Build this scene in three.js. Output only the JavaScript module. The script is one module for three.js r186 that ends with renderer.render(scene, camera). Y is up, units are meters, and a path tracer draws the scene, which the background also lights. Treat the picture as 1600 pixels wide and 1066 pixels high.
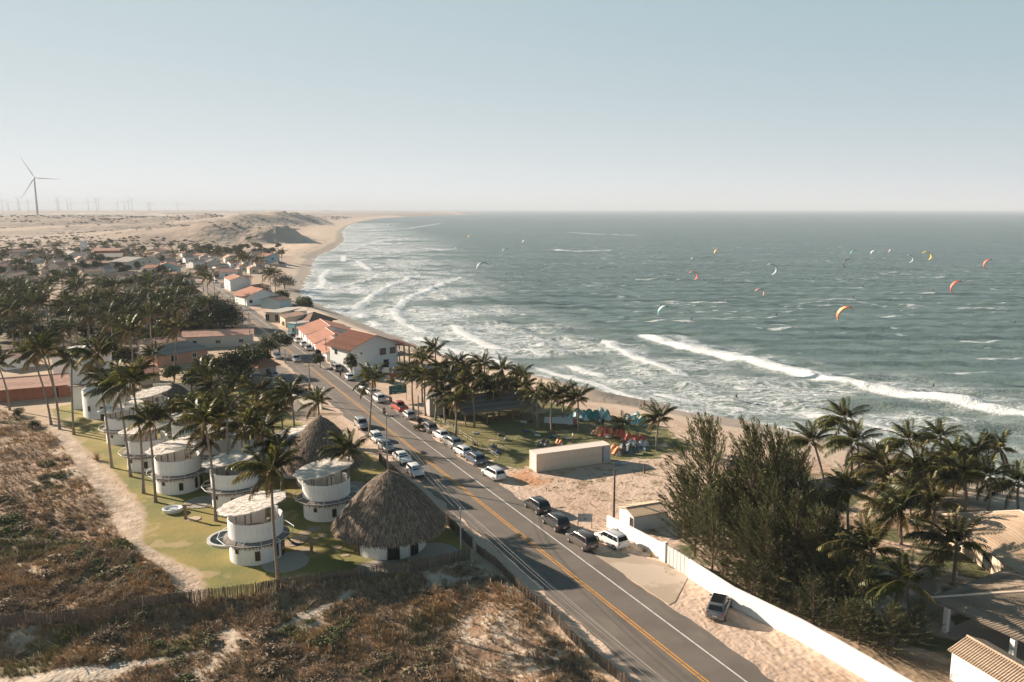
import * as THREE from 'three';
import { mergeGeometries, toCreasedNormals, mergeVertices } from 'three/addons/utils/BufferGeometryUtils.js';
import { MarchingCubes } from 'three/addons/objects/MarchingCubes.js';

// ---------- camera, sky, sun, exposure ----------
const scene = new THREE.Scene();
const FOC = 1244, CAMH = 37.5, HZ = 326;                       // focal length in photo pixels, metres above the road, horizon row
const PITCH = Math.atan((533 - HZ) / FOC), SP = Math.sin(PITCH), CP = Math.cos(PITCH);
const camera = new THREE.PerspectiveCamera(2 * Math.atan(533 / FOC) * 180 / Math.PI, 1024 / 682, 0.5, 60000);
camera.position.set(0, CAMH, 0);
camera.rotation.x = -PITCH;
const SUN = new THREE.Vector3(-0.896, 0.385, -0.444).normalize();
const EXPOSURE = 2.25;
{ // clear hazy sky: white band at the horizon, paler and brighter on the sun's side, deeper blue overhead
  const w = 1024, h = 512, d = new Float32Array(w * h * 4), sh = new THREE.Vector2(SUN.x, SUN.z).normalize();
  const mix = (a, b, t) => a.map((p, i) => p + (b[i] - p) * t);
  for (let j = 0; j < h; j++) for (let i = 0; i < w; i++) {
    const el = Math.max(0, ((j + 0.5) / h - 0.5) * 180), az = ((i + 0.5) / w - 0.5) * 2 * Math.PI;
    const c = Math.cos(az) * sh.x + Math.sin(az) * sh.y, s = 0.5 + 0.5 * c;
    const hor = mix([0.60, 0.655, 0.68], [1.02, 1.01, 0.99], s ** 1.4);
    const mid = mix([0.235, 0.41, 0.49], [0.50, 0.62, 0.665], s ** 1.5);
    const zen = mix([0.036, 0.105, 0.165], [0.055, 0.13, 0.19], s);
    const a = 1 - Math.exp(-el / 7.5), b = Math.min(1, Math.max(0, (el - 13) / 33)), bb = b * b * (3 - 2 * b);
    const k = mix(mix(hor, mid, a), zen, bb);
    for (let q = 0; q < 3; q++) d[(j * w + i) * 4 + q] = k[q] / EXPOSURE * 1.0;
    d[(j * w + i) * 4 + 3] = 1;
  }
  const t = new THREE.DataTexture(d, w, h, THREE.RGBAFormat, THREE.FloatType);
  t.mapping = THREE.EquirectangularReflectionMapping; t.magFilter = t.minFilter = THREE.LinearFilter; t.needsUpdate = true;
  scene.background = t; scene.environment = t;
}
const sun = new THREE.DirectionalLight(new THREE.Color().setRGB(1, 0.835, 0.675), 5);
sun.position.copy(SUN).multiplyScalar(400).add(new THREE.Vector3(-20, 0, -150));
sun.target.position.set(-20, 0, -150); scene.add(sun, sun.target);
sun.castShadow = true; sun.shadow.mapSize.set(4096, 4096);
Object.assign(sun.shadow.camera, { left: -260, right: 260, top: 260, bottom: -260, near: 1, far: 1200 });
scene.fog = new THREE.FogExp2(new THREE.Color().setRGB(0.82, 0.90, 1.0), 0.000118);
const renderer = new THREE.WebGLRenderer({ antialias: true });
renderer.toneMapping = THREE.LinearToneMapping; renderer.toneMappingExposure = EXPOSURE;
renderer.shadowMap.enabled = true;

// ---------- helpers ----------
const V = (x, y, z) => new THREE.Vector3(x, y, z);
let seed = 7;
const rnd = () => { seed = (seed + 0x6d2b79f5) | 0; let t = Math.imul(seed ^ (seed >>> 15), 1 | seed); t = (t + Math.imul(t ^ (t >>> 7), 61 | t)) ^ t; return ((t ^ (t >>> 14)) >>> 0) / 4294967296; };
const rr = (a, b) => a + (b - a) * rnd();
const pick = (a) => a[Math.floor(rnd() * a.length)];
const clamp = (x, a = 0, b = 1) => Math.min(b, Math.max(a, x));
const ss = (a, b, x) => { const t = clamp((x - a) / (b - a)); return t * t * (3 - 2 * t); };
const lerp = (a, b, t) => a + (b - a) * t;
const lerp3 = (a, b, t) => [a[0] + (b[0] - a[0]) * t, a[1] + (b[1] - a[1]) * t, a[2] + (b[2] - a[2]) * t];
const hash = (x, y) => { let h = Math.imul(x, 374761393) + Math.imul(y, 668265263) | 0; h = Math.imul(h ^ (h >>> 13), 1274126177); return ((h ^ (h >>> 16)) >>> 0) / 4294967296; };
const NT = new Float32Array(65536); for (let i = 0; i < 65536; i++) NT[i] = hash(i & 255, i >> 8);
function vn(x, y) {
  const ix = Math.floor(x), iy = Math.floor(y), fx = x - ix, fy = y - iy, u = fx * fx * (3 - 2 * fx), v = fy * fy * (3 - 2 * fy);
  const x0 = ix & 255, x1 = (ix + 1) & 255, y0 = (iy & 255) << 8, y1 = ((iy + 1) & 255) << 8, a = NT[y0 | x0], b = NT[y0 | x1], c = NT[y1 | x0];
  return a + (b - a) * u + (c - a) * v + (a - b - c + NT[y1 | x1]) * u * v;
}
function fbm(x, y, o = 4) { let s = 0, a = 0.5, n = 0; for (let i = 0; i < o; i++) { s += a * vn(x, y); n += a; a *= 0.5; x = x * 2 + 17.3; y = y * 2 + 9.1; } return s / n; }
function vnp(x, y, p) { // repeats every p
  const ix = Math.floor(x), iy = Math.floor(y), fx = x - ix, fy = y - iy, u = fx * fx * (3 - 2 * fx), v = fy * fy * (3 - 2 * fy), x0 = ix % p, x1 = (ix + 1) % p, y0 = iy % p, y1 = (iy + 1) % p, a = hash(x0, y0), b = hash(x1, y0), c = hash(x0, y1);
  return a + (b - a) * u + (c - a) * v + (a - b - c + hash(x1, y1)) * u * v;
}
function fbmp(x, y, o, p) { let s = 0, a = 0.5, n = 0; for (let i = 0; i < o; i++) { s += a * vnp(x, y, p); n += a; a *= 0.5; x *= 2; y *= 2; p *= 2; } return s / n; }
// a point of the place seen at photo pixel (u, v) on the level y, or on the plane z = -d
function P(u, v, y = 0) {
  const a = (u - 800) / FOC, b = -(v - 533) / FOC, dy = b * CP - SP, dz = -b * SP - CP, t = (y - CAMH) / dy;
  return V(a * t, y, dz * t);
}
function PD(u, v, d) {
  const a = (u - 800) / FOC, b = -(v - 533) / FOC, dy = b * CP - SP, dz = -b * SP - CP, t = -d / dz;
  return V(a * t, CAMH + dy * t, -d);
}
// road axis (straight): origin near the camera, unit direction inland, unit normal to the sea side
const RO = [15.3, -59.1], RD = [-0.4456, -0.8952], RN = [0.8952, -0.4456];
const roadPt = (s, n, y = 0) => V(RO[0] + RD[0] * s + RN[0] * n, y, RO[1] + RD[1] * s + RN[1] * n);
const roadN = (x, z) => (x - RO[0]) * RN[0] + (z - RO[1]) * RN[1];
const roadS = (x, z) => (x - RO[0]) * RD[0] + (z - RO[1]) * RD[1];
const ROADRY = Math.atan2(-RD[1], RD[0]);                       // rotation.y that turns local +x along the road inland
// polygons and distances
const pip = (poly, x, z) => { let c = false; for (let i = 0, j = poly.length - 1; i < poly.length; j = i++) { const [a, b] = poly[i], [e, f] = poly[j]; if ((b > z) !== (f > z) && x < (e - a) * (z - b) / (f - b) + a) c = !c; } return c; };
const segd = (ax, az, bx, bz, x, z) => { const dx = bx - ax, dz = bz - az, t = clamp(((x - ax) * dx + (z - az) * dz) / (dx * dx + dz * dz + 1e-9)); return Math.hypot(x - ax - dx * t, z - az - dz * t); };
const lined = (l, x, z) => { let d = 1e9; for (let i = 0; i < l.length - 1; i++) d = Math.min(d, segd(l[i][0], l[i][1], l[i + 1][0], l[i + 1][1], x, z)); return d; };
const polyd = (p, x, z) => { const d = lined([...p, p[0]], x, z); return pip(p, x, z) ? d : -d; };
const pxs = (a, y = 0) => a.map(([u, v]) => { const p = P(u, v, y); return [p.x, p.z]; });
class Field { // bilinear grid of a slow function
  constructor(x0, z0, x1, z1, step, f) {
    this.x0 = x0; this.z0 = z0; this.s = step; this.nx = Math.ceil((x1 - x0) / step) + 1; this.nz = Math.ceil((z1 - z0) / step) + 1; this.x1 = x1; this.z1 = z1;
    this.a = new Float32Array(this.nx * this.nz);
    for (let j = 0; j < this.nz; j++) for (let i = 0; i < this.nx; i++) this.a[j * this.nx + i] = f(x0 + i * step, z0 + j * step);
  }
  has(x, z) { return x >= this.x0 && x <= this.x1 && z >= this.z0 && z <= this.z1; }
  at(x, z) {
    const u = clamp((x - this.x0) / this.s, 0, this.nx - 1.001), v = clamp((z - this.z0) / this.s, 0, this.nz - 1.001), i = Math.floor(u), j = Math.floor(v), a = this.a, n = this.nx, k = j * n + i, fu = u - i, fv = v - j;
    return (a[k] * (1 - fu) + a[k + 1] * fu) * (1 - fv) + (a[k + n] * (1 - fu) + a[k + n + 1] * fu) * fv;
  }
}
// textures: f(u, v) gives linear colour or a grey value
const S8 = new Uint8Array(4097); for (let i = 0; i < 4097; i++) { const c = i / 4096; S8[i] = Math.round(255 * (c <= 0.0031308 ? 12.92 * c : 1.055 * c ** (1 / 2.4) - 0.055)); }
function colTex(w, h, f, rep = true) {
  const d = new Uint8Array(w * h * 4);
  for (let j = 0; j < h; j++) for (let i = 0; i < w; i++) { const c = f((i + 0.5) / w, (j + 0.5) / h), k = (j * w + i) * 4; for (let q = 0; q < 3; q++) d[k + q] = S8[Math.round(clamp(c[q]) * 4096)]; d[k + 3] = 255; }
  const t = new THREE.DataTexture(d, w, h); t.colorSpace = THREE.SRGBColorSpace; t.magFilter = t.minFilter = THREE.LinearFilter; if (rep) t.wrapS = t.wrapT = THREE.RepeatWrapping; t.needsUpdate = true; return t;
}
function greyTex(w, h, f) {
  const d = new Uint8Array(w * h * 4);
  for (let j = 0; j < h; j++) for (let i = 0; i < w; i++) { const c = Math.round(255 * clamp(f((i + 0.5) / w, (j + 0.5) / h))), k = (j * w + i) * 4; d[k] = d[k + 1] = d[k + 2] = c; d[k + 3] = 255; }
  const t = new THREE.DataTexture(d, w, h); t.magFilter = t.minFilter = THREE.LinearFilter; t.wrapS = t.wrapT = THREE.RepeatWrapping; t.needsUpdate = true; return t;
}
const rep = (t, mx, my = mx) => { const c = t.clone(); c.repeat.set(1 / mx, 1 / my); c.needsUpdate = true; return c; };   // metres per tile, for uv in metres
const C = (r, g, b) => new THREE.Color().setRGB(r, g, b);
const mat = (c, roughness = 0.85, o = {}) => new THREE.MeshStandardMaterial({ color: Array.isArray(c) ? C(...c) : c, roughness, ...o });
// mesh collector
class GB {
  constructor() { this.p = []; this.n = []; this.t = []; this.i = []; }
  get count() { return this.p.length / 3; }
  quad(a, b, c, d) {
    const e = V(b.x - a.x, b.y - a.y, b.z - a.z), f = V(d.x - a.x, d.y - a.y, d.z - a.z), n = V().crossVectors(e, V(c.x - a.x, c.y - a.y, c.z - a.z)).normalize(), k = this.count, lu = e.length(), lv = f.length();
    for (const q of [a, b, c, d]) { this.p.push(q.x, q.y, q.z); this.n.push(n.x, n.y, n.z); }
    this.t.push(0, 0, lu, 0, lu, lv, 0, lv); this.i.push(k, k + 1, k + 2, k, k + 2, k + 3); return this;
  }
  tri(a, b, c) {
    const n = V().crossVectors(V().subVectors(b, a), V().subVectors(c, a)).normalize(), k = this.count;
    for (const q of [a, b, c]) { this.p.push(q.x, q.y, q.z); this.n.push(n.x, n.y, n.z); }
    this.t.push(0, 0, b.distanceTo(a), 0, 0, c.distanceTo(a)); this.i.push(k, k + 1, k + 2); return this;
  }
  poly(pts) { for (let i = 1; i < pts.length - 1; i++) this.tri(pts[0], pts[i], pts[i + 1]); return this; }
  box(cx, cy, cz, sx, sy, sz, ry = 0, rx = 0, rz = 0) { // cy is the middle
    const m = new THREE.Matrix4().compose(V(cx, cy, cz), new THREE.Quaternion().setFromEuler(new THREE.Euler(rx, ry, rz, 'YXZ')), V(1, 1, 1)), q = [];
    for (const [x, y, z] of [[-1, -1, -1], [1, -1, -1], [1, 1, -1], [-1, 1, -1], [-1, -1, 1], [1, -1, 1], [1, 1, 1], [-1, 1, 1]]) q.push(V(x * sx / 2, y * sy / 2, z * sz / 2).applyMatrix4(m));
    this.quad(q[4], q[5], q[6], q[7]).quad(q[1], q[0], q[3], q[2]).quad(q[5], q[1], q[2], q[6]).quad(q[0], q[4], q[7], q[3]).quad(q[7], q[6], q[2], q[3]).quad(q[0], q[1], q[5], q[4]); return this;
  }
  tube(pts, r, n = 6, caps = true) { // r: number or array
    let up = V(0, 1, 0.001), base = this.count, L = 0;
    for (let i = 0; i < pts.length; i++) {
      const a = pts[Math.max(0, i - 1)], b = pts[Math.min(pts.length - 1, i + 1)], t = V().subVectors(b, a).normalize();
      if (i) L += pts[i].distanceTo(pts[i - 1]);
      const s = V().crossVectors(Math.abs(t.y) > 0.99 ? V(1, 0, 0) : up, t).normalize(), w = V().crossVectors(t, s), R = Array.isArray(r) ? r[i] : r;
      for (let k = 0; k <= n; k++) { const g = k / n * 2 * Math.PI, d = V().addScaledVector(s, Math.cos(g)).addScaledVector(w, Math.sin(g)); this.p.push(pts[i].x + d.x * R, pts[i].y + d.y * R, pts[i].z + d.z * R); this.n.push(d.x, d.y, d.z); this.t.push(k / n * 2 * Math.PI * R, L); }
    }
    for (let i = 0; i < pts.length - 1; i++) for (let k = 0; k < n; k++) { const a = base + i * (n + 1) + k, b = a + n + 1; this.i.push(a, a + 1, b + 1, a, b + 1, b); }
    if (caps) for (const e of [0, pts.length - 1]) { const q = []; for (let k = 0; k < n; k++) { const o = (base + e * (n + 1) + k) * 3; q.push(V(this.p[o], this.p[o + 1], this.p[o + 2])); } this.poly(e ? q : q.reverse()); }
    return this;
  }
  lathe(prof, seg = 32, a0 = 0, a1 = 2 * Math.PI) { // prof: [r, y] going round the section
    for (let j = 0; j < prof.length - 1; j++) {
      const [r0, y0] = prof[j], [r1, y1] = prof[j + 1], l = Math.hypot(r1 - r0, y1 - y0) || 1e-6, nr = (y1 - y0) / l, ny = -(r1 - r0) / l, base = this.count;
      for (let k = 0; k <= seg; k++) { const g = a0 + (a1 - a0) * k / seg, c = Math.cos(g), s = Math.sin(g); for (const [r, y] of [[r0, y0], [r1, y1]]) { this.p.push(c * r, y, s * r); this.n.push(c * nr, ny, s * nr); this.t.push(g * Math.max(r0, r1), y === y0 ? 0 : l); } }
      for (let k = 0; k < seg; k++) { const a = base + k * 2; this.i.push(a, a + 1, a + 3, a, a + 3, a + 2); }
    }
    return this;
  }
  add(g, m) { // another geometry
    const p = g.attributes.position, n = g.attributes.normal, k = this.count, v = V(), nm = m ? new THREE.Matrix3().getNormalMatrix(m) : null;
    for (let i = 0; i < p.count; i++) { v.fromBufferAttribute(p, i); if (m) v.applyMatrix4(m); this.p.push(v.x, v.y, v.z); v.fromBufferAttribute(n, i); if (nm) v.applyMatrix3(nm).normalize(); this.n.push(v.x, v.y, v.z); this.t.push(g.attributes.uv ? g.attributes.uv.getX(i) : 0, g.attributes.uv ? g.attributes.uv.getY(i) : 0); }
    if (g.index) for (let i = 0; i < g.index.count; i++) this.i.push(k + g.index.getX(i)); else for (let i = 0; i < p.count; i++) this.i.push(k + i);
    return this;
  }
  geo() {
    const g = new THREE.BufferGeometry();
    g.setAttribute('position', new THREE.Float32BufferAttribute(this.p, 3)); g.setAttribute('normal', new THREE.Float32BufferAttribute(this.n, 3)); g.setAttribute('uv', new THREE.Float32BufferAttribute(this.t, 2));
    g.setIndex(this.i); return g;
  }
}
const names = {};
const numbered = (n) => { const k = names[n] = (names[n] ?? -1) + 1; return k ? `${n}_${String(k).padStart(3, '0')}` : n; };
const tag = (o, label, category, group, kind) => { Object.assign(o.userData, { label, category }); if (group) o.userData.group = group; if (kind) o.userData.kind = kind; return o; };
function part(name, g, m, parent, kind) { const o = new THREE.Mesh(g.geo ? g.geo() : g, m); o.name = name; o.castShadow = o.receiveShadow = true; if (kind) o.userData.kind = kind; parent.add(o); return o; }
function thing(name, label, category, pos = V(0, 0, 0), ry = 0, group) { const o = new THREE.Group(); o.name = numbered(name); o.position.copy(pos); o.rotation.y = ry; tag(o, label, category, group); scene.add(o); return o; }
function solo(name, g, m, label, category, group, kind) { const o = part(numbered(name), g, m, scene); return tag(o, label, category, group, kind); }
function copyOf(t, label, pos, ry = 0, group, name) { const o = t.clone(); o.userData = { ...t.userData }; o.name = numbered(name ?? t.name.replace(/_\d{3}$/, '')); o.position.copy(pos); o.rotation.y = ry; o.userData.label = label; if (group) o.userData.group = group; scene.add(o); return o; }
const T0 = Date.now(), LOG = (s) => console.log(s, ((Date.now() - T0) / 1000).toFixed(1));
const ORD = ['first', 'second', 'third', 'fourth', 'fifth', 'sixth', 'seventh', 'eighth', 'ninth', 'tenth', 'eleventh', 'twelfth', 'thirteenth', 'fourteenth', 'fifteenth', 'sixteenth', 'seventeenth', 'eighteenth', 'nineteenth', 'twentieth', 'twenty-first', 'twenty-second', 'twenty-third', 'twenty-fourth', 'twenty-fifth', 'twenty-sixth', 'twenty-seventh', 'twenty-eighth', 'twenty-ninth', 'thirtieth', 'thirty-first', 'thirty-second', 'thirty-third', 'thirty-fourth'];
// ---------- coast, terrain, sea, road ----------
const SEA = -3;
const coast = [[330, 60], [190, -20], ...pxs([[1600, 772], [1520, 748], [1400, 716], [1290, 689], [1225, 673], [1125, 655], [1008, 633], [915, 614], [856, 598], [785, 583], [700, 563], [640, 545], [590, 523], [550, 506], [520, 494], [490, 480], [466, 464], [473, 440], [485, 415], [493, 400], [515, 392], [538, 376], [535, 362], [545, 353], [562, 347], [590, 342], [638, 338.5], [700, 336.5], [758, 333.3]], SEA), [-900, -8600], [-6000, -13500]];
const landPoly = [...coast, [-20000, -22000], [-20000, 3000], [330, 3000]];
const sd0 = (x, z) => { const d = lined(coast, x, z); return pip(landPoly, x, z) ? d : -d; };
const sdGrid = new Field(-460, -640, 420, 80, 4, sd0);
const sdFar = new Field(-4600, -4800, 1500, -400, 16, sd0);
const sd = (x, z) => sdGrid.has(x, z) ? sdGrid.at(x, z) : sdFar.has(x, z) ? sdFar.at(x, z) : sd0(x, z);
const fenceLine = pxs([[-260, 992], [0, 980], [125, 973], [225, 961], [300, 945], [400, 933], [500, 919], [560, 907], [640, 896], [735, 876]]);
const roadFence = [[737, 874], [748, 858]].map(([u, v]) => { const p = P(u, v); return [p.x, p.z]; });
const scrubA = pxs([[-500, 560], [0, 640], [75, 664], [105, 708], [146, 748], [182, 798], [206, 838], [236, 872], [272, 900], [288, 926], [300, 946], [225, 963], [125, 975], [0, 982], [-500, 1010]]);
const scrubB = pxs([[-500, 1000], [0, 978], [300, 944], [400, 932], [540, 909], [640, 896], [740, 874], [793, 906], [880, 990], [960, 1066], [1030, 1135], [1030, 1500], [-900, 1500]]);
const scrubMask = new Field(-120, -190, 40, -10, 1, (x, z) => Math.max(ss(-0.6, 1.2, polyd(scrubA, x, z)), ss(-0.4, 1.2, polyd(scrubB, x, z))));
const dropF = new Field(-120, -110, 40, -10, 1, (x, z) => pip(scrubB, x, z) ? 0.95 * ss(0.2, 3.2, lined(fenceLine, x, z)) * ss(-6, -14, roadN(x, z)) : 0);
const DUNES = [[372, 348, 900, 150, 62, 70, 0.5], [345, 353, 960, 170, 95, 120, 0.5], [290, 361, 880, 90, 75, 90, 0.7], [245, 358, 1050, 120, 60, 90, 0.6], [450, 333, 1750, 210, 70, 130, 0.45], [410, 336, 1600, 180, 80, 140, 0.5], [480, 337, 1900, 140, 60, 110, 0.4], [330, 338, 1700, 260, 90, 260, 0.5], [190, 352, 1250, 200, 80, 180, 0.6], [60, 340, 1700, 300, 140, 420, 0.6], [130, 345, 1500, 200, 90, 240, 0.5], [440, 352, 900, 60, 25, 50, 0.5]]
  .map(([u, v, d, l1, l2, w, a]) => { const p = PD(u, v, d); return { x: p.x, z: p.z, h: p.y, l1, l2, w, c: Math.cos(a), s: Math.sin(a) }; });
function hgt(x, z) {
  const d = sd(x, z), w = z < -160 && z > -345 ? 9 : lerp(26, 60, ss(500, 2000, -z));
  let y = d < -6 ? -3.2 + Math.max(-4, (d + 6) * 0.06) : -3.2 + 3.2 * ss(-6, w, d);
  if (z > -190 && z < -10 && x > -120 && x < 40) { const m = scrubMask.at(x, z); if (m > 0) y += m * ((fbm(x / 9 + 3, z / 9, 3) - 0.42) * 1.9 - dropF.at(x, z) + (fbm(x / 2.2, z / 2.2, 2) - 0.5) * 0.35); }
  if (z < -420 && d > 0) {
    const t = ss(420, 800, -z) * ss(0, 140, d), q = -z;
    let e = 7 * ss(700, 1700, q) + 12 * ss(2400, 5200, q) * ss(300, 1500, d) + 7 * ss(150, 500, d) * (fbm(x / 190, z / 190, 3) - 0.35) + 4.5 * (fbm(x / 45, z / 45, 3) - 0.5), dh = 0;
    for (const k of DUNES) {
      const ax = x - k.x, az = z - k.z; if (Math.abs(ax) > 1400 || Math.abs(az) > 1400) continue;
      let s = ax * k.c + az * k.s, r = -ax * k.s + az * k.c; s += 0.12 * r * r / k.w + 14 * (vn(r / 30 + k.w, 3) - 0.5);
      const g = Math.exp(-(r * r) / (k.w * k.w)), f = s < 0 ? Math.exp(-(s * s) / (k.l1 * k.l1)) : Math.max(0, 1 - s / k.l2) ** 1.1;
      dh = Math.max(dh, k.h * g * f * (0.86 + 0.28 * fbm(x / 22 + 3, z / 22, 3)));
    }
    y += Math.max(e, 0) * t + Math.max(0, dh - e * 0.6) * ss(0, 60, d);
  }
  return y;
}
function ground(u, v) { let y = 0, p; for (let i = 0; i < 8; i++) { p = P(u, v, y); y = hgt(p.x, p.z); } p.y = y; return p; }
const onGround = (x, z) => V(x, hgt(x, z), z);
const pathLine = [[84, 660, 0.5], [100, 683, 0.7], [122, 710, 0.9], [162, 757, 1.25], [200, 806, 1.3], [208, 844, 0.5], [240, 872, 0.4], [284, 902, 0.9], [300, 926, 0.9]].map(([u, v, r]) => { const p = P(u, v); return [p.x, p.z, r]; });
const trackLine = [[-60, 1058, 0.7], [60, 1050, 0.9], [175, 1036, 0.8], [262, 1020, 0.3], [330, 1003, -0.1], [425, 977, 0.1], [500, 950, 0.3], [552, 926, 0.2]].map(([u, v, r]) => { const p = P(u, v); return [p.x, p.z, r]; });
const wline = (l, x, z) => { let m = -9; for (let i = 0; i < l.length - 1; i++) { const [ax, az, ar] = l[i], [bx, bz, br] = l[i + 1], dx = bx - ax, dz = bz - az, t = clamp(((x - ax) * dx + (z - az) * dz) / (dx * dx + dz * dz)); m = Math.max(m, lerp(ar, br, t) - Math.hypot(x - ax - dx * t, z - az - dz * t)); } return m; };
const hotelLawn = pxs([[70, 640], [97, 666], [126, 700], [160, 725], [195, 762], [224, 803], [222, 826], [214, 852], [246, 866], [308, 897], [318, 940], [400, 932], [540, 910], [740, 873], [728, 845], [640, 752], [575, 705], [520, 690], [462, 655], [410, 615], [300, 590], [200, 612]]);
const kiteLawn = pxs([[668, 652], [700, 678], [760, 722], [795, 735], [826, 732], [955, 722], [1032, 717], [1090, 700], [1040, 668], [985, 652], [930, 643], [870, 628], [800, 612], [720, 604], [690, 620]]);
const orangeDirt = pxs([[792, 738], [826, 733], [840, 742], [870, 752], [840, 764], [800, 757]]);
const yardRight = pxs([[1075, 895], [1050, 860], [1060, 800], [1200, 735], [1400, 745], [1600, 770], [1900, 900], [1800, 1300], [1500, 1100], [1250, 980]]);
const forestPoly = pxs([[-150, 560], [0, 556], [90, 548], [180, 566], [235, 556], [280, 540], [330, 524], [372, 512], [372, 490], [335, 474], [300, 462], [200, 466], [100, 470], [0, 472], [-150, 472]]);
const polyF = (poly, step = 1.5) => { const xs = poly.map((p) => p[0]), zs = poly.map((p) => p[1]), f = new Field(Math.min(...xs) - 4, Math.min(...zs) - 4, Math.max(...xs) + 4, Math.max(...zs) + 4, step, (x, z) => polyd(poly, x, z)); return (x, z) => f.has(x, z) ? f.at(x, z) : -9; };
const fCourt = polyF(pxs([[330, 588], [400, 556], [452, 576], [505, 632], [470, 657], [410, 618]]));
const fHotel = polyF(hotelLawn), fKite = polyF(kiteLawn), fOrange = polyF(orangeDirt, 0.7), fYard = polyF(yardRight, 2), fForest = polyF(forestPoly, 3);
function groundCol(x, z, fine) {
  const n1 = fbm(x / 8, z / 8, 3), n2 = fbm(x * 0.9, z * 0.9, 2), n3 = fine ? vn(x * 5, z * 5) : 0.5, j = (n2 - 0.5) * 2.2, d = sd(x, z), rn = roadN(x, z);
  let c = lerp3([0.49, 0.34, 0.245], [0.60, 0.46, 0.355], clamp(n1 * 1.3 + (n3 - 0.5) * 0.35 - 0.1));
  if (rn > 4) { // sand with sparse dry weeds
    const w = ss(0.6, 0.72, fbm(x * 0.55 + 40, z * 0.8, 3) + (n3 - 0.5) * 0.1) * ss(9, 16, rn) * ss(12, 22, d);
    c = lerp3(c, [0.27, 0.21, 0.11], w * 0.55);
    c = lerp3(c, [0.37, 0.255, 0.17], ss(0.5, 0.75, fbm(roadS(x, z) * 0.16, rn * 1.3, 3)) * 0.5 * ss(5, 7, rn));
  } else if (rn < -4.2) {
    const q = ss(-5, -6.5, rn); c = lerp3(c, lerp3([0.36, 0.26, 0.17], [0.50, 0.38, 0.27], n1), q);
  }
  let k = fKite(x, z) + j; if (k > 0) { const t = lerp3([0.185, 0.155, 0.05], [0.125, 0.13, 0.043], clamp(n1 * 1.6 - 0.3 + (n3 - 0.5) * 0.4)); c = lerp3(c, t, ss(0, 0.8, k) * (1 - 0.7 * ss(0.66, 0.78, fbm(x / 3 + 9, z / 3, 3)))); }
  k = fOrange(x, z) + j * 0.5; if (k > 0) c = lerp3(c, [0.50, 0.24, 0.11], ss(0, 1.2, k) * 0.8);
  k = fYard(x, z); if (k > 0) { const q = fbm(x / 4 + 70, z / 4, 3); c = lerp3(c, q > 0.47 ? [0.10, 0.10, 0.04] : [0.27, 0.19, 0.12], ss(0, 1, k) * ss(0.42, 0.55, Math.abs(q - 0.5) + 0.42)); }
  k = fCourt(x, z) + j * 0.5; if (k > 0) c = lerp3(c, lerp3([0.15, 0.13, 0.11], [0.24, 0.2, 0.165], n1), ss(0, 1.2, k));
  k = fHotel(x, z) + j * 0.4; if (k > 0) {
    let t = lerp3([0.31, 0.235, 0.062], [0.15, 0.16, 0.042], clamp(fbm(x / 6 + 5, z / 6, 4) * 2.2 - 0.65 + (n3 - 0.5) * 0.35));
    t = lerp3(t, [0.42, 0.31, 0.17], ss(0.63, 0.75, fbm(x / 2.5 + 31, z / 2.5, 3)) * 0.6); c = lerp3(c, t, ss(0, 0.8, k));
  }
  if (z > -190 && x < 40) {
    const m = scrubMask.at(x, z);
    if (m > 0) {
      const a = fbm(x / 5 + 11, z / 5, 4), b = fbm(x / 1.6, z / 1.1 + 7, 3);
      let t = lerp3([0.235, 0.15, 0.092], [0.41, 0.29, 0.192], clamp(b * 2.4 - 0.75 + (n3 - 0.5) * 0.3));
      t = lerp3(t, [0.13, 0.125, 0.05], ss(0.58, 0.7, fbm(x / 7 + 80, z / 7 + 5, 3)) * 0.7);
      const px = Math.max(0, ss(20, 60, 0)); t = lerp3(t, [0.50, 0.41, 0.31], ss(0.68, 0.78, a + (b - 0.5) * 0.35) * 0.8 + px);
      const s2 = Math.max(sandPatch(x, z), 0); t = lerp3(t, [0.53, 0.44, 0.345], s2 * ss(0.36, 0.56, b));
      c = lerp3(c, t, m);
    }
    k = wline(pathLine, x, z) + j * 0.55; if (k > -0.6) c = lerp3(c, lerp3([0.34, 0.26, 0.19], [0.55, 0.44, 0.345], clamp(n2 * 1.7 - 0.4 + (n3 - 0.5) * 0.6)), ss(-0.5, 0.4, k));
    k = wline(trackLine, x, z) + j * 0.7; if (k > -0.5) c = lerp3(c, lerp3([0.38, 0.3, 0.22], [0.6, 0.51, 0.41], n2), ss(-0.4, 0.3, k));
  }
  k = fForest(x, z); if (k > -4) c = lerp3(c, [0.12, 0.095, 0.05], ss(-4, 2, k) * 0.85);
  if (z < -280) { const v = ss(280, 340, -z) * ss(10, 40, d); c = lerp3(c, lerp3([0.33, 0.24, 0.175], [0.17, 0.14, 0.085], ss(0.38, 0.58, fbm(x / 14, z / 14, 4))), v * 0.85); }
  if (d < 17) { // beach: dry sand, then darker wet sand by the water
    c = lerp3(c, lerp3([0.54, 0.415, 0.31], [0.62, 0.49, 0.375], n1), ss(17, 10, d + j));
    c = lerp3(c, [0.34, 0.285, 0.235], ss(8, 4.5, d + (n1 - 0.5) * 5));
  }
  return c;
}
const sandSpots = [[760, 975, 4.5], [790, 1010, 5], [735, 893, 4.5], [690, 900, 2.5], [480, 960, 2], [830, 1040, 3], [360, 985, 1.6], [560, 1062, 2]].map(([u, v, r]) => { const p = P(u, v); return [p.x, p.z, r]; });
function sandPatch(x, z) { let m = 0; for (const [a, b, r] of sandSpots) m = Math.max(m, ss(1.1, 0.4, Math.hypot(x - a, z - b) / r)); return m; }
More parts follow.
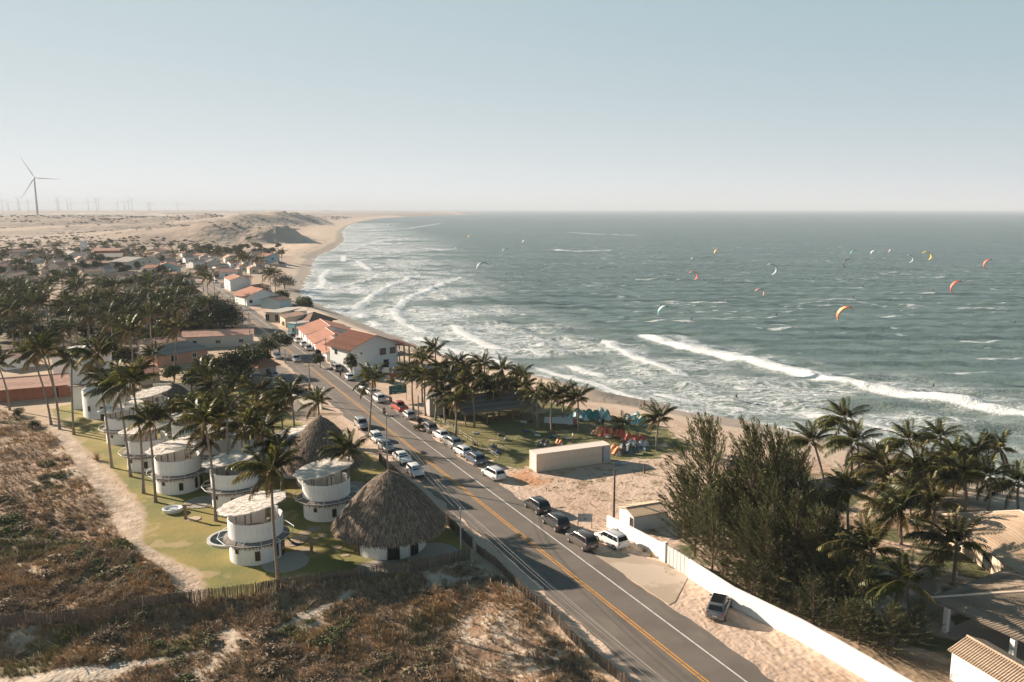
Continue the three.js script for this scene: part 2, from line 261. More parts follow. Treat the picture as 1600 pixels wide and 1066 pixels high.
function dunesCol(x, z) {
  const d = sd(x, z), n = fbm(x / 60, z / 60, 4), b = fbm(x / 14, z / 9, 3);
  let c = lerp3([0.30, 0.225, 0.17], [0.44, 0.345, 0.27], n);
  c = lerp3(c, [0.19, 0.155, 0.10], ss(0.48, 0.62, fbm(x / 26 + 4, z / 26, 4)) * 0.75 * ss(60, 160, d) * ss(0.35, 0.6, b)); c = lerp3(c, [0.26, 0.195, 0.14], ss(0.4, 0.6, fbm(x / 130 + 9, z / 90, 3)) * 0.6 * ss(80, 260, d)); c = lerp3(c, [0.27, 0.2, 0.145], ss(1100, 700, -z) * ss(90, 220, d) * (0.4 + 0.6 * b));
  c = lerp3(c, [0.11, 0.105, 0.065], ss(0.47, 0.55, fbm(x / 420 + 3, z / 260 + 8, 3)) * ss(1700, 2600, -z) * ss(200, 700, d) * 0.9);
  c = lerp3(c, [0.62, 0.54, 0.45], ss(0.52, 0.6, fbm(x / 330 + 31, z / 330, 3)) * ss(900, 1500, -z) * ss(500, 900, d) * 0.8);
  if (d < 90) c = lerp3(c, [0.56, 0.43, 0.32], ss(90, 40, d));
  if (d < 14) c = lerp3(c, [0.30, 0.25, 0.2], ss(14, 6, d));
  return c;
}
const GRAIN = greyTex(512, 512, (u, v) => 0.6 * fbmp(u * 8, v * 8, 4, 8) + 0.4 * vnp(u * 128, v * 128, 128));
const CLUMP = greyTex(512, 512, (u, v) => fbmp(u * 12, v * 12, 5, 12));
function sheet(xs, zs, yf, keep) { // grid with uv 0..1 over its own rectangle (world linear)
  const p = [], t = [], idx = [], nx = xs.length, nz = zs.length, x0 = xs[0], x1 = xs[nx - 1], z0 = zs[0], z1 = zs[nz - 1];
  for (const z of zs) for (const x of xs) { p.push(x, yf(x, z), z); t.push((x - x0) / (x1 - x0), (z - z0) / (z1 - z0)); }
  for (let j = 0; j < nz - 1; j++) for (let i = 0; i < nx - 1; i++) { if (keep && !keep((xs[i] + xs[i + 1]) / 2, (zs[j] + zs[j + 1]) / 2)) continue; const a = j * nx + i; idx.push(a, a + nx, a + nx + 1, a, a + nx + 1, a + 1); }
  const g = new THREE.BufferGeometry(); g.setAttribute('position', new THREE.Float32BufferAttribute(p, 3)); g.setAttribute('uv', new THREE.Float32BufferAttribute(t, 2)); g.setIndex(idx); g.computeVertexNormals(); return g;
}
const lin = (a, b, n) => Array.from({ length: n + 1 }, (_, i) => a + (b - a) * i / n);
const rectTex = (w, h, x0, x1, z0, z1, f) => colTex(w, h, (u, v) => f(lerp(x0, x1, u), lerp(z0, z1, v)), false);
const tiled = (t, x0, x1, z0, z1, m) => { const c = t.clone(); c.repeat.set((x1 - x0) / m, (z1 - z0) / m); c.needsUpdate = true; return c; };
const NEARR = [-78, 78, -144, -36];
{
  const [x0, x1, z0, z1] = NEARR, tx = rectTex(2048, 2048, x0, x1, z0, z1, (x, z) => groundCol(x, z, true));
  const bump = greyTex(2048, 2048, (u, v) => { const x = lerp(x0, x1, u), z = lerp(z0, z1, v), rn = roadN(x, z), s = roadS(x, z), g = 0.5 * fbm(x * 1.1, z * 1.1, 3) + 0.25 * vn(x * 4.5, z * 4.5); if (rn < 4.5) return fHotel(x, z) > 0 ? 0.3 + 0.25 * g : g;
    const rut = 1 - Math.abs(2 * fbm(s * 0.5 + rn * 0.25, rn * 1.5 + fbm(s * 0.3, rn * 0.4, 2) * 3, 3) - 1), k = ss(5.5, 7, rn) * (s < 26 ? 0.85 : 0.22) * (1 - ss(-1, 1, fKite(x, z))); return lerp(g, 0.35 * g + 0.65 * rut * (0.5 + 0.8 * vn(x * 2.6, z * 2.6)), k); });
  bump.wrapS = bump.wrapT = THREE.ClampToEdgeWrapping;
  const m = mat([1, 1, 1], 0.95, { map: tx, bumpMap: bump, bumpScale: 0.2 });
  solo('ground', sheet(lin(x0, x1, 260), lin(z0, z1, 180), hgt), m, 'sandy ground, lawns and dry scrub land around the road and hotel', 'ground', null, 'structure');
}
{
  const [x0, x1, z0, z1] = [-460, 140, -640, 56], inside = (x, z) => x > -74 && x < 74 && z > -140 && z < -40;
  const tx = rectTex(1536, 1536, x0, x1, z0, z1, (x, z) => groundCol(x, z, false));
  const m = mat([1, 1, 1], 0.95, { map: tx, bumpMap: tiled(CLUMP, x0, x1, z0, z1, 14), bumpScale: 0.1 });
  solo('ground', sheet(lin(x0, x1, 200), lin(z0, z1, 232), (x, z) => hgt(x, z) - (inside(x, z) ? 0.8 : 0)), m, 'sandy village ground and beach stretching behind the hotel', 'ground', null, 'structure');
}
{
  const zs = [], n = 190; for (let i = 0; i <= n; i++) zs.push(-20000 * (630 / 20000) ** (i / n));
  const p = [], t = [], idx = [], nx = 260;
  zs.forEach((z) => { for (let i = 0; i <= nx; i++) { const x = lerp(-(-z * 0.85 + 300), -z * 0.06 + 60, i / nx); p.push(x, hgt(x, z) - (z > -660 ? 0.25 : 0), z); t.push((x + 4000) / 4096, (z + 4096) / 4096); } });
  for (let j = 0; j < n; j++) for (let i = 0; i < nx; i++) { const a = j * (nx + 1) + i; idx.push(a, a + nx + 1, a + nx + 2, a, a + nx + 2, a + 1); }
  const g = new THREE.BufferGeometry(); g.setAttribute('position', new THREE.Float32BufferAttribute(p, 3)); g.setAttribute('uv', new THREE.Float32BufferAttribute(t, 2)); g.setIndex(idx); g.computeVertexNormals();
  const tx = colTex(1536, 1536, (u, v) => dunesCol(u * 4096 - 4000, v * 4096 - 4096)), bm = CLUMP.clone(); bm.repeat.set(60, 60); bm.needsUpdate = true;
  solo('dune_terrain', g, mat([1, 1, 1], 0.97, { map: tx, bumpMap: bm, bumpScale: 1.2 }), 'pale sand dunes and scrub plain behind the village reaching the horizon', 'dunes', null, 'structure');
}
LOG('terrain');
// sea
const pl = (a) => pxs(a, SEA);
const BREAK = [ // polyline, half width of the white band (m), how far the torn foam trails to seaward
  { l: pl([[996, 522], [1030, 533], [1080, 547], [1150, 561], [1200, 574], [1260, 587], [1350, 606], [1450, 624], [1600, 650], [1700, 672]]), w: 3.4, t: 22, h: 1.1 },
  { l: pl([[943, 531], [955, 543], [990, 560], [1030, 574], [1072, 588]]), w: 1.8, t: 12, h: 0.7 },
  { l: pl([[704, 507], [716, 519], [731, 528], [750, 538], [790, 548]]), w: 1.7, t: 16, h: 0.5 },
  { l: pl([[818, 543], [822, 549], [853, 557]]), w: 1.4, t: 14, h: 0.4 },
  { l: pl([[646, 527], [690, 543], [720, 553], [760, 563], [800, 575]]), w: 1.8, t: 6, h: 0.35 },
  { l: pl([[833, 575], [873, 588], [926, 601], [976, 620], [1010, 630]]), w: 0.8, t: 5, h: 0.2 },
  { l: pl([[887, 573], [913, 583], [943, 591]]), w: 1.1, t: 4, h: 0.4 }, { l: pl([[971, 595], [998, 601]]), w: 0.8, t: 3, h: 0.3 },
  { l: pl([[1024, 617], [1053, 625], [1085, 630]]), w: 0.8, t: 4, h: 0.25 }, { l: pl([[1255, 648], [1300, 655], [1345, 663], [1400, 676], [1440, 690]]), w: 0.9, t: 7, h: 0.3 }, { l: pl([[1290, 668], [1380, 693]]), w: 0.5, t: 4, h: 0.1 },
  { l: pl([[553, 485], [575, 470], [601, 452], [633, 438], [655, 430]]), w: 2.3, t: 14, h: 0.6 }, { l: pl([[634, 509], [622, 494], [623, 481], [633, 471], [661, 458], [691, 445], [722, 433]]), w: 2.4, t: 16, h: 0.6 },
  { l: pl([[634, 508], [650, 516], [671, 522]]), w: 1.0, t: 10, h: 0.3 }, { l: pl([[480, 466], [500, 448], [503, 440], [500, 434], [508, 426], [513, 420]]), w: 2.0, t: 10, h: 0.3 }, { l: pl([[515, 452], [540, 447], [575, 437], [600, 428]]), w: 1.5, t: 10, h: 0.4 },
  { l: pl([[557, 407], [566, 415], [577, 423]]), w: 2.6, t: 10, h: 0.5 }, { l: pl([[562, 493], [569, 497]]), w: 2.2, t: 5, h: 0.5 }, { l: pl([[576, 503], [592, 511]]), w: 1.5, t: 4, h: 0.4 },
  { l: pl([[537, 400], [535, 409]]), w: 2.4, t: 8, h: 0.4 }, { l: pl([[560, 385], [600, 376], [640, 373], [680, 374]]), w: 2.2, t: 22, h: 0.5 }, { l: pl([[585, 380], [620, 381], [640, 379]]), w: 2.2, t: 20, h: 0.5 }, { l: pl([[660, 388], [690, 391], [715, 389]]), w: 2.2, t: 18, h: 0.4 },
  { l: pl([[860, 390], [900, 393], [960, 391]]), w: 2.4, t: 12, h: 0.4 }, { l: pl([[885, 363], [930, 366], [1000, 368]]), w: 3.0, t: 14, h: 0.4 }, { l: pl([[535, 392], [560, 388], [590, 389]]), w: 2, t: 14, h: 0.3 }, { l: pl([[600, 360], [640, 357], [690, 349]]), w: 2, t: 20, h: 0.3 },
];
// riders and the wakes that they leave
const RIDERS = [[1134, 470, 52], [1080, 500, 36], [1213, 494, 20], [1294, 476, 6], [1334, 466, 26], [1348, 448, 26], [1458, 457, 28], [1439, 465, 22], [1475, 432, 20], [1150, 626, 9], [1458, 609, 8], [1585, 502, 12], [817, 430, 22], [787, 455, 14]];
const WAKES = [...RIDERS.map(([u, v, l]) => { const p = P(u, v + 2, SEA); return { l: [[p.x, p.z], [p.x - l * 0.5, p.z - l * 0.06], [p.x - l, p.z + 0.5]], w: 0.8 }; }),
  ...[[1403, 426, 10], [1015, 437, 14], [1395, 495, 8], [1230, 514, 10], [1545, 534, 14], [1575, 562, 14], [1510, 585, 12], [1010, 560, 4], [830, 455, 9], [735, 440, 8], [825, 493, 4], [690, 404, 10], [640, 398, 12], [1280, 440, 8], [950, 405, 9]].map(([u, v, l]) => { const p = P(u, v, SEA); return { l: [[p.x - l / 2, p.z], [p.x + l / 2, p.z - l * 0.15]], w: 1.1 }; })];
for (const b of [...BREAK, ...WAKES]) { const xs = b.l.map((p) => p[0]), zs = b.l.map((p) => p[1]), m = (b.t ?? 3) + 9; b.bb = [Math.min(...xs) - m, Math.max(...xs) + m, Math.min(...zs) - m, Math.max(...zs) + m]; }
function nearBreak(b, x, z) { // signed distance: + to seaward, and place along the line
  let best = 1e9, sg = 1, along = 0, acc = 0, tot = 0;
  for (let i = 0; i < b.l.length - 1; i++) { const [ax, az] = b.l[i], [bx, bz] = b.l[i + 1], dx = bx - ax, dz = bz - az, L = Math.hypot(dx, dz), t = clamp(((x - ax) * dx + (z - az) * dz) / (L * L)), d = Math.hypot(x - ax - dx * t, z - az - dz * t); if (d < best) { best = d; const cr = dx * (z - az) - dz * (x - ax); sg = b.l[b.l.length - 1][0] > b.l[0][0] ? (cr < 0 ? 1 : -1) : (cr > 0 ? 1 : -1); along = tot + t * L; } tot += L; }
  return [best * sg, along / tot];
}
const ridge = (x, z) => 1 - Math.abs(2 * fbm(x, z, 3) - 1);
function foam(x, z) {
  const s = -sd(x, z), wx = x + (fbm(x / 7, z / 7, 2) - 0.5) * 7, wz = z + (fbm(x / 7 + 50, z / 7, 2) - 0.5) * 7;
  const lace = ss(0.74, 0.97, ridge(wx / 3.0 + 9, wz / 1.7)) * 0.6 + ss(0.72, 0.97, ridge(wx / 1.1, wz / 0.65 + 20)) * 0.5;
  const patch = fbm(x / 26 + 7, z / 15 + 2, 3), left = ss(40, -60, x), big = fbm(x / 60 + 1, z / 38, 2);
  let f = 0;
  f = lace * ss(lerp(78, 150, left), lerp(40, 40, left), s) * ss(lerp(0.38, 0.30, left), lerp(0.6, 0.55, left), patch * 0.7 + big * 0.3) * lerp(0.95, 1.1, left);
  f += left * 0.26 * ss(175, 50, s) * ss(0.3, 0.6, patch) * (0.5 + 0.8 * fbm(x / 2, z / 1.2, 3));
  f = Math.max(f, ss(3.0, 0.4, Math.abs(s - 1.2 - (fbm(x / 9, z / 9, 2) - 0.5) * 9)) * 0.8 * ss(0.3, 0.6, fbm(x * 0.7, z * 0.7, 3)));   // swash line
  for (const b of BREAK) {
    if (x < b.bb[0] || x > b.bb[1] || z < b.bb[2] || z > b.bb[3]) continue;
    const q = (fbm(x / 5 + b.w * 9, z / 5, 3) - 0.5) * 3.6, [d, a] = nearBreak(b, x, z), e = ss(0, 0.06, a) * ss(1, 0.94, a), w = b.w * (0.45 + 0.9 * fbm(a * 14 + b.w * 31, 5, 2)) * e;
    f = Math.max(f, ss(w + 0.5, w * 0.55, Math.abs(d - q * 0.35 - (d > 0 ? 0.8 : 0))) * (0.82 + 0.3 * vn(x * 2, z * 2)));
    if (d > 0) f = Math.max(f, ss(b.t, 1, d + q) * e * (0.18 + lace * 0.8) * ss(0.34, 0.62, fbm(x / 6 + 70, z / 4, 3)) * 1.1);
    else f = Math.max(f, ss(-9, -0.5, d + q) * e * lace * 0.55);
  }
  for (const b of WAKES) {
    if (x < b.bb[0] || x > b.bb[1] || z < b.bb[2] || z > b.bb[3]) continue;
    const [d, a] = nearBreak(b, x, z); f = Math.max(f, ss(b.w * (0.6 + 1.4 * (1 - a)), 0.1, Math.abs(d) + (vn(x * 1.3, z * 1.3) - 0.5) * 0.9) * (0.9 - 0.6 * a));
  }
  return f;
}
function caps(x, z) { const a = fbm(x / 5 + 13, z / 2.6 + 4, 3), b = fbm(x / 50, z / 30 + 12, 2); return ss(0.77, 0.84, a + (b - 0.5) * 0.3) * 0.5; }
function seaCol(x, z, far) {
  const s = -sd(x, z), n = fbm(x / 34, z / 12, 3), k = ss(95, 8, s), m = fbm(x / 7 + 4, z / 3.2, 2);
  let c = lerp3([0.096, 0.142, 0.134], [0.127, 0.176, 0.163], clamp(n * 1.7 - 0.35));
  c = lerp3(c, [0.205, 0.24, 0.21], k * 0.75); c = lerp3(c, [0.08, 0.13, 0.124], (m - 0.5) * 0.5 + 0.12);
  if (s < 4) c = lerp3(c, [0.26, 0.235, 0.2], ss(4, -1, s) * 0.7);
  let f = far > 1 ? 0 : foam(x, z); f = Math.max(f, caps(x, z) * ss(40, 130, s) * (far ? 0.9 : 1));
  return lerp3(c, [0.80, 0.81, 0.80], clamp(f, 0, 0.97));
}
const WV = Array.from({ length: 14 }, (_, i) => { const a = 2.15 + (hash(i, 5) - 0.5) * 1.5, L = 5 + 24 * hash(i, 9) ** 1.5; return [Math.cos(a) * 2 * Math.PI / L, Math.sin(a) * 2 * Math.PI / L, 0.0105 * L * (0.5 + hash(i, 3)), hash(i, 11) * 6.28]; });
function seaY(x, z) {
  const s = -sd(x, z), a = ss(-2, 40, s); let y = 0;
  for (const [kx, kz, A, p] of WV) y += A * Math.sin(kx * x + kz * z + p);
  y = y * 0.8 * (0.25 + 0.75 * a) + (fbm(x / 3, z / 2, 3) - 0.5) * 0.5 * (0.3 + 0.7 * a);
  for (const b of BREAK) {
    if (x < b.bb[0] || x > b.bb[1] || z < b.bb[2] || z > b.bb[3]) continue;
    const [d, al] = nearBreak(b, x, z), e = ss(0, 0.1, al) * ss(1, 0.9, al), f = d < 0 ? ss(-1.6 - b.w * 0.5, 0.2, d) : ss(9, 0, d);
    y += b.h * f * e * (1 + 0.5 * (vn(x, z) - 0.5));
  }
  return SEA + y - ss(6, -4, s) * 0.02;
}
const RIPPLE = greyTex(512, 512, (u, v) => 0.5 * fbmp(u * 10, v * 20, 4, 10) + 0.5 * (1 - Math.abs(2 * fbmp(u * 16, v * 16, 3, 16) - 1)));
const seaMat = (tx, x0, x1, z0, z1, m, b) => new THREE.MeshPhysicalMaterial({ color: C(1, 1, 1), map: tx, roughness: 0.32, ior: 1.33, bumpMap: tiled(RIPPLE, x0, x1, z0, z1, m), bumpScale: b });
{
  const sea = thing('sea', 'grey-green choppy sea with white breakers rolling to the beach', 'sea'); sea.userData.kind = 'structure';
  let [x0, x1, z0, z1] = [-215, 335, -430, -60];
  part('surf_water', sheet(lin(x0, x1, 460), lin(z0, z1, 330), seaY, (x, z) => sd(x, z) < 9), seaMat(rectTex(2048, 2048, x0, x1, z0, z1, (x, z) => sd(x, z) > 9 ? [0.1, 0.1, 0.1] : seaCol(x, z, 0)), x0, x1, z0, z1, 9, 0.22), sea);
  const a = [-215, 1000, -2230, -430];
  part('open_water', sheet([...lin(-700, -215, 60).slice(0, -1), ...lin(-215, 335, 180).slice(0, -1), ...lin(335, 1300, 130)], Array.from({ length: 261 }, (_, i) => -2230 * (430 / 2230) ** (i / 260)), (x, z) => SEA + (seaY(x, z) - SEA) * (z < -435 ? lerp(1, 0.7, ss(430, 900, -z)) : 1), (x, z) => sd(x, z) < 30), seaMat(rectTex(2048, 2048, -700, 1300, -2230, -430, (x, z) => sd(x, z) > 30 ? [0.1, 0.1, 0.1] : seaCol(x, z, 1)), -700, 1300, -2230, -430, 22, 0.8), sea);
  const b = [-9000, 26000, -30000, -2230], far = colTex(512, 512, (u, v) => lerp3([0.097, 0.144, 0.136], [0.126, 0.175, 0.162], fbmp(u * 4, v * 16, 5, 4)));
  far.repeat.set(30, 30);
  part('far_water', sheet(lin(b[0], b[1], 40), lin(b[2], b[3], 40), () => SEA), seaMat(far, ...b, 60, 2.2), sea);
  part('far_water', sheet(lin(335, 3000, 30), lin(-430, 100, 20), () => SEA), seaMat(far, 335, 3000, -430, 100, 30, 0.9), sea);
  part('far_water', sheet(lin(1300, 9000, 30), lin(-2230, -430, 20), () => SEA), seaMat(far, 1300, 9000, -2230, -430, 40, 1.2), sea);
}
LOG('sea');
// road with painted lines
{
  const asphalt = colTex(512, 1024, (u, v) => { const n = fbmp(u * 6, v * 24, 4, 6), g = vnp(u * 256, v * 512, 256), w = Math.exp(-(((u * 2) % 1 - 0.5) ** 2) / 0.02) * 0; let c = lerp3([0.135, 0.115, 0.097], [0.178, 0.154, 0.13], clamp(n * 1.3 - 0.15 + (g - 0.5) * 0.5 + w)); return lerp3(lerp3(c, [0.25, 0.21, 0.165], ss(0.6, 0.75, fbmp(u * 3 + 9, v * 6, 4, 3)) * 0.35), [0.085, 0.08, 0.075], ss(0.64, 0.72, fbmp(u * 2, v * 8, 3, 2)) * 0.22); });
  const m = mat([1, 1, 1], 0.85, { map: rep(asphalt, 10.4, 42), bumpMap: rep(GRAIN, 0.9), bumpScale: 0.006 });
  const strip = (s0, s1, n0, n1, y, step, jag, seedy) => { const p = [], t = [], id = []; let k = 0; for (let s = s0; s <= s1 + 0.01; s += step) { for (const [n, j] of [[n0, -1], [n1, 1]]) { const q = roadPt(s, n + j * jag * (fbm(s * 0.35 + seedy, j * 9, 3) - 0.6) * 2, y); p.push(q.x, q.y, q.z); t.push(n, s); } if (k) id.push(2 * k - 2, 2 * k - 1, 2 * k + 1, 2 * k - 2, 2 * k + 1, 2 * k); k++; } const g = new THREE.BufferGeometry(); g.setAttribute('position', new THREE.Float32BufferAttribute(p, 3)); g.setAttribute('uv', new THREE.Float32BufferAttribute(t, 2)); g.setIndex(id); g.computeVertexNormals(); return g; };
  const road = thing('road', 'straight two-lane asphalt road with double orange centre line', 'road'); road.userData.kind = 'structure';
  part('asphalt', strip(-45, 640, -4.35, 5.3, 0.03, 0.7, 0.62, 3), m, road);
  const WEAR = colTex(64, 1024, (u, v) => { const w = fbmp(u * 6, v * 90, 4, 6); return lerp3([1, 1, 1], [0.6, 0.56, 0.5], ss(0.6, 0.72, w)); });
  const yel = mat([0.60, 0.285, 0.055], 0.75, { map: rep(WEAR, 0.4, 30) }), wht = mat([0.66, 0.64, 0.61], 0.75, { map: rep(WEAR, 0.4, 30) }), dim = mat([0.30, 0.27, 0.24], 0.8, { map: rep(WEAR, 0.4, 9) });
  part('centre_line', strip(-45, 640, -0.24, -0.09, 0.036, 4, 0, 0), yel, road); part('centre_line', strip(-45, 640, 0.09, 0.24, 0.036, 4, 0, 0), yel, road);
  part('edge_line', strip(-45, 640, 2.82, 2.97, 0.036, 4, 0, 0), wht, road); part('edge_line', strip(-45, 640, -2.97, -2.85, 0.036, 4, 0, 0), dim, road);
}
LOG('land');
// ---------- plants ----------
const leafMat = new THREE.MeshPhysicalMaterial({ color: C(1, 1, 1), vertexColors: true, roughness: 0.52, specularIntensity: 0.3, transmission: 0.42, thickness: 0 });
const barkTex = colTex(64, 256, (u, v) => { const r = vnp(u * 8, v * 64, 8), g = fbmp(u * 4, v * 16, 3, 4); return lerp3([0.17, 0.135, 0.105], [0.34, 0.285, 0.235], clamp(r * 0.6 + g * 0.6 - 0.1)); });
const trunkMat = mat([1, 1, 1], 0.95, { map: rep(barkTex, 0.8, 2.2), bumpMap: rep(GRAIN, 0.5), bumpScale: 0.03 });
const woodMat = mat([0.20, 0.145, 0.10], 0.9);
const colored = (gb, c) => { const g = gb.geo(), n = g.attributes.position.count, a = new Float32Array(n * 3); for (let i = 0; i < n; i++) { const k = Array.isArray(c[0]) ? c[i % c.length] : c; a.set(k, i * 3); } g.setAttribute('color', new THREE.BufferAttribute(a, 3)); return g; };
// one frond: a bent rib with two rows of hanging leaflets; grows along +x
function frondGeo(L, e0, bend, droop, pairs, col, ribCol, wind) {
  const pts = [], N = 9; let p = V(0, 0, 0);
  for (let i = 0; i <= N; i++) { const a = e0 - bend * (i / N) ** 1.3; pts.push(p.clone()); p = p.clone().add(V(Math.cos(a), Math.sin(a), wind * (i / N) ** 2).multiplyScalar(L / N)); }
  const rib = new GB().tube(pts, pts.map((_, i) => lerp(0.045, 0.008, i / N)), 3, false), leaf = new GB();
  for (let k = 0; k < pairs; k++) for (const sd of [-1, 1]) {
    const s = 0.14 + 0.86 * (k + 0.5 * rnd()) / pairs, f = s * N, i = Math.min(N - 1, Math.floor(f)), a = pts[i].clone().lerp(pts[i + 1], f - i), t = V().subVectors(pts[i + 1], pts[i]).normalize();
    const b = V(0, 0, 1).multiplyScalar(sd), up = V().crossVectors(V(0, 0, 1), t).normalize(); if (up.y < 0) up.negate();
    const l = L * (0.235 * Math.sin(Math.PI * (0.16 + 0.8 * s)) ** 0.7) * rr(0.85, 1.12), dir = V().addScaledVector(b, 0.78).addScaledVector(t, 0.5 + 0.5 * s).addScaledVector(up, 0.12 - droop * rr(0.7, 1.3)).addScaledVector(V(0, -1, 0), droop * 0.55 * rr(0.6, 1.4)).normalize();
    const w = 0.055 * L / 4, m = a.clone().addScaledVector(dir, l * 0.5).addScaledVector(V(0, 1, 0), 0.02), e = a.clone().addScaledVector(dir, l).add(V(0, -droop * l * 0.35, 0));
    const tw = t.clone().applyAxisAngle(dir, rr(-0.9, 0.9)); leaf.quad(a, m.clone().addScaledVector(tw, -w), e, m.clone().addScaledVector(tw, w));
  }
  return mergeGeometries([colored(leaf, col), colored(rib, ribCol)]);
}
const D2R = Math.PI / 180;
function frondSet(pairs, far) {
  const out = [];
  for (let v = 0; v < 3; v++) {
    const g = () => { const k = rr(0.85, 1.2), c = (far ? [[0.105, 0.135, 0.034], [0.135, 0.148, 0.04], [0.085, 0.112, 0.03]] : [[0.148, 0.165, 0.038], [0.215, 0.19, 0.055], [0.115, 0.138, 0.037]])[v]; return c.map((q) => q * k); };
    out.push([
      frondGeo(rr(3.7, 4.1), 74 * D2R, rr(48, 70) * D2R, 0.25, pairs, g(), [0.26, 0.24, 0.1], rr(-0.15, 0.15)),
      frondGeo(rr(4.1, 4.6), 50 * D2R, rr(70, 92) * D2R, 0.45, pairs, g(), [0.28, 0.24, 0.11], rr(-0.2, 0.2)),
      frondGeo(rr(4.1, 4.6), 22 * D2R, rr(62, 84) * D2R, 0.65, pairs, g(), [0.3, 0.245, 0.12], rr(-0.2, 0.2)),
      frondGeo(rr(3.6, 4.2), -12 * D2R, rr(48, 66) * D2R, 0.8, pairs, [0.25, 0.19, 0.065], [0.33, 0.25, 0.13], rr(-0.2, 0.2)),
      frondGeo(rr(2.8, 3.4), -46 * D2R, rr(28, 40) * D2R, 0.7, Math.round(pairs * 0.7), [0.30, 0.21, 0.12], [0.3, 0.22, 0.14], rr(-0.2, 0.2)),
    ]);
  }
  return out;
}
const frondsFine = frondSet(34), frondsFar = frondSet(20, true);
function crownLayout(n, wind = 1) { // [kind, variant, azimuth, tilt, twist, scale]
  const out = [], tone = Math.floor(rnd() * 3); let az = rr(0, 6.28);
  for (let i = 0; i < n; i++) {
    const f = i / n, kind = f < 0.27 ? 0 : f < 0.58 ? 1 : f < 0.8 ? 2 : f < 0.93 ? 3 : 4; az += 2.4 + rr(-0.3, 0.3);
    const toWind = Math.cos(az);                         // the trade wind blows from +x: fronds facing it are pressed up and back
    const a = az + 0.42 * wind * Math.sin(az) * (kind < 4 ? 1 : 0.3);
    out.push([kind, rnd() < 0.65 ? tone : Math.floor(rnd() * 3), a, toWind * 0.30 * (0.5 + 0.5 * wind) + rr(-0.12, 0.12), rr(-0.5, 0.5), rr(0.85, 1.1) * (toWind > 0.3 ? 0.88 : 1.05)]);
  }
  return out;
}
const frondM = ([, , a, tilt, twist, s]) => new THREE.Matrix4().makeRotationY(-a).multiply(new THREE.Matrix4().makeRotationZ(tilt)).multiply(new THREE.Matrix4().makeRotationX(twist)).multiply(new THREE.Matrix4().makeScale(s, s, s));
const nutMat = mat([0.17, 0.13, 0.045], 0.6);
const nutGeo = (() => { const g = new GB(); for (let i = 0; i < 7; i++) g.add(new THREE.IcosahedronGeometry(0.13, 1), new THREE.Matrix4().makeTranslation(Math.cos(i * 0.9) * 0.24, -0.25 - 0.1 * (i % 3), Math.sin(i * 0.9) * 0.24)); return g.geo(); })();
const crownsFine = Array.from({ length: 10 }, (_, i) => {
  const c = new THREE.Group(); c.name = 'crown';
  for (const l of crownLayout(20, i < 6 ? 1 : 2.3)) { const o = part('frond', frondsFine[l[1]][l[0]], leafMat, c); o.applyMatrix4(frondM(l)); }
  part('coconut_cluster', nutGeo, nutMat, c); return c;
});
const crownsFar = Array.from({ length: 6 }, () => mergeGeometries(crownLayout(20).map((l) => frondsFar[l[1]][l[0]].clone().applyMatrix4(frondM(l)))));
function palmAt(base, top, label, group, scale = 1, fine = true, k = Math.floor(rnd() * 6)) {
  const t = thing('coconut_palm', label, 'palm tree', base, 0, group), d = V().subVectors(top, base), pts = [], bow = V(rr(-0.16, 0.16) - d.x * 0.12, 0, rr(-0.16, 0.16)), N = fine ? 9 : 4, rs = [];
  for (let i = 0; i <= N; i++) { const f = i / N; pts.push(d.clone().multiplyScalar(f).addScaledVector(bow, Math.sin(Math.PI * f) * (d.y * 0.10 + 0.6)).add(V(0, i ? 0 : -0.3, 0))); rs.push(lerp(0.19, 0.115, f) * (i === 0 ? 1.5 : 1) * (0.9 + scale * 0.1)); }
  part('trunk', new GB().tube(pts, rs, fine ? 8 : 5), trunkMat, t);
  const c = fine ? crownsFine[k].clone() : part('crown', crownsFar[k], leafMat, t);
  c.position.copy(d); c.rotation.y = rr(-0.45, 0.45); c.scale.setScalar(scale); if (fine) t.add(c);
  return t;
}
const palm = (ub, vb, uc, vc, label, group, scale = 1, windy = false) => { const b = ground(ub, vb); return palmAt(b, PD(uc, vc, -b.z + rr(-0.6, 0.3)), label, group, scale, true, Math.floor(rnd() * (windy ? 4 : 6)) + (windy ? 6 : 0)); };
// broad-leaved trees and bushes
function cloudGeo(R, n, leaf, cols, flat = 0.75, lumps = 14) { // leaves spread through lumpy clumps
  const g = new GB(), cl = Array.from({ length: lumps }, () => { const a = rr(0, 6.28), h = rr(-0.35, 1), r = Math.sqrt(1 - Math.min(0.98, h * h)) * rr(0.45, 0.95); return [V(Math.cos(a) * r * R * 0.72, h * R * flat * 0.72, Math.sin(a) * r * R * 0.72), R * rr(0.28, 0.46)]; }), c = [];
  for (let i = 0; i < n; i++) {
    const [o, r] = cl[i % lumps], d = V(rr(-1, 1), rr(-1, 1), rr(-1, 1)).normalize(), p = o.clone().addScaledVector(d, r * rr(0.6, 1.05)), a = V(rr(-1, 1), rr(-0.4, 0.6), rr(-1, 1)).normalize(), b = V().crossVectors(a, d.lengthSq() ? d.clone().add(V(rr(-0.8, 0.8), rr(-0.8, 0.8), rr(-0.8, 0.8))) : a).normalize(), l = leaf * rr(0.7, 1.3);
    g.quad(p, p.clone().addScaledVector(a, l * 0.5).addScaledVector(b, l * 0.3), p.clone().addScaledVector(a, l), p.clone().addScaledVector(a, l * 0.5).addScaledVector(b, -l * 0.3)); const k = pick(cols); c.push(k, k, k, k);
  }
  const q = g.geo(), f = new Float32Array(c.length * 3); c.forEach((k, i) => f.set(k, i * 3)); q.setAttribute('color', new THREE.BufferAttribute(f, 3)); return q;
}
const GREENS = [[0.06, 0.085, 0.02], [0.085, 0.105, 0.026], [0.125, 0.13, 0.036], [0.04, 0.06, 0.016]];
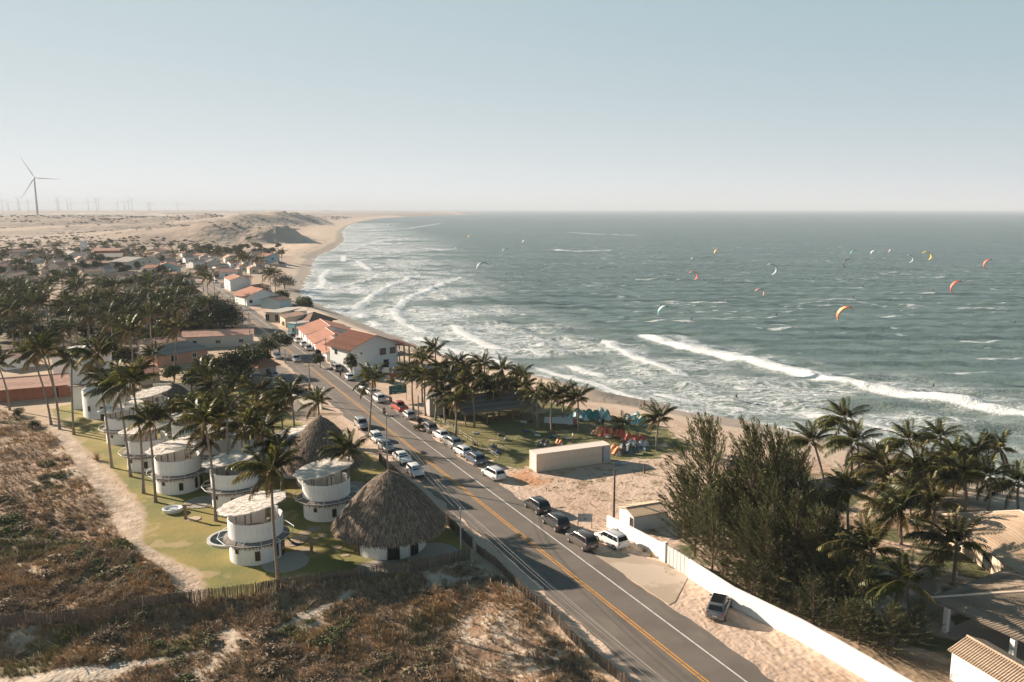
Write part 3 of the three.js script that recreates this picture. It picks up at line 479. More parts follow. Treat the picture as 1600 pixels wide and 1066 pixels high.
const treeCloud = [0, 1, 2].map(() => cloudGeo(3, 3600, 0.34, GREENS)), bushCloud = [0, 1, 2].map(() => cloudGeo(1.3, 1500, 0.17, GREENS, 0.7, 10)), farCloud = [0, 1].map(() => cloudGeo(3, 1300, 0.6, GREENS));
function leafTree(name, base, h, r, label, cat, group, geo = pick(treeCloud), R = 3) {
  const t = thing(name, label, cat, base, 0, group), lim = new GB(), k = r / R;
  lim.tube([V(0, -0.3, 0), V(rr(-0.2, 0.2), h * 0.4, rr(-0.2, 0.2)), V(0, h * 0.75, 0)], [0.16 * k + 0.04, 0.11 * k + 0.03, 0.05], 6);
  for (let i = 0; i < 5; i++) { const a = i * 1.26 + rr(-0.3, 0.3); lim.tube([V(0, h * 0.35, 0), V(Math.cos(a) * r * 0.3, h * 0.6, Math.sin(a) * r * 0.3), V(Math.cos(a) * r * 0.6, h * 0.8, Math.sin(a) * r * 0.6)], [0.07 * k + 0.02, 0.05, 0.02], 5, false); }
  part('trunk', lim, woodMat, t); const c = part('crown', geo, leafMat, t); c.position.y = h - r * 0.62; c.scale.set(k, Math.max(k * 0.9, (h / r) * k * 0.55), k); c.rotation.y = rr(0, 6); return t;
}
const HG = 'palms on the hotel lawn';
for (const [ub, vb, uc, vc, label, s] of [
  [435, 908, 424, 735, 'tall palm in front of the nearest round tower, at the stick fence', 1.05], [548, 800, 546, 704, 'palm standing between the two thatched cone huts', 0.95],
  [337, 814, 320, 660, 'bare-trunked palm behind the small ring pool of the nearest tower', 1], [243, 785, 233, 660, 'palm beside the white oval tub on the lawn', 0.92],
  [224, 771, 206, 598, 'tall palm second along the path edge from the white tub', 1.1], [204, 745, 184, 606, 'leaning palm third along the path edge from the white tub', 1.1], [175, 731, 152, 556, 'tall slim palm beside the bushy agave on the lawn edge', 1.02],
  [115, 679, 112, 562, 'straight palm in front of the tall white slab tower', 1.0], [93, 671, 63, 545, 'right palm of the trio leaning over the long red-tiled building', 1.05], [80, 664, 50, 556, 'left palm of the trio leaning over the long red-tiled building', 1], [90, 641, 72, 549, 'middle palm of the trio over the long red-tiled building', 1],
  [15, 641, -4, 570, 'palm cut by the left picture edge beside the tiled shed', 1], [207, 612, 203, 517, 'tall dark palm behind the white towers, before the palm wood', 1.2], [272, 592, 277, 513, 'high palm standing over the brick house with white window', 1.15], [242, 604, 241, 553, 'short palm beside the brick house with white window', 0.85],
  [322, 632, 322, 584, 'broad palm with hanging brown fronds behind the hotel wall', 1.15], [361, 780, 355, 648, 'slim palm between the third and fourth round towers', 1], [284, 692, 283, 643, 'low palm squeezed between the rear white towers', 0.8],
  [416, 742, 411, 672, 'bushy palm left of the rear thatched cone', 1.05], [463, 713, 455, 618, 'palm by the concrete pole next to the hotel entrance', 1], [405, 692, 402, 612, 'palm in the thick of the hotel court near the street', 0.95], [352, 705, 344, 634, 'palm above the canopies in the middle of the court', 1], [395, 716, 398, 646, 'palm with pale tattered fronds in the court', 0.9],
  [316, 716, 312, 640, 'palm with yellowish fronds between the rear towers', 1], [577, 677, 583, 592, 'single palm standing at the left road edge', 1], [428, 680, 424, 625, 'small palm behind the court beside the parked cars', 0.85], [300, 690, 296, 640, 'palm hidden among the rear canopies', 0.9], [375, 655, 372, 600, 'palm rising behind the court by the shaded wall', 0.9], [158, 640, 150, 585, 'palm beside the white drum building', 0.85],
  [332, 752, 330, 690, 'low palm in front of the middle court tower', 0.85], [262, 720, 258, 648, 'palm rising behind the tower of the white tub', 0.95], [440, 770, 437, 700, 'palm left of the rear thatched cone, before the bushy one', 0.9], [385, 760, 382, 668, 'tall palm between the ring pool tower and the rear cone', 1], [500, 690, 497, 628, 'palm just behind the tip of the rear thatched cone', 0.9], [340, 665, 336, 605, 'palm by the hidden dark thatched cone', 0.95], [220, 640, 216, 580, 'palm between the drum building and the rear tower', 0.95], [442, 700, 440, 640, 'palm behind the hidden tower near the entrance', 0.95],
]) palm(ub, vb, uc, vc, label, HG, s);
// grove by the beach
[[646, 640, 645, 582], [665, 650, 664, 590], [680, 657, 684, 596], [696, 661, 696, 615], [712, 678, 713, 628], [660, 628, 660, 562], [680, 618, 680, 546], [703, 645, 702, 588], [713, 628, 713, 569], [720, 652, 721, 600], [740, 650, 740, 590], [741, 668, 736, 612], [756, 632, 756, 568], [760, 640, 760, 597], [780, 650, 780, 610], [785, 632, 785, 578], [797, 636, 798, 600], [813, 640, 814, 588], [817, 652, 818, 606], [840, 668, 838, 617], [862, 676, 863, 620], [880, 655, 880, 617], [903, 674, 903, 624], [692, 630, 690, 575], [730, 626, 728, 578], [770, 655, 772, 605]]
  .sort((a, b) => a[2] - b[2]).forEach(([a, b, c, d], i) => palm(a, b, c, d, `coconut palm of the beach grove, ${ORD[i]} crown from its village end`, 'palms of the beach grove', rr(0.82, 0.95)));
palm(975, 679, 973, 662, 'dwarf palm among the red kites on the lawn', null, 0.6); palm(1026, 704, 1031, 655, 'stout palm at the lawn corner beside the feathery trees', null, 0.9);
// garden on the right
[[1289, 766, 1271, 690], [1331, 738, 1321, 655], [1342, 760, 1340, 690], [1430, 745, 1421, 690], [1470, 745, 1470, 683], [1490, 775, 1490, 716], [1526, 770, 1527, 710], [1566, 766, 1564, 702], [1592, 800, 1592, 755], [1327, 868, 1325, 768], [1378, 775, 1376, 722], [1424, 820, 1421, 770], [1408, 851, 1409, 800], [1455, 850, 1462, 790], [1350, 953, 1362, 862], [1421, 985, 1418, 910], [1490, 915, 1496, 852], [1445, 790, 1444, 735], [1395, 800, 1390, 745], [1508, 800, 1506, 745], [1545, 800, 1548, 745]]
  .sort((a, b) => a[1] - b[1]).reverse().forEach(([a, b, c, d], i) => palm(a, b, c, d, `windswept palm in the garden behind the white wall, ${ORD[i]} nearest the camera`, 'windswept palms in the walled garden', rr(1.0, 1.15), true));
// palm wood left of the road, the village palms
{
  const xs = [], put = []; let tries = 0;
  while (put.length < 140 && tries++ < 9000) { const u = rr(-30, 372), v = rr(446, 566), p = P(u, v); if (fForest(p.x, p.z) < 1 || roadN(p.x, p.z) > -12 || put.some((q) => Math.hypot(q.x - p.x, q.z - p.z) < 4.6)) continue; put.push(p); }
  for (const p of put) { const h = rnd() < 0.35 ? rr(3, 6) : rr(6.5, 11); palmAt(V(p.x, 0, p.z), V(p.x + rr(-0.9, 0.5), h, p.z + rr(-0.6, 0.6)), 'coconut palm in the dense dark palm wood left of the road', 'palms of the dense wood', rr(1.0, 1.4), false); }
  for (let i = 0; i < 70; i++) { const u = rr(-30, 368), v = rr(448, 566), p = P(u, v); if (fForest(p.x, p.z) < 1 || roadN(p.x, p.z) > -13) continue; leafTree('undergrowth_bush', p, rr(2, 4.5), rr(2.2, 3.8), 'dark leafy bush under the palms of the dense wood', 'bush', 'undergrowth of the palm wood', pick(farCloud)); }
  const vill = [[30, 430, 8], [55, 426, 10], [70, 412, 9], [95, 396, 9], [120, 389, 11], [87, 405, 10], [12, 412, 9], [98, 418, 9], [76, 432, 10], [140, 404, 7], [200, 404, 7], [218, 404, 7], [225, 405, 6], [276, 420, 10], [350, 417, 10], [385, 442, 13], [376, 436, 12], [392, 440, 12], [410, 436, 11], [430, 462, 10], [423, 455, 9], [318, 452, 9], [325, 462, 9], [308, 398, 8], [325, 398, 7], [342, 398, 7], [392, 385, 9], [400, 392, 7], [300, 404, 6], [360, 404, 7], [290, 396, 7], [270, 396, 8], [250, 397, 8], [40, 396, 8], [60, 393, 8], [20, 398, 9], [5, 425, 10], [150, 396, 8], [165, 394, 7], [185, 395, 7], [210, 395, 7], [440, 404, 6], [336, 470, 10], [415, 470, 4]];
  for (const [u, v, h] of vill) { const p = ground(u, v + 4), s = rr(1.05, 1.35); palmAt(p, p.clone().add(V(rr(-0.8, 0.3), h * 1.05, rr(-0.5, 0.5))), `village palm rising at the houses ${u < 150 ? 'left of the white water tower' : u < 300 ? 'around the grey-roofed house' : 'along the far end of the street'}`, `village palms ${u < 150 ? 'left' : u < 300 ? 'middle' : 'street'}`, s, false); }
}
const lt = (u, v, h, r, label, o = {}) => leafTree(o.name ?? 'broad_tree', ground(u, v), h, r, label, o.cat ?? 'tree', o.group, o.geo, o.R);
lt(345, 512, 8.5, 8, 'huge round dark tree between the palm wood and the road', { geo: cloudGeo(3, 9000, 0.2, [[0.03, 0.05, 0.014], [0.045, 0.065, 0.018], [0.07, 0.085, 0.025]], 0.8, 26) });
lt(315, 512, 7, 6, 'round dark tree in front of the tiled long house, left of the largest tree'); lt(365, 602, 6.5, 5.5, 'broad dark tree behind the hotel court wall'); lt(393, 585, 6.5, 5, 'dark leafy tree nearest the side street corner'); lt(330, 600, 5.5, 4.5, 'dark leafy tree behind the broad brown palm');
lt(437, 553, 5.5, 3.6, 'sunlit round street tree on the left kerb before the junction'); lt(420, 558, 5, 3.2, 'smaller round street tree beside the concrete pole'); lt(549, 590, 4.5, 1.9, 'thin yellowish young tree before the white two-storey house'); lt(300, 612, 4, 3, 'light green shrubby tree by the low court wall'); lt(272, 600, 4, 2.6, 'green shrub tree in front of the brick house'); lt(1500, 760, 5.5, 4, 'dense dark tree between the garden palms'); lt(1475, 768, 4.5, 3.6, 'dark leafy tree beside the large beige roof'); lt(1440, 772, 4, 3, 'leafy tree under the thick-trunked palm'); lt(500, 575, 3, 2, 'dark bush tree beside the parked black car');
lt(445, 452, 8, 6.5, 'grey twiggy tree standing over the beach by the white house', { geo: cloudGeo(3, 2200, 0.3, [[0.14, 0.13, 0.10], [0.10, 0.11, 0.07], [0.2, 0.18, 0.14]]) }); lt(440, 470, 4, 4, 'dark low tree on the beach edge below the twiggy tree'); lt(475, 478, 3, 5, 'flat dark sea-grape bush beside the white pavilion'); lt(455, 510, 3, 3, 'dark bush under the thatched beach bar');
[[655, 672, 1.2, 'small green bush beside the silver minivan and dark bin'], [470, 705, 1.4, 'green bush at the hotel entrance pole'], [30, 650, 1.4, 'yellow-brown bush by the red-brick shed wall'], [55, 668, 1.2, 'reddish dry bush at the path start'], [1290, 790, 1.6, 'green bush under the leaning windswept palm'], [1240, 760, 1.5, 'bush by the grey garden wall'], [1215, 735, 1.3, 'low scrub at the beach edge behind the feathery trees'], [565, 615, 1.2, 'rough yellow weeds clump by the beach house yard'], [610, 600, 1.3, 'orange-brown weeds clump in the empty plot'], [634, 590, 1.2, 'dry weeds clump at the grove edge']].forEach(([u, v, r, l]) => lt(u, v, r * 1.0, r, l, { name: 'bush', cat: 'bush', geo: pick(bushCloud), R: 1.3 }));
{ // far village greenery
  for (let i = 0; i < 90; i++) { const u = i < 60 ? rr(-20, 330) : rr(300, 440), v = i < 60 ? rr(390, 440) : rr(388, 402), p = ground(u, v); if (Math.abs(roadN(p.x, p.z)) < 9 || sd(p.x, p.z) < 12) continue; leafTree('village_tree', p, rr(3.5, 6), rr(2.5, 4.5), 'small dark tree among the far village roofs', 'tree', 'trees among the far village roofs', pick(farCloud)); }
}
// feathery casuarinas behind the white wall
function casuarina(h, n, wide = 0.34) {
  const limb = new GB(), leaf = new GB(), cols = [], G = [[0.175, 0.19, 0.082], [0.135, 0.152, 0.064], [0.235, 0.235, 0.11], [0.095, 0.115, 0.046]];
  limb.tube([V(0, -0.4, 0), V(0.1, h * 0.4, 0), V(-0.15, h * 0.75, 0.1), V(-0.35, h * 0.98, 0.15)], [0.15, 0.1, 0.06, 0.015], 7);
  for (let i = 0; i < n; i++) {
    const f = 0.05 + 0.9 * (i / n), a = i * 2.4 + rr(-0.4, 0.4), L = h * (wide * (1 - f) ** 0.6 + 0.07) * rr(0.65, 1.2), el = lerp(0.55, 1.2, f) + rr(-0.15, 0.2), o = V(-0.35 * f ** 2, h * f, 0.15 * f ** 2), d = V(Math.cos(a) * Math.cos(el), Math.sin(el), Math.sin(a) * Math.cos(el)), pts = [0, 0.35, 0.7, 1].map((t) => o.clone().addScaledVector(d, L * t).add(V(-0.16 * L * t * t, 0.22 * L * t * t, 0)));
    limb.tube(pts, [0.025 + 0.03 * (1 - f), 0.022, 0.014, 0.005], 4, false);
    const m = Math.round(34 * L / 2.2) + 8;
    for (let k = 0; k < m; k++) {
      const t = rr(0.25, 1.04), q = Math.min(2, Math.floor(t * 3)), p = pts[q].clone().lerp(pts[q + 1], t * 3 - q).add(V(rr(-1, 1), rr(-0.6, 0.6), rr(-1, 1)).multiplyScalar(0.13)), dir = d.clone().multiplyScalar(1.0).add(V(rr(-0.8, 0.6), rr(0, 0.8), rr(-0.7, 0.7))).normalize(), s = V().crossVectors(dir, V(rr(-1, 1), rr(-1, 1), rr(-1, 1))).normalize().multiplyScalar(rr(0.016, 0.032)), l = rr(0.3, 0.62);
      leaf.quad(p, p.clone().addScaledVector(dir, l * 0.5).add(s), p.clone().addScaledVector(dir, l).add(V(-0.06, -0.05, 0)), p.clone().addScaledVector(dir, l * 0.5).sub(s)); const c = pick(G); cols.push(c, c, c, c);
    }
  }
  const g = leaf.geo(), f = new Float32Array(cols.length * 3); cols.forEach((k, i) => f.set(k, i * 3)); g.setAttribute('color', new THREE.BufferAttribute(f, 3));
  return [limb.geo(), g];
}
const casu = [casuarina(10, 105, 0.36), casuarina(10.5, 100, 0.30), casuarina(9.5, 95, 0.40)];
[[1085, 868, 7.5], [1106, 850, 12.6], [1128, 878, 8], [1150, 858, 8.5], [1172, 880, 12.4], [1190, 866, 8.8], [1205, 905, 8.4], [1212, 888, 12.8], [1240, 920, 8.0], [1262, 905, 8.6], [1284, 935, 8.0], [1112, 893, 7.5], [1165, 915, 7.0], [1300, 915, 6.5], [1068, 842, 7], [1245, 872, 10.5], [1320, 955, 6.2], [1345, 975, 5.2], [1270, 940, 7.5], [1225, 850, 9], [1195, 930, 7.5], [1290, 890, 6.5]].sort((a, b) => a[0] - b[0]).forEach(([u, v, h], i) => {
  const t = thing('casuarina_tree', `feathery casuarina behind the white wall, ${ORD[i]} trunk from the small shed`, 'tree', ground(u, v), rr(-0.5, 0.5), 'feathery casuarinas behind the white wall'), [l, g] = casu[i % 3], k = h / 10 * 1.12;
  for (const [n, q, m] of [['trunk', l, woodMat], ['crown', g, leafMat]]) part(n, q, m, t).scale.set(k * 1.02, k, k * 1.02);
});
// low growth of the same trees along the wall
[[1205, 948], [1225, 955], [1248, 968], [1270, 975], [1292, 985], [1318, 996], [1342, 1006], [1365, 1015], [1385, 1022], [1150, 925], [1175, 935], [1128, 913], [1400, 1010], [1330, 975], [1300, 960], [1430, 1000]].sort((a, b) => a[0] - b[0]).forEach(([u, v], i) => {
  const t = thing('casuarina_shrub', `low feathery shrub behind the long white wall, ${ORD[i]} from the gate`, 'shrub', ground(u, v), rr(0, 6), 'low feathery shrubs behind the white wall'), [l, g] = casu[i % 3], k = rr(0.26, 0.42);
  for (const [n, q, m] of [['trunk', l, woodMat], ['crown', g, leafMat]]) part(n, q, m, t).scale.set(k * 1.7, k, k * 1.7);
});
// dry scrub of the foreground
{
  const blade = (n, h, sp, w, lean) => { const g = new GB(); for (let i = 0; i < n; i++) { const a = rr(0, 6.28), o = V(Math.cos(a), 0, Math.sin(a)).multiplyScalar(rr(0, sp * 0.4)), s = V(-Math.sin(a), 0, Math.cos(a)).multiplyScalar(w), e = V(Math.cos(a) * rr(0.2, 1) * sp + lean, h * rr(0.5, 1), Math.sin(a) * rr(0.2, 1) * sp), m = o.clone().lerp(e, 0.55).add(V(0, h * 0.12, 0)); g.tri(o.clone().sub(s), o.clone().add(s), m).tri(m.clone().sub(s), m.clone().add(s), e); } return g.geo(); };
  const twig = (n, h) => { const g = new GB(); for (let i = 0; i < n; i++) { const a = rr(0, 6.28), e = V(Math.cos(a) * rr(0.2, 0.8), h * rr(0.5, 1), Math.sin(a) * rr(0.2, 0.8)), m = e.clone().multiplyScalar(0.5).add(V(rr(-0.1, 0.1), 0.1, rr(-0.1, 0.1))); g.tube([V(0, 0, 0), m, e], [0.025, 0.018, 0.008], 3, false); for (let k = 0; k < 3; k++) g.tube([m.clone().lerp(e, k * 0.3), m.clone().lerp(e, k * 0.3).add(V(rr(-0.3, 0.3), rr(0, 0.3), rr(-0.3, 0.3)))], [0.012, 0.005], 3, false); } return g.geo(); };
  const kinds = [blade(16, 0.42, 0.3, 0.026, -0.12), blade(12, 0.3, 0.36, 0.03, -0.1), blade(20, 0.6, 0.36, 0.024, -0.16)], tm = mat([1, 1, 1], 0.9), M = new THREE.Matrix4(), col = new THREE.Color();
  const lots = kinds.map(() => []), cc = kinds.map(() => []), twigs = [];
  for (let i = 0; i < 260000; i++) {
    const far = rnd() < 0.4, x = far ? rr(-110, -22) : rr(-62, 22), z = far ? rr(-170, -68) : rr(-86, -42); if (x < z * 0.72 || x > -z * 0.35) continue;
    const m = scrubMask.at(x, z); if (m < 0.35 || rnd() > m) continue;
    const a = fbm(x / 5 + 11, z / 5, 4), b = fbm(x / 1.6, z / 1.1 + 7, 3); if (rnd() < ss(0.66, 0.76, a + (b - 0.5) * 0.35) * 0.9 + sandPatch(x, z) * 0.8 || wline(pathLine, x, z) > -0.4 || wline(trackLine, x, z) > -0.2 || rnd() > b * 1.9 - 0.25) continue;
    const green = ss(0.56, 0.68, fbm(x / 7 + 80, z / 7 + 5, 3)), k = Math.floor(rnd() * 3), or = ss(0.55, 0.7, fbm(x / 6 + 200, z / 6, 3)); let c = lerp3([0.225, 0.15, 0.09], [0.62, 0.475, 0.31], rnd() ** 1.4); c = lerp3(c, [0.48, 0.30, 0.13], or * 0.4); c = lerp3(c, [0.14, 0.155, 0.045], green * rr(0.3, 1));
    const s = rr(0.4, 0.95) * lerp(0.6, 1.35, b) * (rnd() < 0.04 ? 1.7 : 1); lots[k].push(new THREE.Matrix4().compose(V(x, hgt(x, z) - 0.03, z), new THREE.Quaternion().setFromAxisAngle(V(0, 1, 0), rr(-0.8, 0.8)), V(s * 1.2, s * rr(0.7, 1.2), s * 1.2))); cc[k].push(c);
    if (z > -88 && rnd() < 0.006) twigs.push([x, z]);
  }
  lots.forEach((l, k) => { const o = new THREE.InstancedMesh(kinds[k], tm, l.length); l.forEach((m, i) => { o.setMatrixAt(i, m); o.setColorAt(i, col.setRGB(...cc[k][i])); }); o.name = numbered('dry_grass'); o.castShadow = o.receiveShadow = true; tag(o, ['dry brown tufted grass covering the foreground dunes', 'low matted dry grass covering the foreground dunes', 'taller dry grass covering the foreground dunes'][k], 'grass', null, 'stuff'); scene.add(o); });
  const shrubs = [], sc = [], weeds = [];
  for (let i = 0; i < 9000 && shrubs.length < 620; i++) { const x = rr(-70, 18), z = rr(-120, -44), m = scrubMask.at(x, z); if (m < 0.8 || x < z * 0.72 || fbm(x / 9 + 40, z / 9, 3) < 0.52 || wline(pathLine, x, z) > -0.8 || wline(trackLine, x, z) > -0.5) continue; const s = rr(0.35, 1.0) * (rnd() < 0.15 ? 1.7 : 1); shrubs.push(new THREE.Matrix4().compose(V(x, hgt(x, z) + 0.1 * s, z), new THREE.Quaternion().setFromAxisAngle(V(0, 1, 0), rr(0, 6)), V(s * 1.3, s * 0.8, s * 1.3))); sc.push(lerp3(lerp3([0.17, 0.12, 0.075], [0.33, 0.25, 0.17], rnd()), [0.12, 0.13, 0.045], ss(0.5, 0.6, fbm(x / 7 + 80, z / 7 + 5, 3)))); }
  const so = new THREE.InstancedMesh(cloudGeo(0.7, 260, 0.16, [[1, 1, 1], [0.7, 0.7, 0.7]], 0.8, 7), mat([1, 1, 1], 0.95), shrubs.length); shrubs.forEach((m, i) => { so.setMatrixAt(i, m); so.setColorAt(i, col.setRGB(...sc[i])); }); so.name = 'dry_shrub'; tag(so, 'low dry brown and green shrubs scattered through the foreground scrub', 'shrub', null, 'stuff'); scene.add(so);
  for (let i = 0; i < 9000; i++) { const n = rr(9, 34), s = rr(14, 75), p = roadPt(s, n), d = fKite(p.x, p.z); if (d > 0.5 || fYard(p.x, p.z) > -1 || rnd() > ss(0.52, 0.7, fbm(p.x * 0.55 + 40, p.z * 0.8, 3)) || sd(p.x, p.z) < 22) continue; const k = rr(0.3, 0.8); weeds.push(new THREE.Matrix4().compose(onGround(p.x, p.z), new THREE.Quaternion().setFromAxisAngle(V(0, 1, 0), rr(0, 6)), V(k, k * 0.7, k))); }
  const wo = new THREE.InstancedMesh(kinds[1], mat([0.30, 0.25, 0.12], 0.9), weeds.length); weeds.forEach((m, i) => wo.setMatrixAt(i, m)); wo.name = 'sand_weed'; tag(wo, 'sparse dry weeds on the sandy lot behind the container', 'weeds', null, 'stuff'); scene.add(wo);
  const tg = twig(9, 0.9), o = new THREE.InstancedMesh(tg, mat([0.27, 0.215, 0.165], 0.9), twigs.length); twigs.forEach(([x, z], i) => o.setMatrixAt(i, M.compose(V(x, hgt(x, z), z), new THREE.Quaternion().setFromAxisAngle(V(0, 1, 0), rr(0, 6)), V(1, 1, 1).multiplyScalar(rr(0.6, 1.3))))); o.name = 'dead_brushwood'; tag(o, 'bare grey brushwood scattered over the foreground scrub', 'brushwood', null, 'stuff'); scene.add(o);
  LOG('tufts ' + lots.map((l) => l.length));
}
{ // low scrub dotted over the dune plain, and the dark woods at its far edge
  const M = new THREE.Matrix4(), q = new THREE.Quaternion(), col = new THREE.Color(), ms = [], cs = [];
  for (let i = 0; i < 26000; i++) { const d = 520 + 2600 * rnd() ** 1.6, x = -d * rr(-0.02, 0.72), z = -d, c = sd(x, z); if (c < 70) continue; const f = fbm(x / 60 + 4, z / 45, 3), wood = d > 1900 && d < 2700 && x < -d * 0.36; if (!wood && rnd() > ss(0.42, 0.66, f) * 0.9) continue; if (wood && rnd() < 0.3) continue; const s = wood ? rr(3, 6) : rr(0.5, 1.5) * (0.7 + d / 1500); ms.push(M.clone().compose(V(x, hgt(x, z) - 0.2, z), q, V(s * 1.4, s * 0.75, s * 1.4))); cs.push(wood ? [0.06, 0.065, 0.03] : lerp3([0.10, 0.085, 0.045], [0.17, 0.13, 0.08], rnd())); }
  const g = cloudGeo(1, 60, 0.7, [[1, 1, 1]], 0.8, 6), o = new THREE.InstancedMesh(g, mat([1, 1, 1], 0.95), ms.length); ms.forEach((m, i) => { o.setMatrixAt(i, m); o.setColorAt(i, col.setRGB(...cs[i])); }); o.name = 'dune_scrub'; tag(o, 'dark low scrub dotted over the dune plain behind the village', 'scrub', null, 'stuff'); scene.add(o);
}
LOG('plants');
// ---------- buildings ----------
const plasterTex = colTex(256, 256, (u, v) => { const a = fbmp(u * 4, v * 4, 5, 4), s = ss(0.58, 0.8, fbmp(u * 24, v * 3, 4, 3)); return lerp3(lerp3([0.93, 0.92, 0.9], [1, 1, 1], a), [0.62, 0.61, 0.58], s * 0.45); });
const plaster = (c, m = 5) => mat(c, 0.85, { map: rep(plasterTex, m), bumpMap: rep(GRAIN, 1.3), bumpScale: 0.012 });
const WHITE = plaster([0.83, 0.82, 0.805]), OFFW = plaster([0.60, 0.56, 0.50]), CREAM = plaster([0.62, 0.52, 0.41]), GREYW = plaster([0.40, 0.39, 0.37]), BLUEW = plaster([0.36, 0.50, 0.55]), TEALW = plaster([0.07, 0.22, 0.25]), PINKW = plaster([0.52, 0.30, 0.22]);
const BRICK = mat([1, 1, 1], 0.9, { map: rep(colTex(128, 128, (u, v) => { const r = Math.floor(v * 12), b = (u * 6 + (r % 2) * 0.5) % 1; return (v * 12) % 1 < 0.14 || b < 0.06 ? [0.30, 0.22, 0.17] : lerp3([0.30, 0.095, 0.045], [0.40, 0.15, 0.08], hash(r, Math.floor(u * 6 + (r % 2) * 0.5))); }), 1.6), bumpMap: rep(GRAIN, 0.8), bumpScale: 0.02 });
const tileCol = (a, b, dirt) => colTex(512, 512, (u, v) => { const r = Math.floor(v * 32), c = Math.floor(u * 40), k = hash(c, r), n = fbmp(u * 5, v * 5, 4, 5); let q = lerp3(a, b, k * 0.7 + n * 0.4); q = lerp3(q, dirt, ss(0.5, 0.7, n) * 0.55); return (v * 32) % 1 < 0.13 ? q.map((x) => x * 0.72) : q; });
const roofM = (a, b, d) => mat([1, 1, 1], 0.85, { map: rep(tileCol(a, b, d), 10, 11), bumpMap: rep(GRAIN, 0.7), bumpScale: 0.03 });
const ROOF = { red: roofM([0.33, 0.135, 0.08], [0.41, 0.185, 0.115], [0.26, 0.115, 0.075]), pink: roofM([0.52, 0.28, 0.205], [0.64, 0.39, 0.295], [0.38, 0.21, 0.155]), beige: roofM([0.50, 0.365, 0.25], [0.60, 0.46, 0.33], [0.35, 0.25, 0.17]), tan: roofM([0.24, 0.19, 0.14], [0.33, 0.265, 0.2], [0.17, 0.13, 0.095]), brown: roofM([0.21, 0.125, 0.085], [0.28, 0.17, 0.12], [0.16, 0.10, 0.075]), grey: roofM([0.30, 0.27, 0.24], [0.38, 0.345, 0.31], [0.22, 0.2, 0.18]), concrete: mat([0.46, 0.44, 0.41], 0.9, { map: rep(plasterTex, 7) }), dark: roofM([0.10, 0.085, 0.075], [0.14, 0.12, 0.1], [0.08, 0.07, 0.06]) };
const FRAME = mat([0.115, 0.065, 0.035], 0.7), FRAMEW = mat([0.7, 0.68, 0.65], 0.6), GLASS = mat([0.02, 0.026, 0.028], 0.08), RED = mat([0.5, 0.05, 0.035], 0.6), METAL = mat([0.45, 0.45, 0.44], 0.45, { metalness: 0.6 }), WHITEP = mat([0.75, 0.74, 0.72], 0.5), CONC = mat([0.40, 0.36, 0.31], 0.9, { map: rep(plasterTex, 3), bumpMap: rep(GRAIN, 1), bumpScale: 0.01 }), POST = mat([0.23, 0.17, 0.115], 0.85), DARKM = mat([0.03, 0.03, 0.03], 0.6), DECK = mat([0.25, 0.17, 0.12], 0.85);
// a window or door on a wall: centre (x, y) on the plane z of the local frame, facing +z after turn ry about the frame's origin
function opening(parent, name, x, y, z, w, h, ry = 0, frame = FRAME, bars = true) {
  const q = new THREE.Matrix4().makeRotationY(ry), f = new GB(), T = 0.09;
  f.box(x, y + h / 2 - T / 2, z, w, T, 0.1).box(x, y - h / 2 + T / 2, z, w, T, 0.1).box(x - w / 2 + T / 2, y, z, T, h - 2 * T, 0.1).box(x + w / 2 - T / 2, y, z, T, h - 2 * T, 0.1); if (bars) f.box(x, y, z - 0.01, 0.05, h - 2 * T, 0.07);
  const g = f.geo().applyMatrix4(q), o = part(name, g, frame, parent); part('pane', new GB().box(x, y, z - 0.005, w - 2 * T, h - 2 * T, 0.03).geo().applyMatrix4(q), GLASS, o); return o;
}
// corrugated roof slope between eave edge a-b and ridge edge d-c
function slope(a, b, c, d, ribs, th = 0.07) {
  const g = new GB(), n = V().crossVectors(V().subVectors(b, a), V().subVectors(d, a)).normalize(), L = a.distanceTo(b), N = ribs ? Math.max(2, Math.round(L / ribs)) : 1;
  if (n.y < 0) n.negate();
  const down = n.clone().multiplyScalar(-th), at = (t, s) => a.clone().lerp(b, t).lerp(d.clone().lerp(c, t), s);
  if (!ribs) g.quad(a, b, c, d);
  else for (let i = 0; i < N; i++) { const w = 0.055, hh = [0, w, w, 0], tt = [0, 0.28, 0.62, 0.9, 1]; for (let k = 0; k < 4; k++) { const t0 = (i + tt[k]) / N, t1 = (i + tt[k + 1]) / N, h0 = [0, w, w, 0][k], h1 = [w, w, 0, 0][k]; const q = (t, s, h) => at(t, s).addScaledVector(n, h); g.quad(q(t0, 0, h0), q(t1, 0, h1), q(t1, 1, h1), q(t0, 1, h0)); } }
  const A = a.clone().add(down), B = b.clone().add(down), D = d.clone().add(down), E = c.clone().add(down);
  g.quad(B, A, D, E).quad(A, B, b, a).quad(b, B, E, c).quad(A, a, d, D); return g;
}
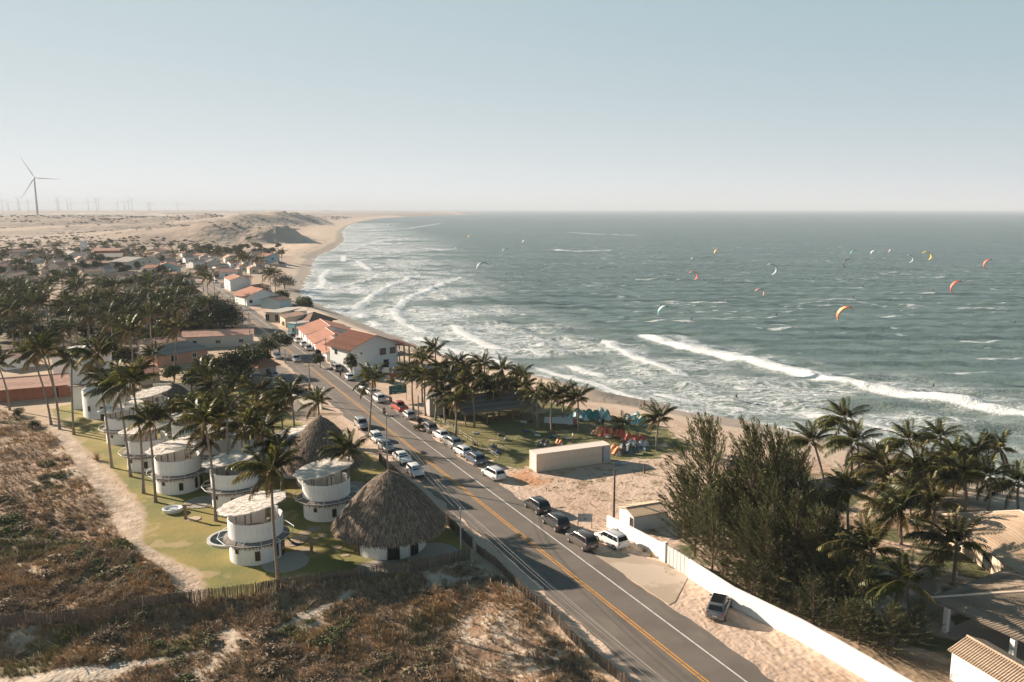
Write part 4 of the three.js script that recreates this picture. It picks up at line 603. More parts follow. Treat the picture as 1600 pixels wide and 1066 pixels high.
function house(o) { // o: A, B photo pixels of the front wall's foot, d depth, h wall height, roof, rise, axis ('x' ridge along the front, 'z' across it), over
  const A = ground(...o.A), B = ground(...o.B), w = Math.hypot(B.x - A.x, B.z - A.z); let ux = (B.x - A.x) / w, uz = (B.z - A.z) / w, nx = -uz, nz = ux; const mx = (A.x + B.x) / 2, mz = (A.z + B.z) / 2;
  if (nx * -mx + nz * -mz < 0) { ux = -ux; uz = -uz; nx = -nx; nz = -nz; }
  const d = o.d, y0 = o.y ?? Math.min(A.y, B.y), t = thing(o.name ?? 'house', o.label, o.cat ?? 'house', V(mx - nx * d / 2, y0, mz - nz * d / 2), Math.atan2(-uz, ux), o.group), h = o.h, rise = o.rise ?? 1.2, ov = o.over ?? 0.45, W = w / 2, D = d / 2, X = o.axis !== 'z', wall = new GB(), wm = o.wall ?? WHITE, lift = 0.06;
  const c = [V(-W, -1.5, D), V(W, -1.5, D), V(W, -1.5, -D), V(-W, -1.5, -D)], e = c.map((p) => V(p.x, h, p.z));
  for (let i = 0; i < 4; i++) wall.quad(c[i], c[(i + 1) % 4], e[(i + 1) % 4], e[i]);
  const type = o.roof ?? 'gable', rm = o.tile ?? ROOF.red, ribs = o.ribs ?? 0;
  if (type === 'gable') {
    const s = rise / (X ? D : W), ed = h - ov * s + lift, top = h + rise + lift;
    if (X) { wall.tri(e[1], e[2], V(W, h + rise, 0)).tri(e[3], e[0], V(-W, h + rise, 0)); for (const q of [1, -1]) part('roof', slope(V(-q * (W + ov), ed, q * (D + ov)), V(q * (W + ov), ed, q * (D + ov)), V(q * (W + ov), top, 0), V(-q * (W + ov), top, 0), ribs), rm, t); }
    else { wall.tri(e[0], e[1], V(0, h + rise, D)).tri(e[2], e[3], V(0, h + rise, -D)); for (const q of [1, -1]) part('roof', slope(V(q * (W + ov), ed, q * (D + ov)), V(q * (W + ov), ed, -q * (D + ov)), V(0, top, -q * (D + ov)), V(0, top, q * (D + ov)), ribs), rm, t); }
    part('ridge_cap', X ? new GB().tube([V(-W - ov, top + 0.02, 0), V(W + ov, top + 0.02, 0)], 0.11, 6) : new GB().tube([V(0, top + 0.02, -D - ov), V(0, top + 0.02, D + ov)], 0.11, 6), o.cap ?? rm, t);
  } else if (type === 'hip') {
    const r = Math.max(0.2, (X ? W - D : D - W)), R0 = X ? V(-r, h + rise, 0) : V(0, h + rise, -r), R1 = X ? V(r, h + rise, 0) : V(0, h + rise, r), s = rise / (X ? D : W), ed = h - ov * s + lift, k = [V(-W - ov, ed, D + ov), V(W + ov, ed, D + ov), V(W + ov, ed, -D - ov), V(-W - ov, ed, -D - ov)];
    if (X) { part('roof', slope(k[0], k[1], R1, R0, ribs), rm, t); part('roof', slope(k[1], k[2], R1, R1.clone().add(V(0, 0, -0.01)), ribs), rm, t); part('roof', slope(k[2], k[3], R0, R1, ribs), rm, t); part('roof', slope(k[3], k[0], R0, R0.clone().add(V(0, 0, -0.01)), ribs), rm, t); }
    else { part('roof', slope(k[0], k[1], R1.clone().add(V(0.01, 0, 0)), R1, ribs), rm, t); part('roof', slope(k[1], k[2], R0, R1, ribs), rm, t); part('roof', slope(k[2], k[3], R0, R0.clone().add(V(0.01, 0, 0)), ribs), rm, t); part('roof', slope(k[3], k[0], R1, R0, ribs), rm, t); }
    const cap = new GB(); for (const [p, q] of [[R0, R1], [k[X ? 0 : 2], R0], [k[3], R0], [k[1], R1], [k[X ? 2 : 0], R1]]) cap.tube([p.clone().add(V(0, 0.05, 0)), q.clone().add(V(0, 0.05, 0))], 0.09, 5); part('ridge_cap', cap, o.cap ?? rm, t);
  } else if (type === 'shed') {
    part('roof', slope(V(-W - ov, h + lift + 0.02, D + ov), V(W + ov, h + lift + 0.02, D + ov), V(W + ov, h + rise + lift, -D - ov), V(-W - ov, h + rise + lift, -D - ov), ribs), rm, t); wall.quad(e[2], e[3], V(-W, h + rise - 0.05, -D), V(W, h + rise - 0.05, -D)); wall.tri(e[1], e[2], V(W, h + rise - 0.05, -D)).tri(e[3], e[0], V(-W, h + rise - 0.05, -D));
  } else part('roof', new GB().box(0, h + 0.1, 0, w + 2 * ov, 0.2, d + 2 * ov), rm, t);
  part('wall', wall, wm, t);
  for (const [kind, x, y, ww, hh, side] of o.open ?? []) { const s = side ?? 0, z = (s % 2 ? W : D) + 0.02; opening(t, kind === 'd' ? 'door' : 'window', x, y, z, ww, hh, s * Math.PI / 2, kind === 'w' ? FRAMEW : FRAME, kind !== 'd'); }
  return t;
}
// white round towers with roof terrace, awning ring and thatched sunshade
const thatchTex = colTex(256, 256, (u, v) => { const s = fbmp(u * 32, v * 4, 4, 4), n = fbmp(u * 4, v * 4, 3, 4); return lerp3([0.55, 0.5, 0.46], [1, 1, 1], clamp(s * 1.5 - 0.3 + (n - 0.5) * 0.5)); });
const paleTex = colTex(128, 128, (u, v) => lerp3([0.8, 0.77, 0.73], [1, 1, 1], clamp(fbmp(u * 16, v * 3, 4, 3) * 1.6 - 0.35)));
const PALETHATCH = mat([0.88, 0.83, 0.77], 0.95, { map: rep(paleTex, 2.2), bumpMap: rep(thatchTex, 1.3), bumpScale: 0.06 }), THATCH = mat([0.185, 0.142, 0.108], 0.97, { map: rep(thatchTex, 1.1), bumpMap: rep(thatchTex, 0.9), bumpScale: 0.08 }), STRAW = mat([0.20, 0.152, 0.115], 0.95), GREYTH = mat([0.22, 0.2, 0.185], 0.97, { map: rep(thatchTex, 1.4) });
function canopyGeo(R) {
  const g = new GB(), N = 72, rim = Array.from({ length: N }, (_, i) => { const a = i / N * 2 * Math.PI, r = R * rr(0.96, 1.04); return [Math.cos(a) * r, Math.sin(a) * r * 0.78]; });
  for (let i = 0; i < N; i++) { const [a, b] = rim[i], [c, d] = rim[(i + 1) % N]; g.tri(V(0, 0.16, 0), V(c, 0.02, d), V(a, 0.02, b)).tri(V(0, 0.02, 0), V(a, -0.1, b), V(c, -0.1, d)).quad(V(a, -0.1, b), V(a, 0.02, b), V(c, 0.02, d), V(c, -0.1, d)); }
  for (let i = 0; i < 520; i++) { const a = rr(0, 6.28), r = R * Math.sqrt(rnd()) * 0.98, x = Math.cos(a) * r, z = Math.sin(a) * r * 0.78, y = lerp(0.17, 0.03, r / R) + rr(0, 0.05), l = rr(0.25, 0.7), q = rr(-0.5, 0.5) + 0.3, w = rr(0.02, 0.05); g.quad(V(x, y, z), V(x + Math.cos(q) * l, y + rr(-0.02, 0.05), z + Math.sin(q) * l), V(x + Math.cos(q) * l, y + rr(-0.02, 0.05), z + Math.sin(q) * l + w), V(x, y, z + w)); }
  return g;
}
function fringe(R, y, n, len, out = 0.1) { const g = new GB(); for (let i = 0; i < n; i++) { const a = i / n * 6.283 + rr(-0.02, 0.02), w = rr(0.02, 0.045), c = Math.cos(a), s = Math.sin(a), l = len * rr(0.4, 1.2), r1 = R + rr(-0.05, out); g.quad(V(c * (R - 0.05) - s * w, y + 0.04, s * (R - 0.05) + c * w), V(c * (R - 0.05) + s * w, y + 0.04, s * (R - 0.05) - c * w), V(c * r1 + s * w, y - l, s * r1 - c * w), V(c * r1 - s * w, y - l, s * r1 + c * w)); } return g; }
function makeTower(label) { // local +z faces the camera
  const t = thing('round_tower', label, 'bungalow', V(0, 0, 0), 0, 'white round tower bungalows'), R = 2.85, arc = (a) => a * D2R;
  const lw = part('lower_wall', new GB().lathe([[R, -0.6], [R, 2.55], [R - 0.2, 2.55], [R - 0.2, -0.6]], 48), WHITE, t);
  for (const [a, y, w, h, n] of [[8, 1.05, 0.55, 1.05, 'window'], [-38, 1.5, 0.42, 0.5, 'window'], [52, 1.1, 0.5, 1.5, 'window'], [78, 1.05, 0.95, 2.05, 'door'], [-110, 1.4, 0.5, 0.9, 'window'], [180, 1.3, 0.6, 1, 'window']]) opening(t, n, 0, y, R + 0.02, w, h, a * D2R, FRAME, false);
  part('terrace_floor', new GB().lathe([[0.001, 2.6], [R - 0.05, 2.6]].reverse(), 40), DECK, t);
  const tone = part('parapet_wall', new GB().lathe([[R + 0.02, 2.5], [R + 0.06, 4.5], [R + 0.03, 4.56], [R - 0.07, 4.56], [R - 0.12, 4.5], [R - 0.14, 2.5]], 44, arc(-40), arc(215)), WHITE, t);
  part('back_wall', new GB().lathe([[R + 0.02, 2.5], [R + 0.05, 4.75], [R - 0.1, 4.75], [R - 0.14, 2.5]], 26, arc(215), arc(285)), WHITE, t); part('back_wall', new GB().lathe([[R + 0.02, 2.5], [R + 0.05, 4.75], [R - 0.1, 4.75], [R - 0.14, 2.5]], 10, arc(302), arc(320)), WHITE, t);
  for (const a of [215, 285, 302, 320]) part('wall_end', new GB().box(Math.cos(arc(a)) * (R - 0.05), 3.62, Math.sin(arc(a)) * (R - 0.05), 0.24, 2.24, 0.14, -arc(a)), WHITE, t);
  for (const [x, z, h] of [[-1.9, 0.9, 5.7], [-0.2, 1.9, 5.95], [1.7, 1.1, 6.3], [0.9, -1.5, 6.2], [-1.3, -1.5, 5.8]]) part('canopy_post', new GB().tube([V(x, 2.6, z), V(x, h, z)], 0.075, 7), POST, t);
  const c = part('canopy', canopyGeo(3.65), PALETHATCH, t); c.position.set(-0.25, 6.05, 0.1); c.rotation.z = 0.17; c.rotation.x = 0.03;
  const ring = part('awning_thatch', new GB().lathe([[R - 0.03, 2.46], [R + 0.62, 2.26], [R + 0.66, 2.34], [R - 0.03, 2.64]], 48), GREYTH, t); part('fringe', fringe(R + 0.6, 2.3, 190, 0.28), STRAW, ring, 'stuff');
  const fr = new GB(), N = 12, Q = R + 1.2; for (let i = 0; i < N; i++) { const a = (i + 0.5) / N * 6.283, b = (i + 1.5) / N * 6.283; fr.tube([V(Math.cos(a) * Q, 2.62, Math.sin(a) * Q), V(Math.cos(b) * Q, 2.62, Math.sin(b) * Q)], 0.035, 6).tube([V(Math.cos(a) * (R - 0.02), 2.78, Math.sin(a) * (R - 0.02)), V(Math.cos(a) * Q, 2.62, Math.sin(a) * Q)], 0.03, 6); } part('awning_frame', fr, WHITEP, t);
  return t;
}
const towerSpots = [[403, 884, 1, 0, 'nearest white round tower, with ring pool and straw sunshade'], [512, 816, 1, 0.25, 'white round tower between the two thatched cone huts'], [369, 797, 1, -0.1, 'white round tower right behind the ring pool tower'], [281, 773, 1, 0.1, 'white round tower behind the white oval tub'], [233, 737, 0.98, -0.1, 'white round tower at the lawn edge, second from the drum building'], [196, 695, 0.95, 0.1, 'white round tower at the lawn edge beside the drum building'], [336, 738, 1, 0.2, 'white round tower in the middle of the court'], [300, 708, 0.95, 0, 'white round tower behind the court towers, half covered by a canopy'], [241, 668, 0.95, 0.3, 'rear white round tower near the small dark cone roof'], [468, 748, 1, -0.2, 'white round tower hidden behind the rear thatched cone'], [392, 735, 1, 0.4, 'white round tower behind the bushy palm']];
{
  const first = makeTower(towerSpots[0][4]);
  towerSpots.forEach(([u, v, s, a, label], i) => { const p = ground(u, v), d = V(p.x, 0, p.z).normalize(), o = i ? copyOf(first, label, V(0, 0, 0)) : first; p.addScaledVector(d, 2.85 * s); p.y = 0; o.position.copy(p); o.rotation.y = a + Math.atan2(-p.x, -p.z) * 0.6; o.scale.setScalar(s); });
}
// conical thatched huts
const STRAWV = mat([1, 1, 1], 0.95, { vertexColors: true });
function strandColors(gb) { const g = gb.geo(), n = g.attributes.position.count, c = new Float32Array(n * 3); for (let i = 0; i < n; i += 4) { const k = lerp3([0.10, 0.076, 0.056], [0.36, 0.285, 0.215], rnd() ** 1.6); for (let j = 0; j < 4; j++) c.set(k, (i + j) * 3); } g.setAttribute('color', new THREE.BufferAttribute(c, 3)); return g; }
function coneHut(u, v, R, h, wallR, label, doors) {
  const p = ground(u, v), d = V(p.x, 0, p.z).normalize(), t = thing('thatched_hut', label, 'hut', V(p.x, 0, p.z).addScaledVector(d, wallR), Math.atan2(-p.x, -p.z) * 0.8), E = lerp(2.0, 2.8, clamp((R - 3.4) / 2)), prof = (f) => [lerp(0.12, R, f), lerp(h, E, f ** 1.34) + 0.1 * Math.sin(f * Math.PI)];
  part('wall', new GB().lathe([[wallR, -0.4], [wallR, 3.1], [wallR - 0.22, 3.1], [wallR - 0.22, -0.4]], 48), WHITE, t);
  for (const [a, w] of doors) { const o = opening(t, 'door', 0, 1.15, wallR + 0.03, w, 2.3, a * D2R, FRAME); }
  const pts = []; for (let i = 0; i <= 14; i++) pts.push(prof(i / 14)); pts.push([R - 0.12, E - 0.28], [R - 0.5, E - 0.2], [0.3, h - 0.6]);
  const roof = part('thatch_roof', new GB().lathe(pts.slice().reverse(), 64), THATCH, t), g = new GB();
  const N = 9000; for (let i = 0; i < N; i++) { const f = Math.sqrt(rnd()) * 0.99, a = rr(0, 6.283), l = rr(0.35, 0.8), [r0, y0] = prof(f), f1 = Math.min(1.045, f + l / Math.hypot(R, h - E)), [r1, y1] = prof(f1), w = rr(0.02, 0.05), a1 = a + rr(-0.03, 0.03), lf = rr(0.02, 0.17); g.quad(V(Math.cos(a) * r0 - Math.sin(a) * w, y0 + 0.02, Math.sin(a) * r0 + Math.cos(a) * w), V(Math.cos(a) * r0 + Math.sin(a) * w, y0 + 0.02, Math.sin(a) * r0 - Math.cos(a) * w), V(Math.cos(a1) * r1 + Math.sin(a1) * w, y1 + lf, Math.sin(a1) * r1 - Math.cos(a1) * w), V(Math.cos(a1) * r1 - Math.sin(a1) * w, y1 + lf, Math.sin(a1) * r1 + Math.cos(a1) * w)); }
  part('straw', strandColors(g), STRAWV, roof, 'stuff'); part('straw', fringe(R, E, 460, 0.5, 0.12), STRAW, roof, 'stuff'); part('roof_cap', new GB().lathe([[0.01, h + 0.32], [0.2, h + 0.12], [0.32, h - 0.3]].reverse(), 16), STRAW, t);
  return t;
}
coneHut(611, 876, 6.25, 8.7, 3.95, 'large thatched cone hut nearest the stick fence and road', [[6, 1.35], [42, 1.1], [-65, 1.2], [180, 1.4]]);
coneHut(505, 765, 5.7, 9.2, 3.6, 'large thatched cone hut behind, beside the parked cars', [[-30, 1.2], [40, 1.2], [120, 1.2]]);
coneHut(272, 640, 3.4, 4.6, 2.3, 'small dark thatched cone behind the rear towers', [[0, 1]]);
coneHut(330, 668, 3.6, 5, 2.4, 'dark thatched cone half hidden among the court palms', [[0, 1]]);
// patios, ring pool, lawn furniture
const discAt = (name, u, v, r, m, label, cat, sx = 1, h = 0.08) => { const p = ground(u, v), g = new GB().lathe([[0.001, h], [r - 0.03, h], [r, h - 0.03], [r, -0.2]].reverse(), 40), o = solo(name, g, m, label, cat); o.position.copy(p); o.scale.x = sx; o.userData.kind = 'structure'; return o; };
discAt('patio', 446, 879, 2.5, CONC, 'round concrete patio beside the nearest round tower', 'patio'); discAt('patio', 676, 866, 2.9, CONC, 'round timber-toned patio beside the large thatched hut', 'patio'); discAt('patio', 600, 890, 2.2, CONC, 'concrete apron in front of the large thatched hut', 'patio', 1.4); discAt('patio', 549, 762, 2.4, CONC, 'round patio behind the tower between the huts', 'patio'); discAt('patio', 590, 755, 1.3, CONC, 'small raised round patio by the roadside fence', 'patio', 1, 0.25); discAt('patio', 316, 785, 2.2, CONC, 'patio beside the tower behind the white tub', 'patio');
[[455, 850, 0.9], [468, 842, 0.85], [476, 834, 0.7], [490, 828, 0.7], [472, 862, 0.75], [527, 856, 0.5], [505, 838, 0.5], [540, 868, 0.4]].forEach(([u, v, r], i) => { const o = discAt('stepping_stone', u, v, r, mat([0.38, 0.29, 0.21], 0.9), `flat stepping stone leading to the nearest tower, ${ORD[i]} from it`, 'paving stone', 1.2, 0.05); o.userData.group = 'stepping stones between tower and hut'; delete o.userData.kind; });
{
  const t = thing('ring_pool', 'dark crescent pool with pale rim hugging the nearest tower', 'pool', ground(360, 842).setY(0));
  part('rim', new GB().lathe([[2.55, -0.2], [2.55, 0.22], [2.2, 0.22], [2.2, 0.05]], 40), mat([0.52, 0.51, 0.5], 0.8), t); part('water', new GB().lathe([[0.001, 0.12], [2.2, 0.12]].reverse(), 36), mat([0.02, 0.045, 0.055], 0.06), t);
  const b = thing('oval_tub', 'white oval soaking tub lying on the lawn', 'tub', ground(270, 800)); b.rotation.y = 0.1;
  const s = part('shell', new GB().lathe([[0.3, 0.04], [0.9, 0.04], [1.05, 0.3], [1.08, 0.52], [1.0, 0.56], [0.8, 0.5], [0.72, 0.32], [0.01, 0.3]], 36), mat([0.78, 0.78, 0.78], 0.35), b); s.scale.x = 1.15; part('seat_ledge', new GB().box(0.1, 0.4, 0, 0.8, 0.14, 0.5), mat([0.6, 0.62, 0.66], 0.5), b);
  const pad = discAt('round_slab', 303, 811, 0.7, mat([0.55, 0.42, 0.3], 0.9), 'small round tan slab beside the shower post', 'slab', 1.2); delete pad.userData.kind;
  const hp = (u, v, label) => { const k = thing('shower_post', label, 'post', ground(u, v)); part('post', new GB().box(0, 0.85, 0, 0.28, 1.8, 0.28), POST, k); part('arm', new GB().box(0.25, 1.78, 0, 1.1, 0.16, 0.3), POST, k); };
  hp(290, 811, 'wooden shower post beside the white tub'); hp(487, 866, 'wooden hammock post right of the nearest tower'); hp(572, 762, 'wooden hammock post by the rear tower patio');
  const ham = new GB(), h0 = ground(448, 858).setY(1.3), h1 = ground(484, 862).setY(1.3), hp2 = []; for (let i = 0; i <= 12; i++) { const f = i / 12; hp2.push(h0.clone().lerp(h1, f).add(V(0, -0.75 * Math.sin(Math.PI * f), 0))); } for (let i = 0; i < 12; i++) { const w = 0.05 + 0.32 * Math.sin(Math.PI * i / 12), w2 = 0.05 + 0.32 * Math.sin(Math.PI * (i + 1) / 12); ham.quad(hp2[i].clone().add(V(0, 0.1, w)), hp2[i + 1].clone().add(V(0, 0.1, w2)), hp2[i + 1], hp2[i]).quad(hp2[i], hp2[i + 1], hp2[i + 1].clone().add(V(0, 0.1, -w2)), hp2[i].clone().add(V(0, 0.1, -w))); } solo('hammock', ham, mat([0.08, 0.09, 0.11], 0.9), 'dark hammock slung from the nearest tower to a post', 'hammock');
  const ag = thing('agave_plant', 'bushy tan agave plant at the lawn edge', 'plant', ground(152, 720)), ab = new GB(); for (let i = 0; i < 70; i++) { const a = i * 2.4, e = rr(0.3, 1.3), l = rr(1, 1.9); ab.tri(V(-Math.sin(a) * 0.06, 0, Math.cos(a) * 0.06), V(Math.sin(a) * 0.06, 0, -Math.cos(a) * 0.06), V(Math.cos(a) * Math.cos(e) * l, Math.sin(e) * l, Math.sin(a) * Math.cos(e) * l)); } part('leaves', ab, mat([0.33, 0.23, 0.11], 0.8), ag);
}
// hotel outbuildings
{
  const drum = thing('drum_building', 'wide white drum building with dark doorway at the lawn end', 'building', ground(172, 655).add(V(-1.6, 0, -4.6)));
  part('wall', new GB().lathe([[5.0, -0.5], [5.0, 4.7], [4.75, 4.7], [4.75, 3.2], [0.01, 3.2]], 48), WHITE, drum); opening(drum, 'door', 0, 1.2, 5.02, 1.5, 2.4, 0.18); opening(drum, 'window', 0, 1.9, 5.02, 0.6, 1, -0.42, FRAME, false); opening(drum, 'window', 0, 2.0, 5.02, 0.7, 0.6, 0.75, FRAME, false);
  const slab = thing('slab_tower', 'tall white slab tower behind the straight palm', 'tower', ground(125, 640)); part('wall', new GB().box(0, 5.5, -1.5, 2.9, 12.5, 3), WHITE, slab); part('ledge', new GB().box(0.2, 4.8, 0, 3.0, 0.14, 3.2), POST, slab);
}
house({ name: 'tiled_shed', A: [-18, 630], B: [110, 619], d: 11, h: 2.6, rise: 1.05, tile: ROOF.pink, wall: BRICK, over: 0.8, label: 'long red-brick shed with faded red tiled roof at the left edge', open: [['d', 4.5, 1, 1, 2]] });
house({ A: [135, 588], B: [176, 577], d: 9, h: 4.4, rise: 1.2, tile: ROOF.pink, axis: 'x', label: 'house with pale red tiled roof behind the slab tower' });
house({ A: [0, 580], B: [58, 572], d: 8, h: 3, rise: 1.2, tile: ROOF.pink, label: 'white house with tiled roof behind the trio of palms', open: [['w', 0, 1.6, 1, 1]] });
house({ A: [246, 575], B: [325, 562], d: 7, h: 3.2, rise: 1.6, roof: 'hip', tile: ROOF.grey, wall: PINKW, over: 0.9, ribs: 0.3, label: 'brick-toned house with grey hip roof and white window', open: [['w', -2.4, 1.7, 1.7, 1.7], ['w', 3, 1.7, 1.2, 1.2]] });
house({ name: 'long_house', A: [286, 545], B: [395, 540], d: 8, h: 3.2, rise: 1.0, tile: ROOF.pink, wall: OFFW, label: 'long low house with faded pink tiled roof before the dark tree', open: [['d', -6, 1, 1, 2], ['w', 0, 1.5, 1.4, 1.1], ['w', 6, 1.5, 1.4, 1.1]] });
house({ A: [232, 560], B: [290, 552], d: 6, h: 3.6, rise: 0.8, tile: ROOF.pink, wall: CREAM, label: 'tiled house behind the brick-toned house' });
house({ A: [206, 605], B: [250, 598], d: 6, h: 2.6, rise: 0.8, tile: ROOF.red, wall: CREAM, label: 'low orange-tiled annex behind the rear towers' });
house({ name: 'gate_house', A: [406, 592], B: [432, 588], d: 5, h: 3, rise: 1.5, roof: 'hip', tile: ROOF.red, wall: GREYW, over: 0.8, label: 'little porch house with red hip roof on the side street corner', open: [['d', 0, 1, 1, 2]] });
const lowWall = (name, pts, h, m, label, th = 0.2, cat = 'wall', cap) => { const t = thing(name, label, cat), g = new GB(), q = pts.map(([u, v]) => ground(u, v)); for (let i = 0; i < q.length - 1; i++) { const a = q[i], b = q[i + 1], L = a.distanceTo(b); g.box((a.x + b.x) / 2, (a.y + b.y) / 2 + h / 2 - 0.3, (a.z + b.z) / 2, L + 0.02, h + 0.6, th - 0.004 * i, Math.atan2(-(b.z - a.z), b.x - a.x)); } part('wall', g, m, t); if (cap) { const c = new GB(); for (let i = 0; i < q.length - 1; i++) { const a = q[i], b = q[i + 1]; c.box((a.x + b.x) / 2, (a.y + b.y) / 2 + h + 0.03, (a.z + b.z) / 2, a.distanceTo(b), 0.07, th + 0.08, Math.atan2(-(b.z - a.z), b.x - a.x)); } part('coping', c, cap, t); } return t; };
lowWall('court_wall', [[240, 615], [330, 610], [392, 598]], 2, WHITE, 'white wall behind the hotel court in the shade'); lowWall('court_wall', [[392, 600], [436, 602], [455, 612]], 1.6, GREYW, 'grey wall by the cars parked in the court entrance'); lowWall('court_wall', [[455, 625], [503, 640]], 1.3, OFFW, 'low wall beside the hotel sign and concrete pole');
// street of the village: beach side
house({ name: 'beach_house', A: [549, 584], B: [622, 573], d: 10, h: 5.9, rise: 2.5, axis: 'z', over: 1.1, tile: ROOF.red, wall: plaster([0.62, 0.64, 0.65]), cap: mat([0.6, 0.42, 0.33], 0.8), ribs: 0.35, label: 'two-storey white house with wide red roof standing over the beach', open: [['w', -3.6, 4.4, 0.7, 0.7], ['n', 2.2, 4.2, 1.7, 1.6], ['n', 4.9, 4.2, 1.6, 1.5], ['d', 3, 1.1, 1.4, 2.2], ['n', -2, 4.2, 1.2, 1.2, 3]] });
{ // sea-side porch of that house
  const a = ground(623, 574).setY(0), b = ground(642, 572).setY(0), t = thing('beach_porch', 'two-level porch with railing on the sea side of the red-roofed house', 'porch', a, Math.atan2(-(b.z - a.z), b.x - a.x)); const L = a.distanceTo(b), pr = new GB(), rl = new GB();
  part('balcony_floor', new GB().box(L / 2, 2.7, -5.2, L, 0.25, 10), CONC, t); part('porch_floor', new GB().box(L / 2, -0.4, -5.2, L + 2, 1.2, 11), CONC, t); part('porch_roof', slope(V(L + 1.2, 4.75, 0.6), V(L + 1.2, 4.75, -11), V(-0.6, 5.5, -11), V(-0.6, 5.5, 0.6), 0.35), ROOF.red, t);
  for (const z of [-0.4, -3.6, -6.8, -10]) part('column', new GB().box(L - 0.2, 2.4, z, 0.28, 4.8, 0.28), POST, t); for (const y of [3.2, 3.5, 3.8]) rl.box(L, y, -5.2, 0.05, 0.05, 10).box(L / 2, y, -0.2, L, 0.05, 0.05); for (let i = 0; i < 8; i++) rl.box(L, 3.3, -0.3 - i * 1.4, 0.06, 1, 0.06); part('railing', rl, METAL, t);
}
lowWall('garden_wall', [[553, 592], [574, 588], [608, 590]], 2.3, WHITE, 'white wall pierced with small holes before the beach house'); lowWall('garden_wall', [[608, 592], [640, 588]], 1.2, BRICK, 'low raw-brick wall beside the beach house');
house({ name: 'garage', A: [514, 562], B: [531, 576], d: 6, h: 2.9, roof: 'flat', tile: ROOF.concrete, wall: WHITE, over: 0.1, label: 'white flat-roofed garage with big doors left of the beach house', open: [['w', -1.2, 1.3, 2, 2.4], ['d', 1.7, 1.2, 1, 2.2]] });
[[[467, 526], [480, 538], 13, 2.9, 'first red-tiled house of the row of three, nearest the blue kiosk', 'd'], [[482, 540], [494, 551], 10, 2.7, 'second red-tiled house of the row of three, white front', 'd'], [[496, 553], [511, 565], 7.5, 2.4, 'third red-tiled house of the row, nearest the beach house', 'd']].forEach(([A, B, d, h, label]) => house({ A, B, d, h, rise: 1.9, over: 0.7, tile: ROOF.red, cap: mat([0.6, 0.42, 0.33], 0.8), label, group: 'row of red-tiled houses', open: [['d', -1.6, 1.05, 1, 2.1], ['n', 1.4, 1.5, 1.1, 1]] }));
house({ name: 'pavilion', A: [416, 503], B: [437, 504], d: 13, h: 3.2, roof: 'flat', tile: ROOF.concrete, wall: CREAM, over: 0.5, label: 'cream pavilion with flat grey roof on the street corner', open: [['w', -2, 1.5, 1.6, 2.4], ['w', 1.6, 1.5, 1.6, 2.4]] });
house({ name: 'kiosk', A: [438, 507], B: [446, 512], d: 6, h: 3, rise: 0.9, roof: 'shed', tile: ROOF.brown, wall: CREAM, label: 'cream kiosk with sloping brown roof' }); house({ name: 'kiosk', A: [450, 521], B: [461, 523], d: 5, h: 3.2, roof: 'flat', tile: ROOF.concrete, wall: TEALW, over: 0.2, label: 'teal painted kiosk with a round sign by the parked cars', open: [['d', 1, 1, 1, 2]] });
house({ name: 'beach_bar', A: [485, 514], B: [520, 510], d: 9, h: 2.6, rise: 1.9, roof: 'hip', tile: ROOF.brown, wall: OFFW, over: 1.2, label: 'beach bar with brown hip roof at the water edge', open: [['n', -3, 1.3, 1.4, 1.3], ['n', 0, 1.3, 1.4, 1.3], ['n', 3, 1.3, 1.4, 1.3]] });
house({ name: 'beach_shelter', A: [461, 500], B: [480, 499], d: 7, h: 3, rise: 0.4, roof: 'shed', tile: mat([0.6, 0.5, 0.4], 0.9), wall: WHITE, over: 0.4, label: 'white shelter with pale flat roof behind the pavilion' }); lowWall('sea_wall', [[468, 520], [505, 514]], 1.4, OFFW, 'pale sea wall in front of the beach bar');
house({ A: [386, 478], B: [436, 474], d: 12, h: 3.6, rise: 2.6, axis: 'z', over: 0.8, tile: ROOF.red, wall: WHITE, label: 'white gabled house with orange roof facing the camera on the street', open: [['n', -5, 1.6, 1.2, 1.2], ['n', 0, 1.6, 1.4, 1.2], ['d', 5, 1.1, 1.1, 2.2]] });
house({ A: [371, 466], B: [380, 474], d: 12, h: 3, rise: 1.8, tile: ROOF.red, wall: CREAM, over: 0.6, label: 'orange-roofed house between the tall white front and the gabled house', open: [['d', 0, 1, 1, 2]] });
house({ name: 'shop', A: [351, 450], B: [360, 455], d: 9, h: 5, rise: 1.5, tile: ROOF.red, wall: WHITE, label: 'tall white shop front on the beach side of the street', open: [['d', 0, 1.2, 1.4, 2.4], ['n', 0, 3.7, 1.2, 1]] });
house({ A: [336, 436], B: [372, 434], d: 12, h: 3.4, rise: 1.8, tile: ROOF.pink, wall: WHITE, label: 'long white house with orange roof edge on the street', open: [['n', -5, 1.6, 1.2, 1.2], ['n', 0, 1.6, 1.2, 1.2], ['n', 5, 1.6, 1.2, 1.2]] }); house({ A: [437, 484], B: [455, 481], d: 9, h: 3.4, rise: 1.2, tile: ROOF.brown, wall: BLUEW, label: 'pale blue house at the beach end behind the pavilion' });
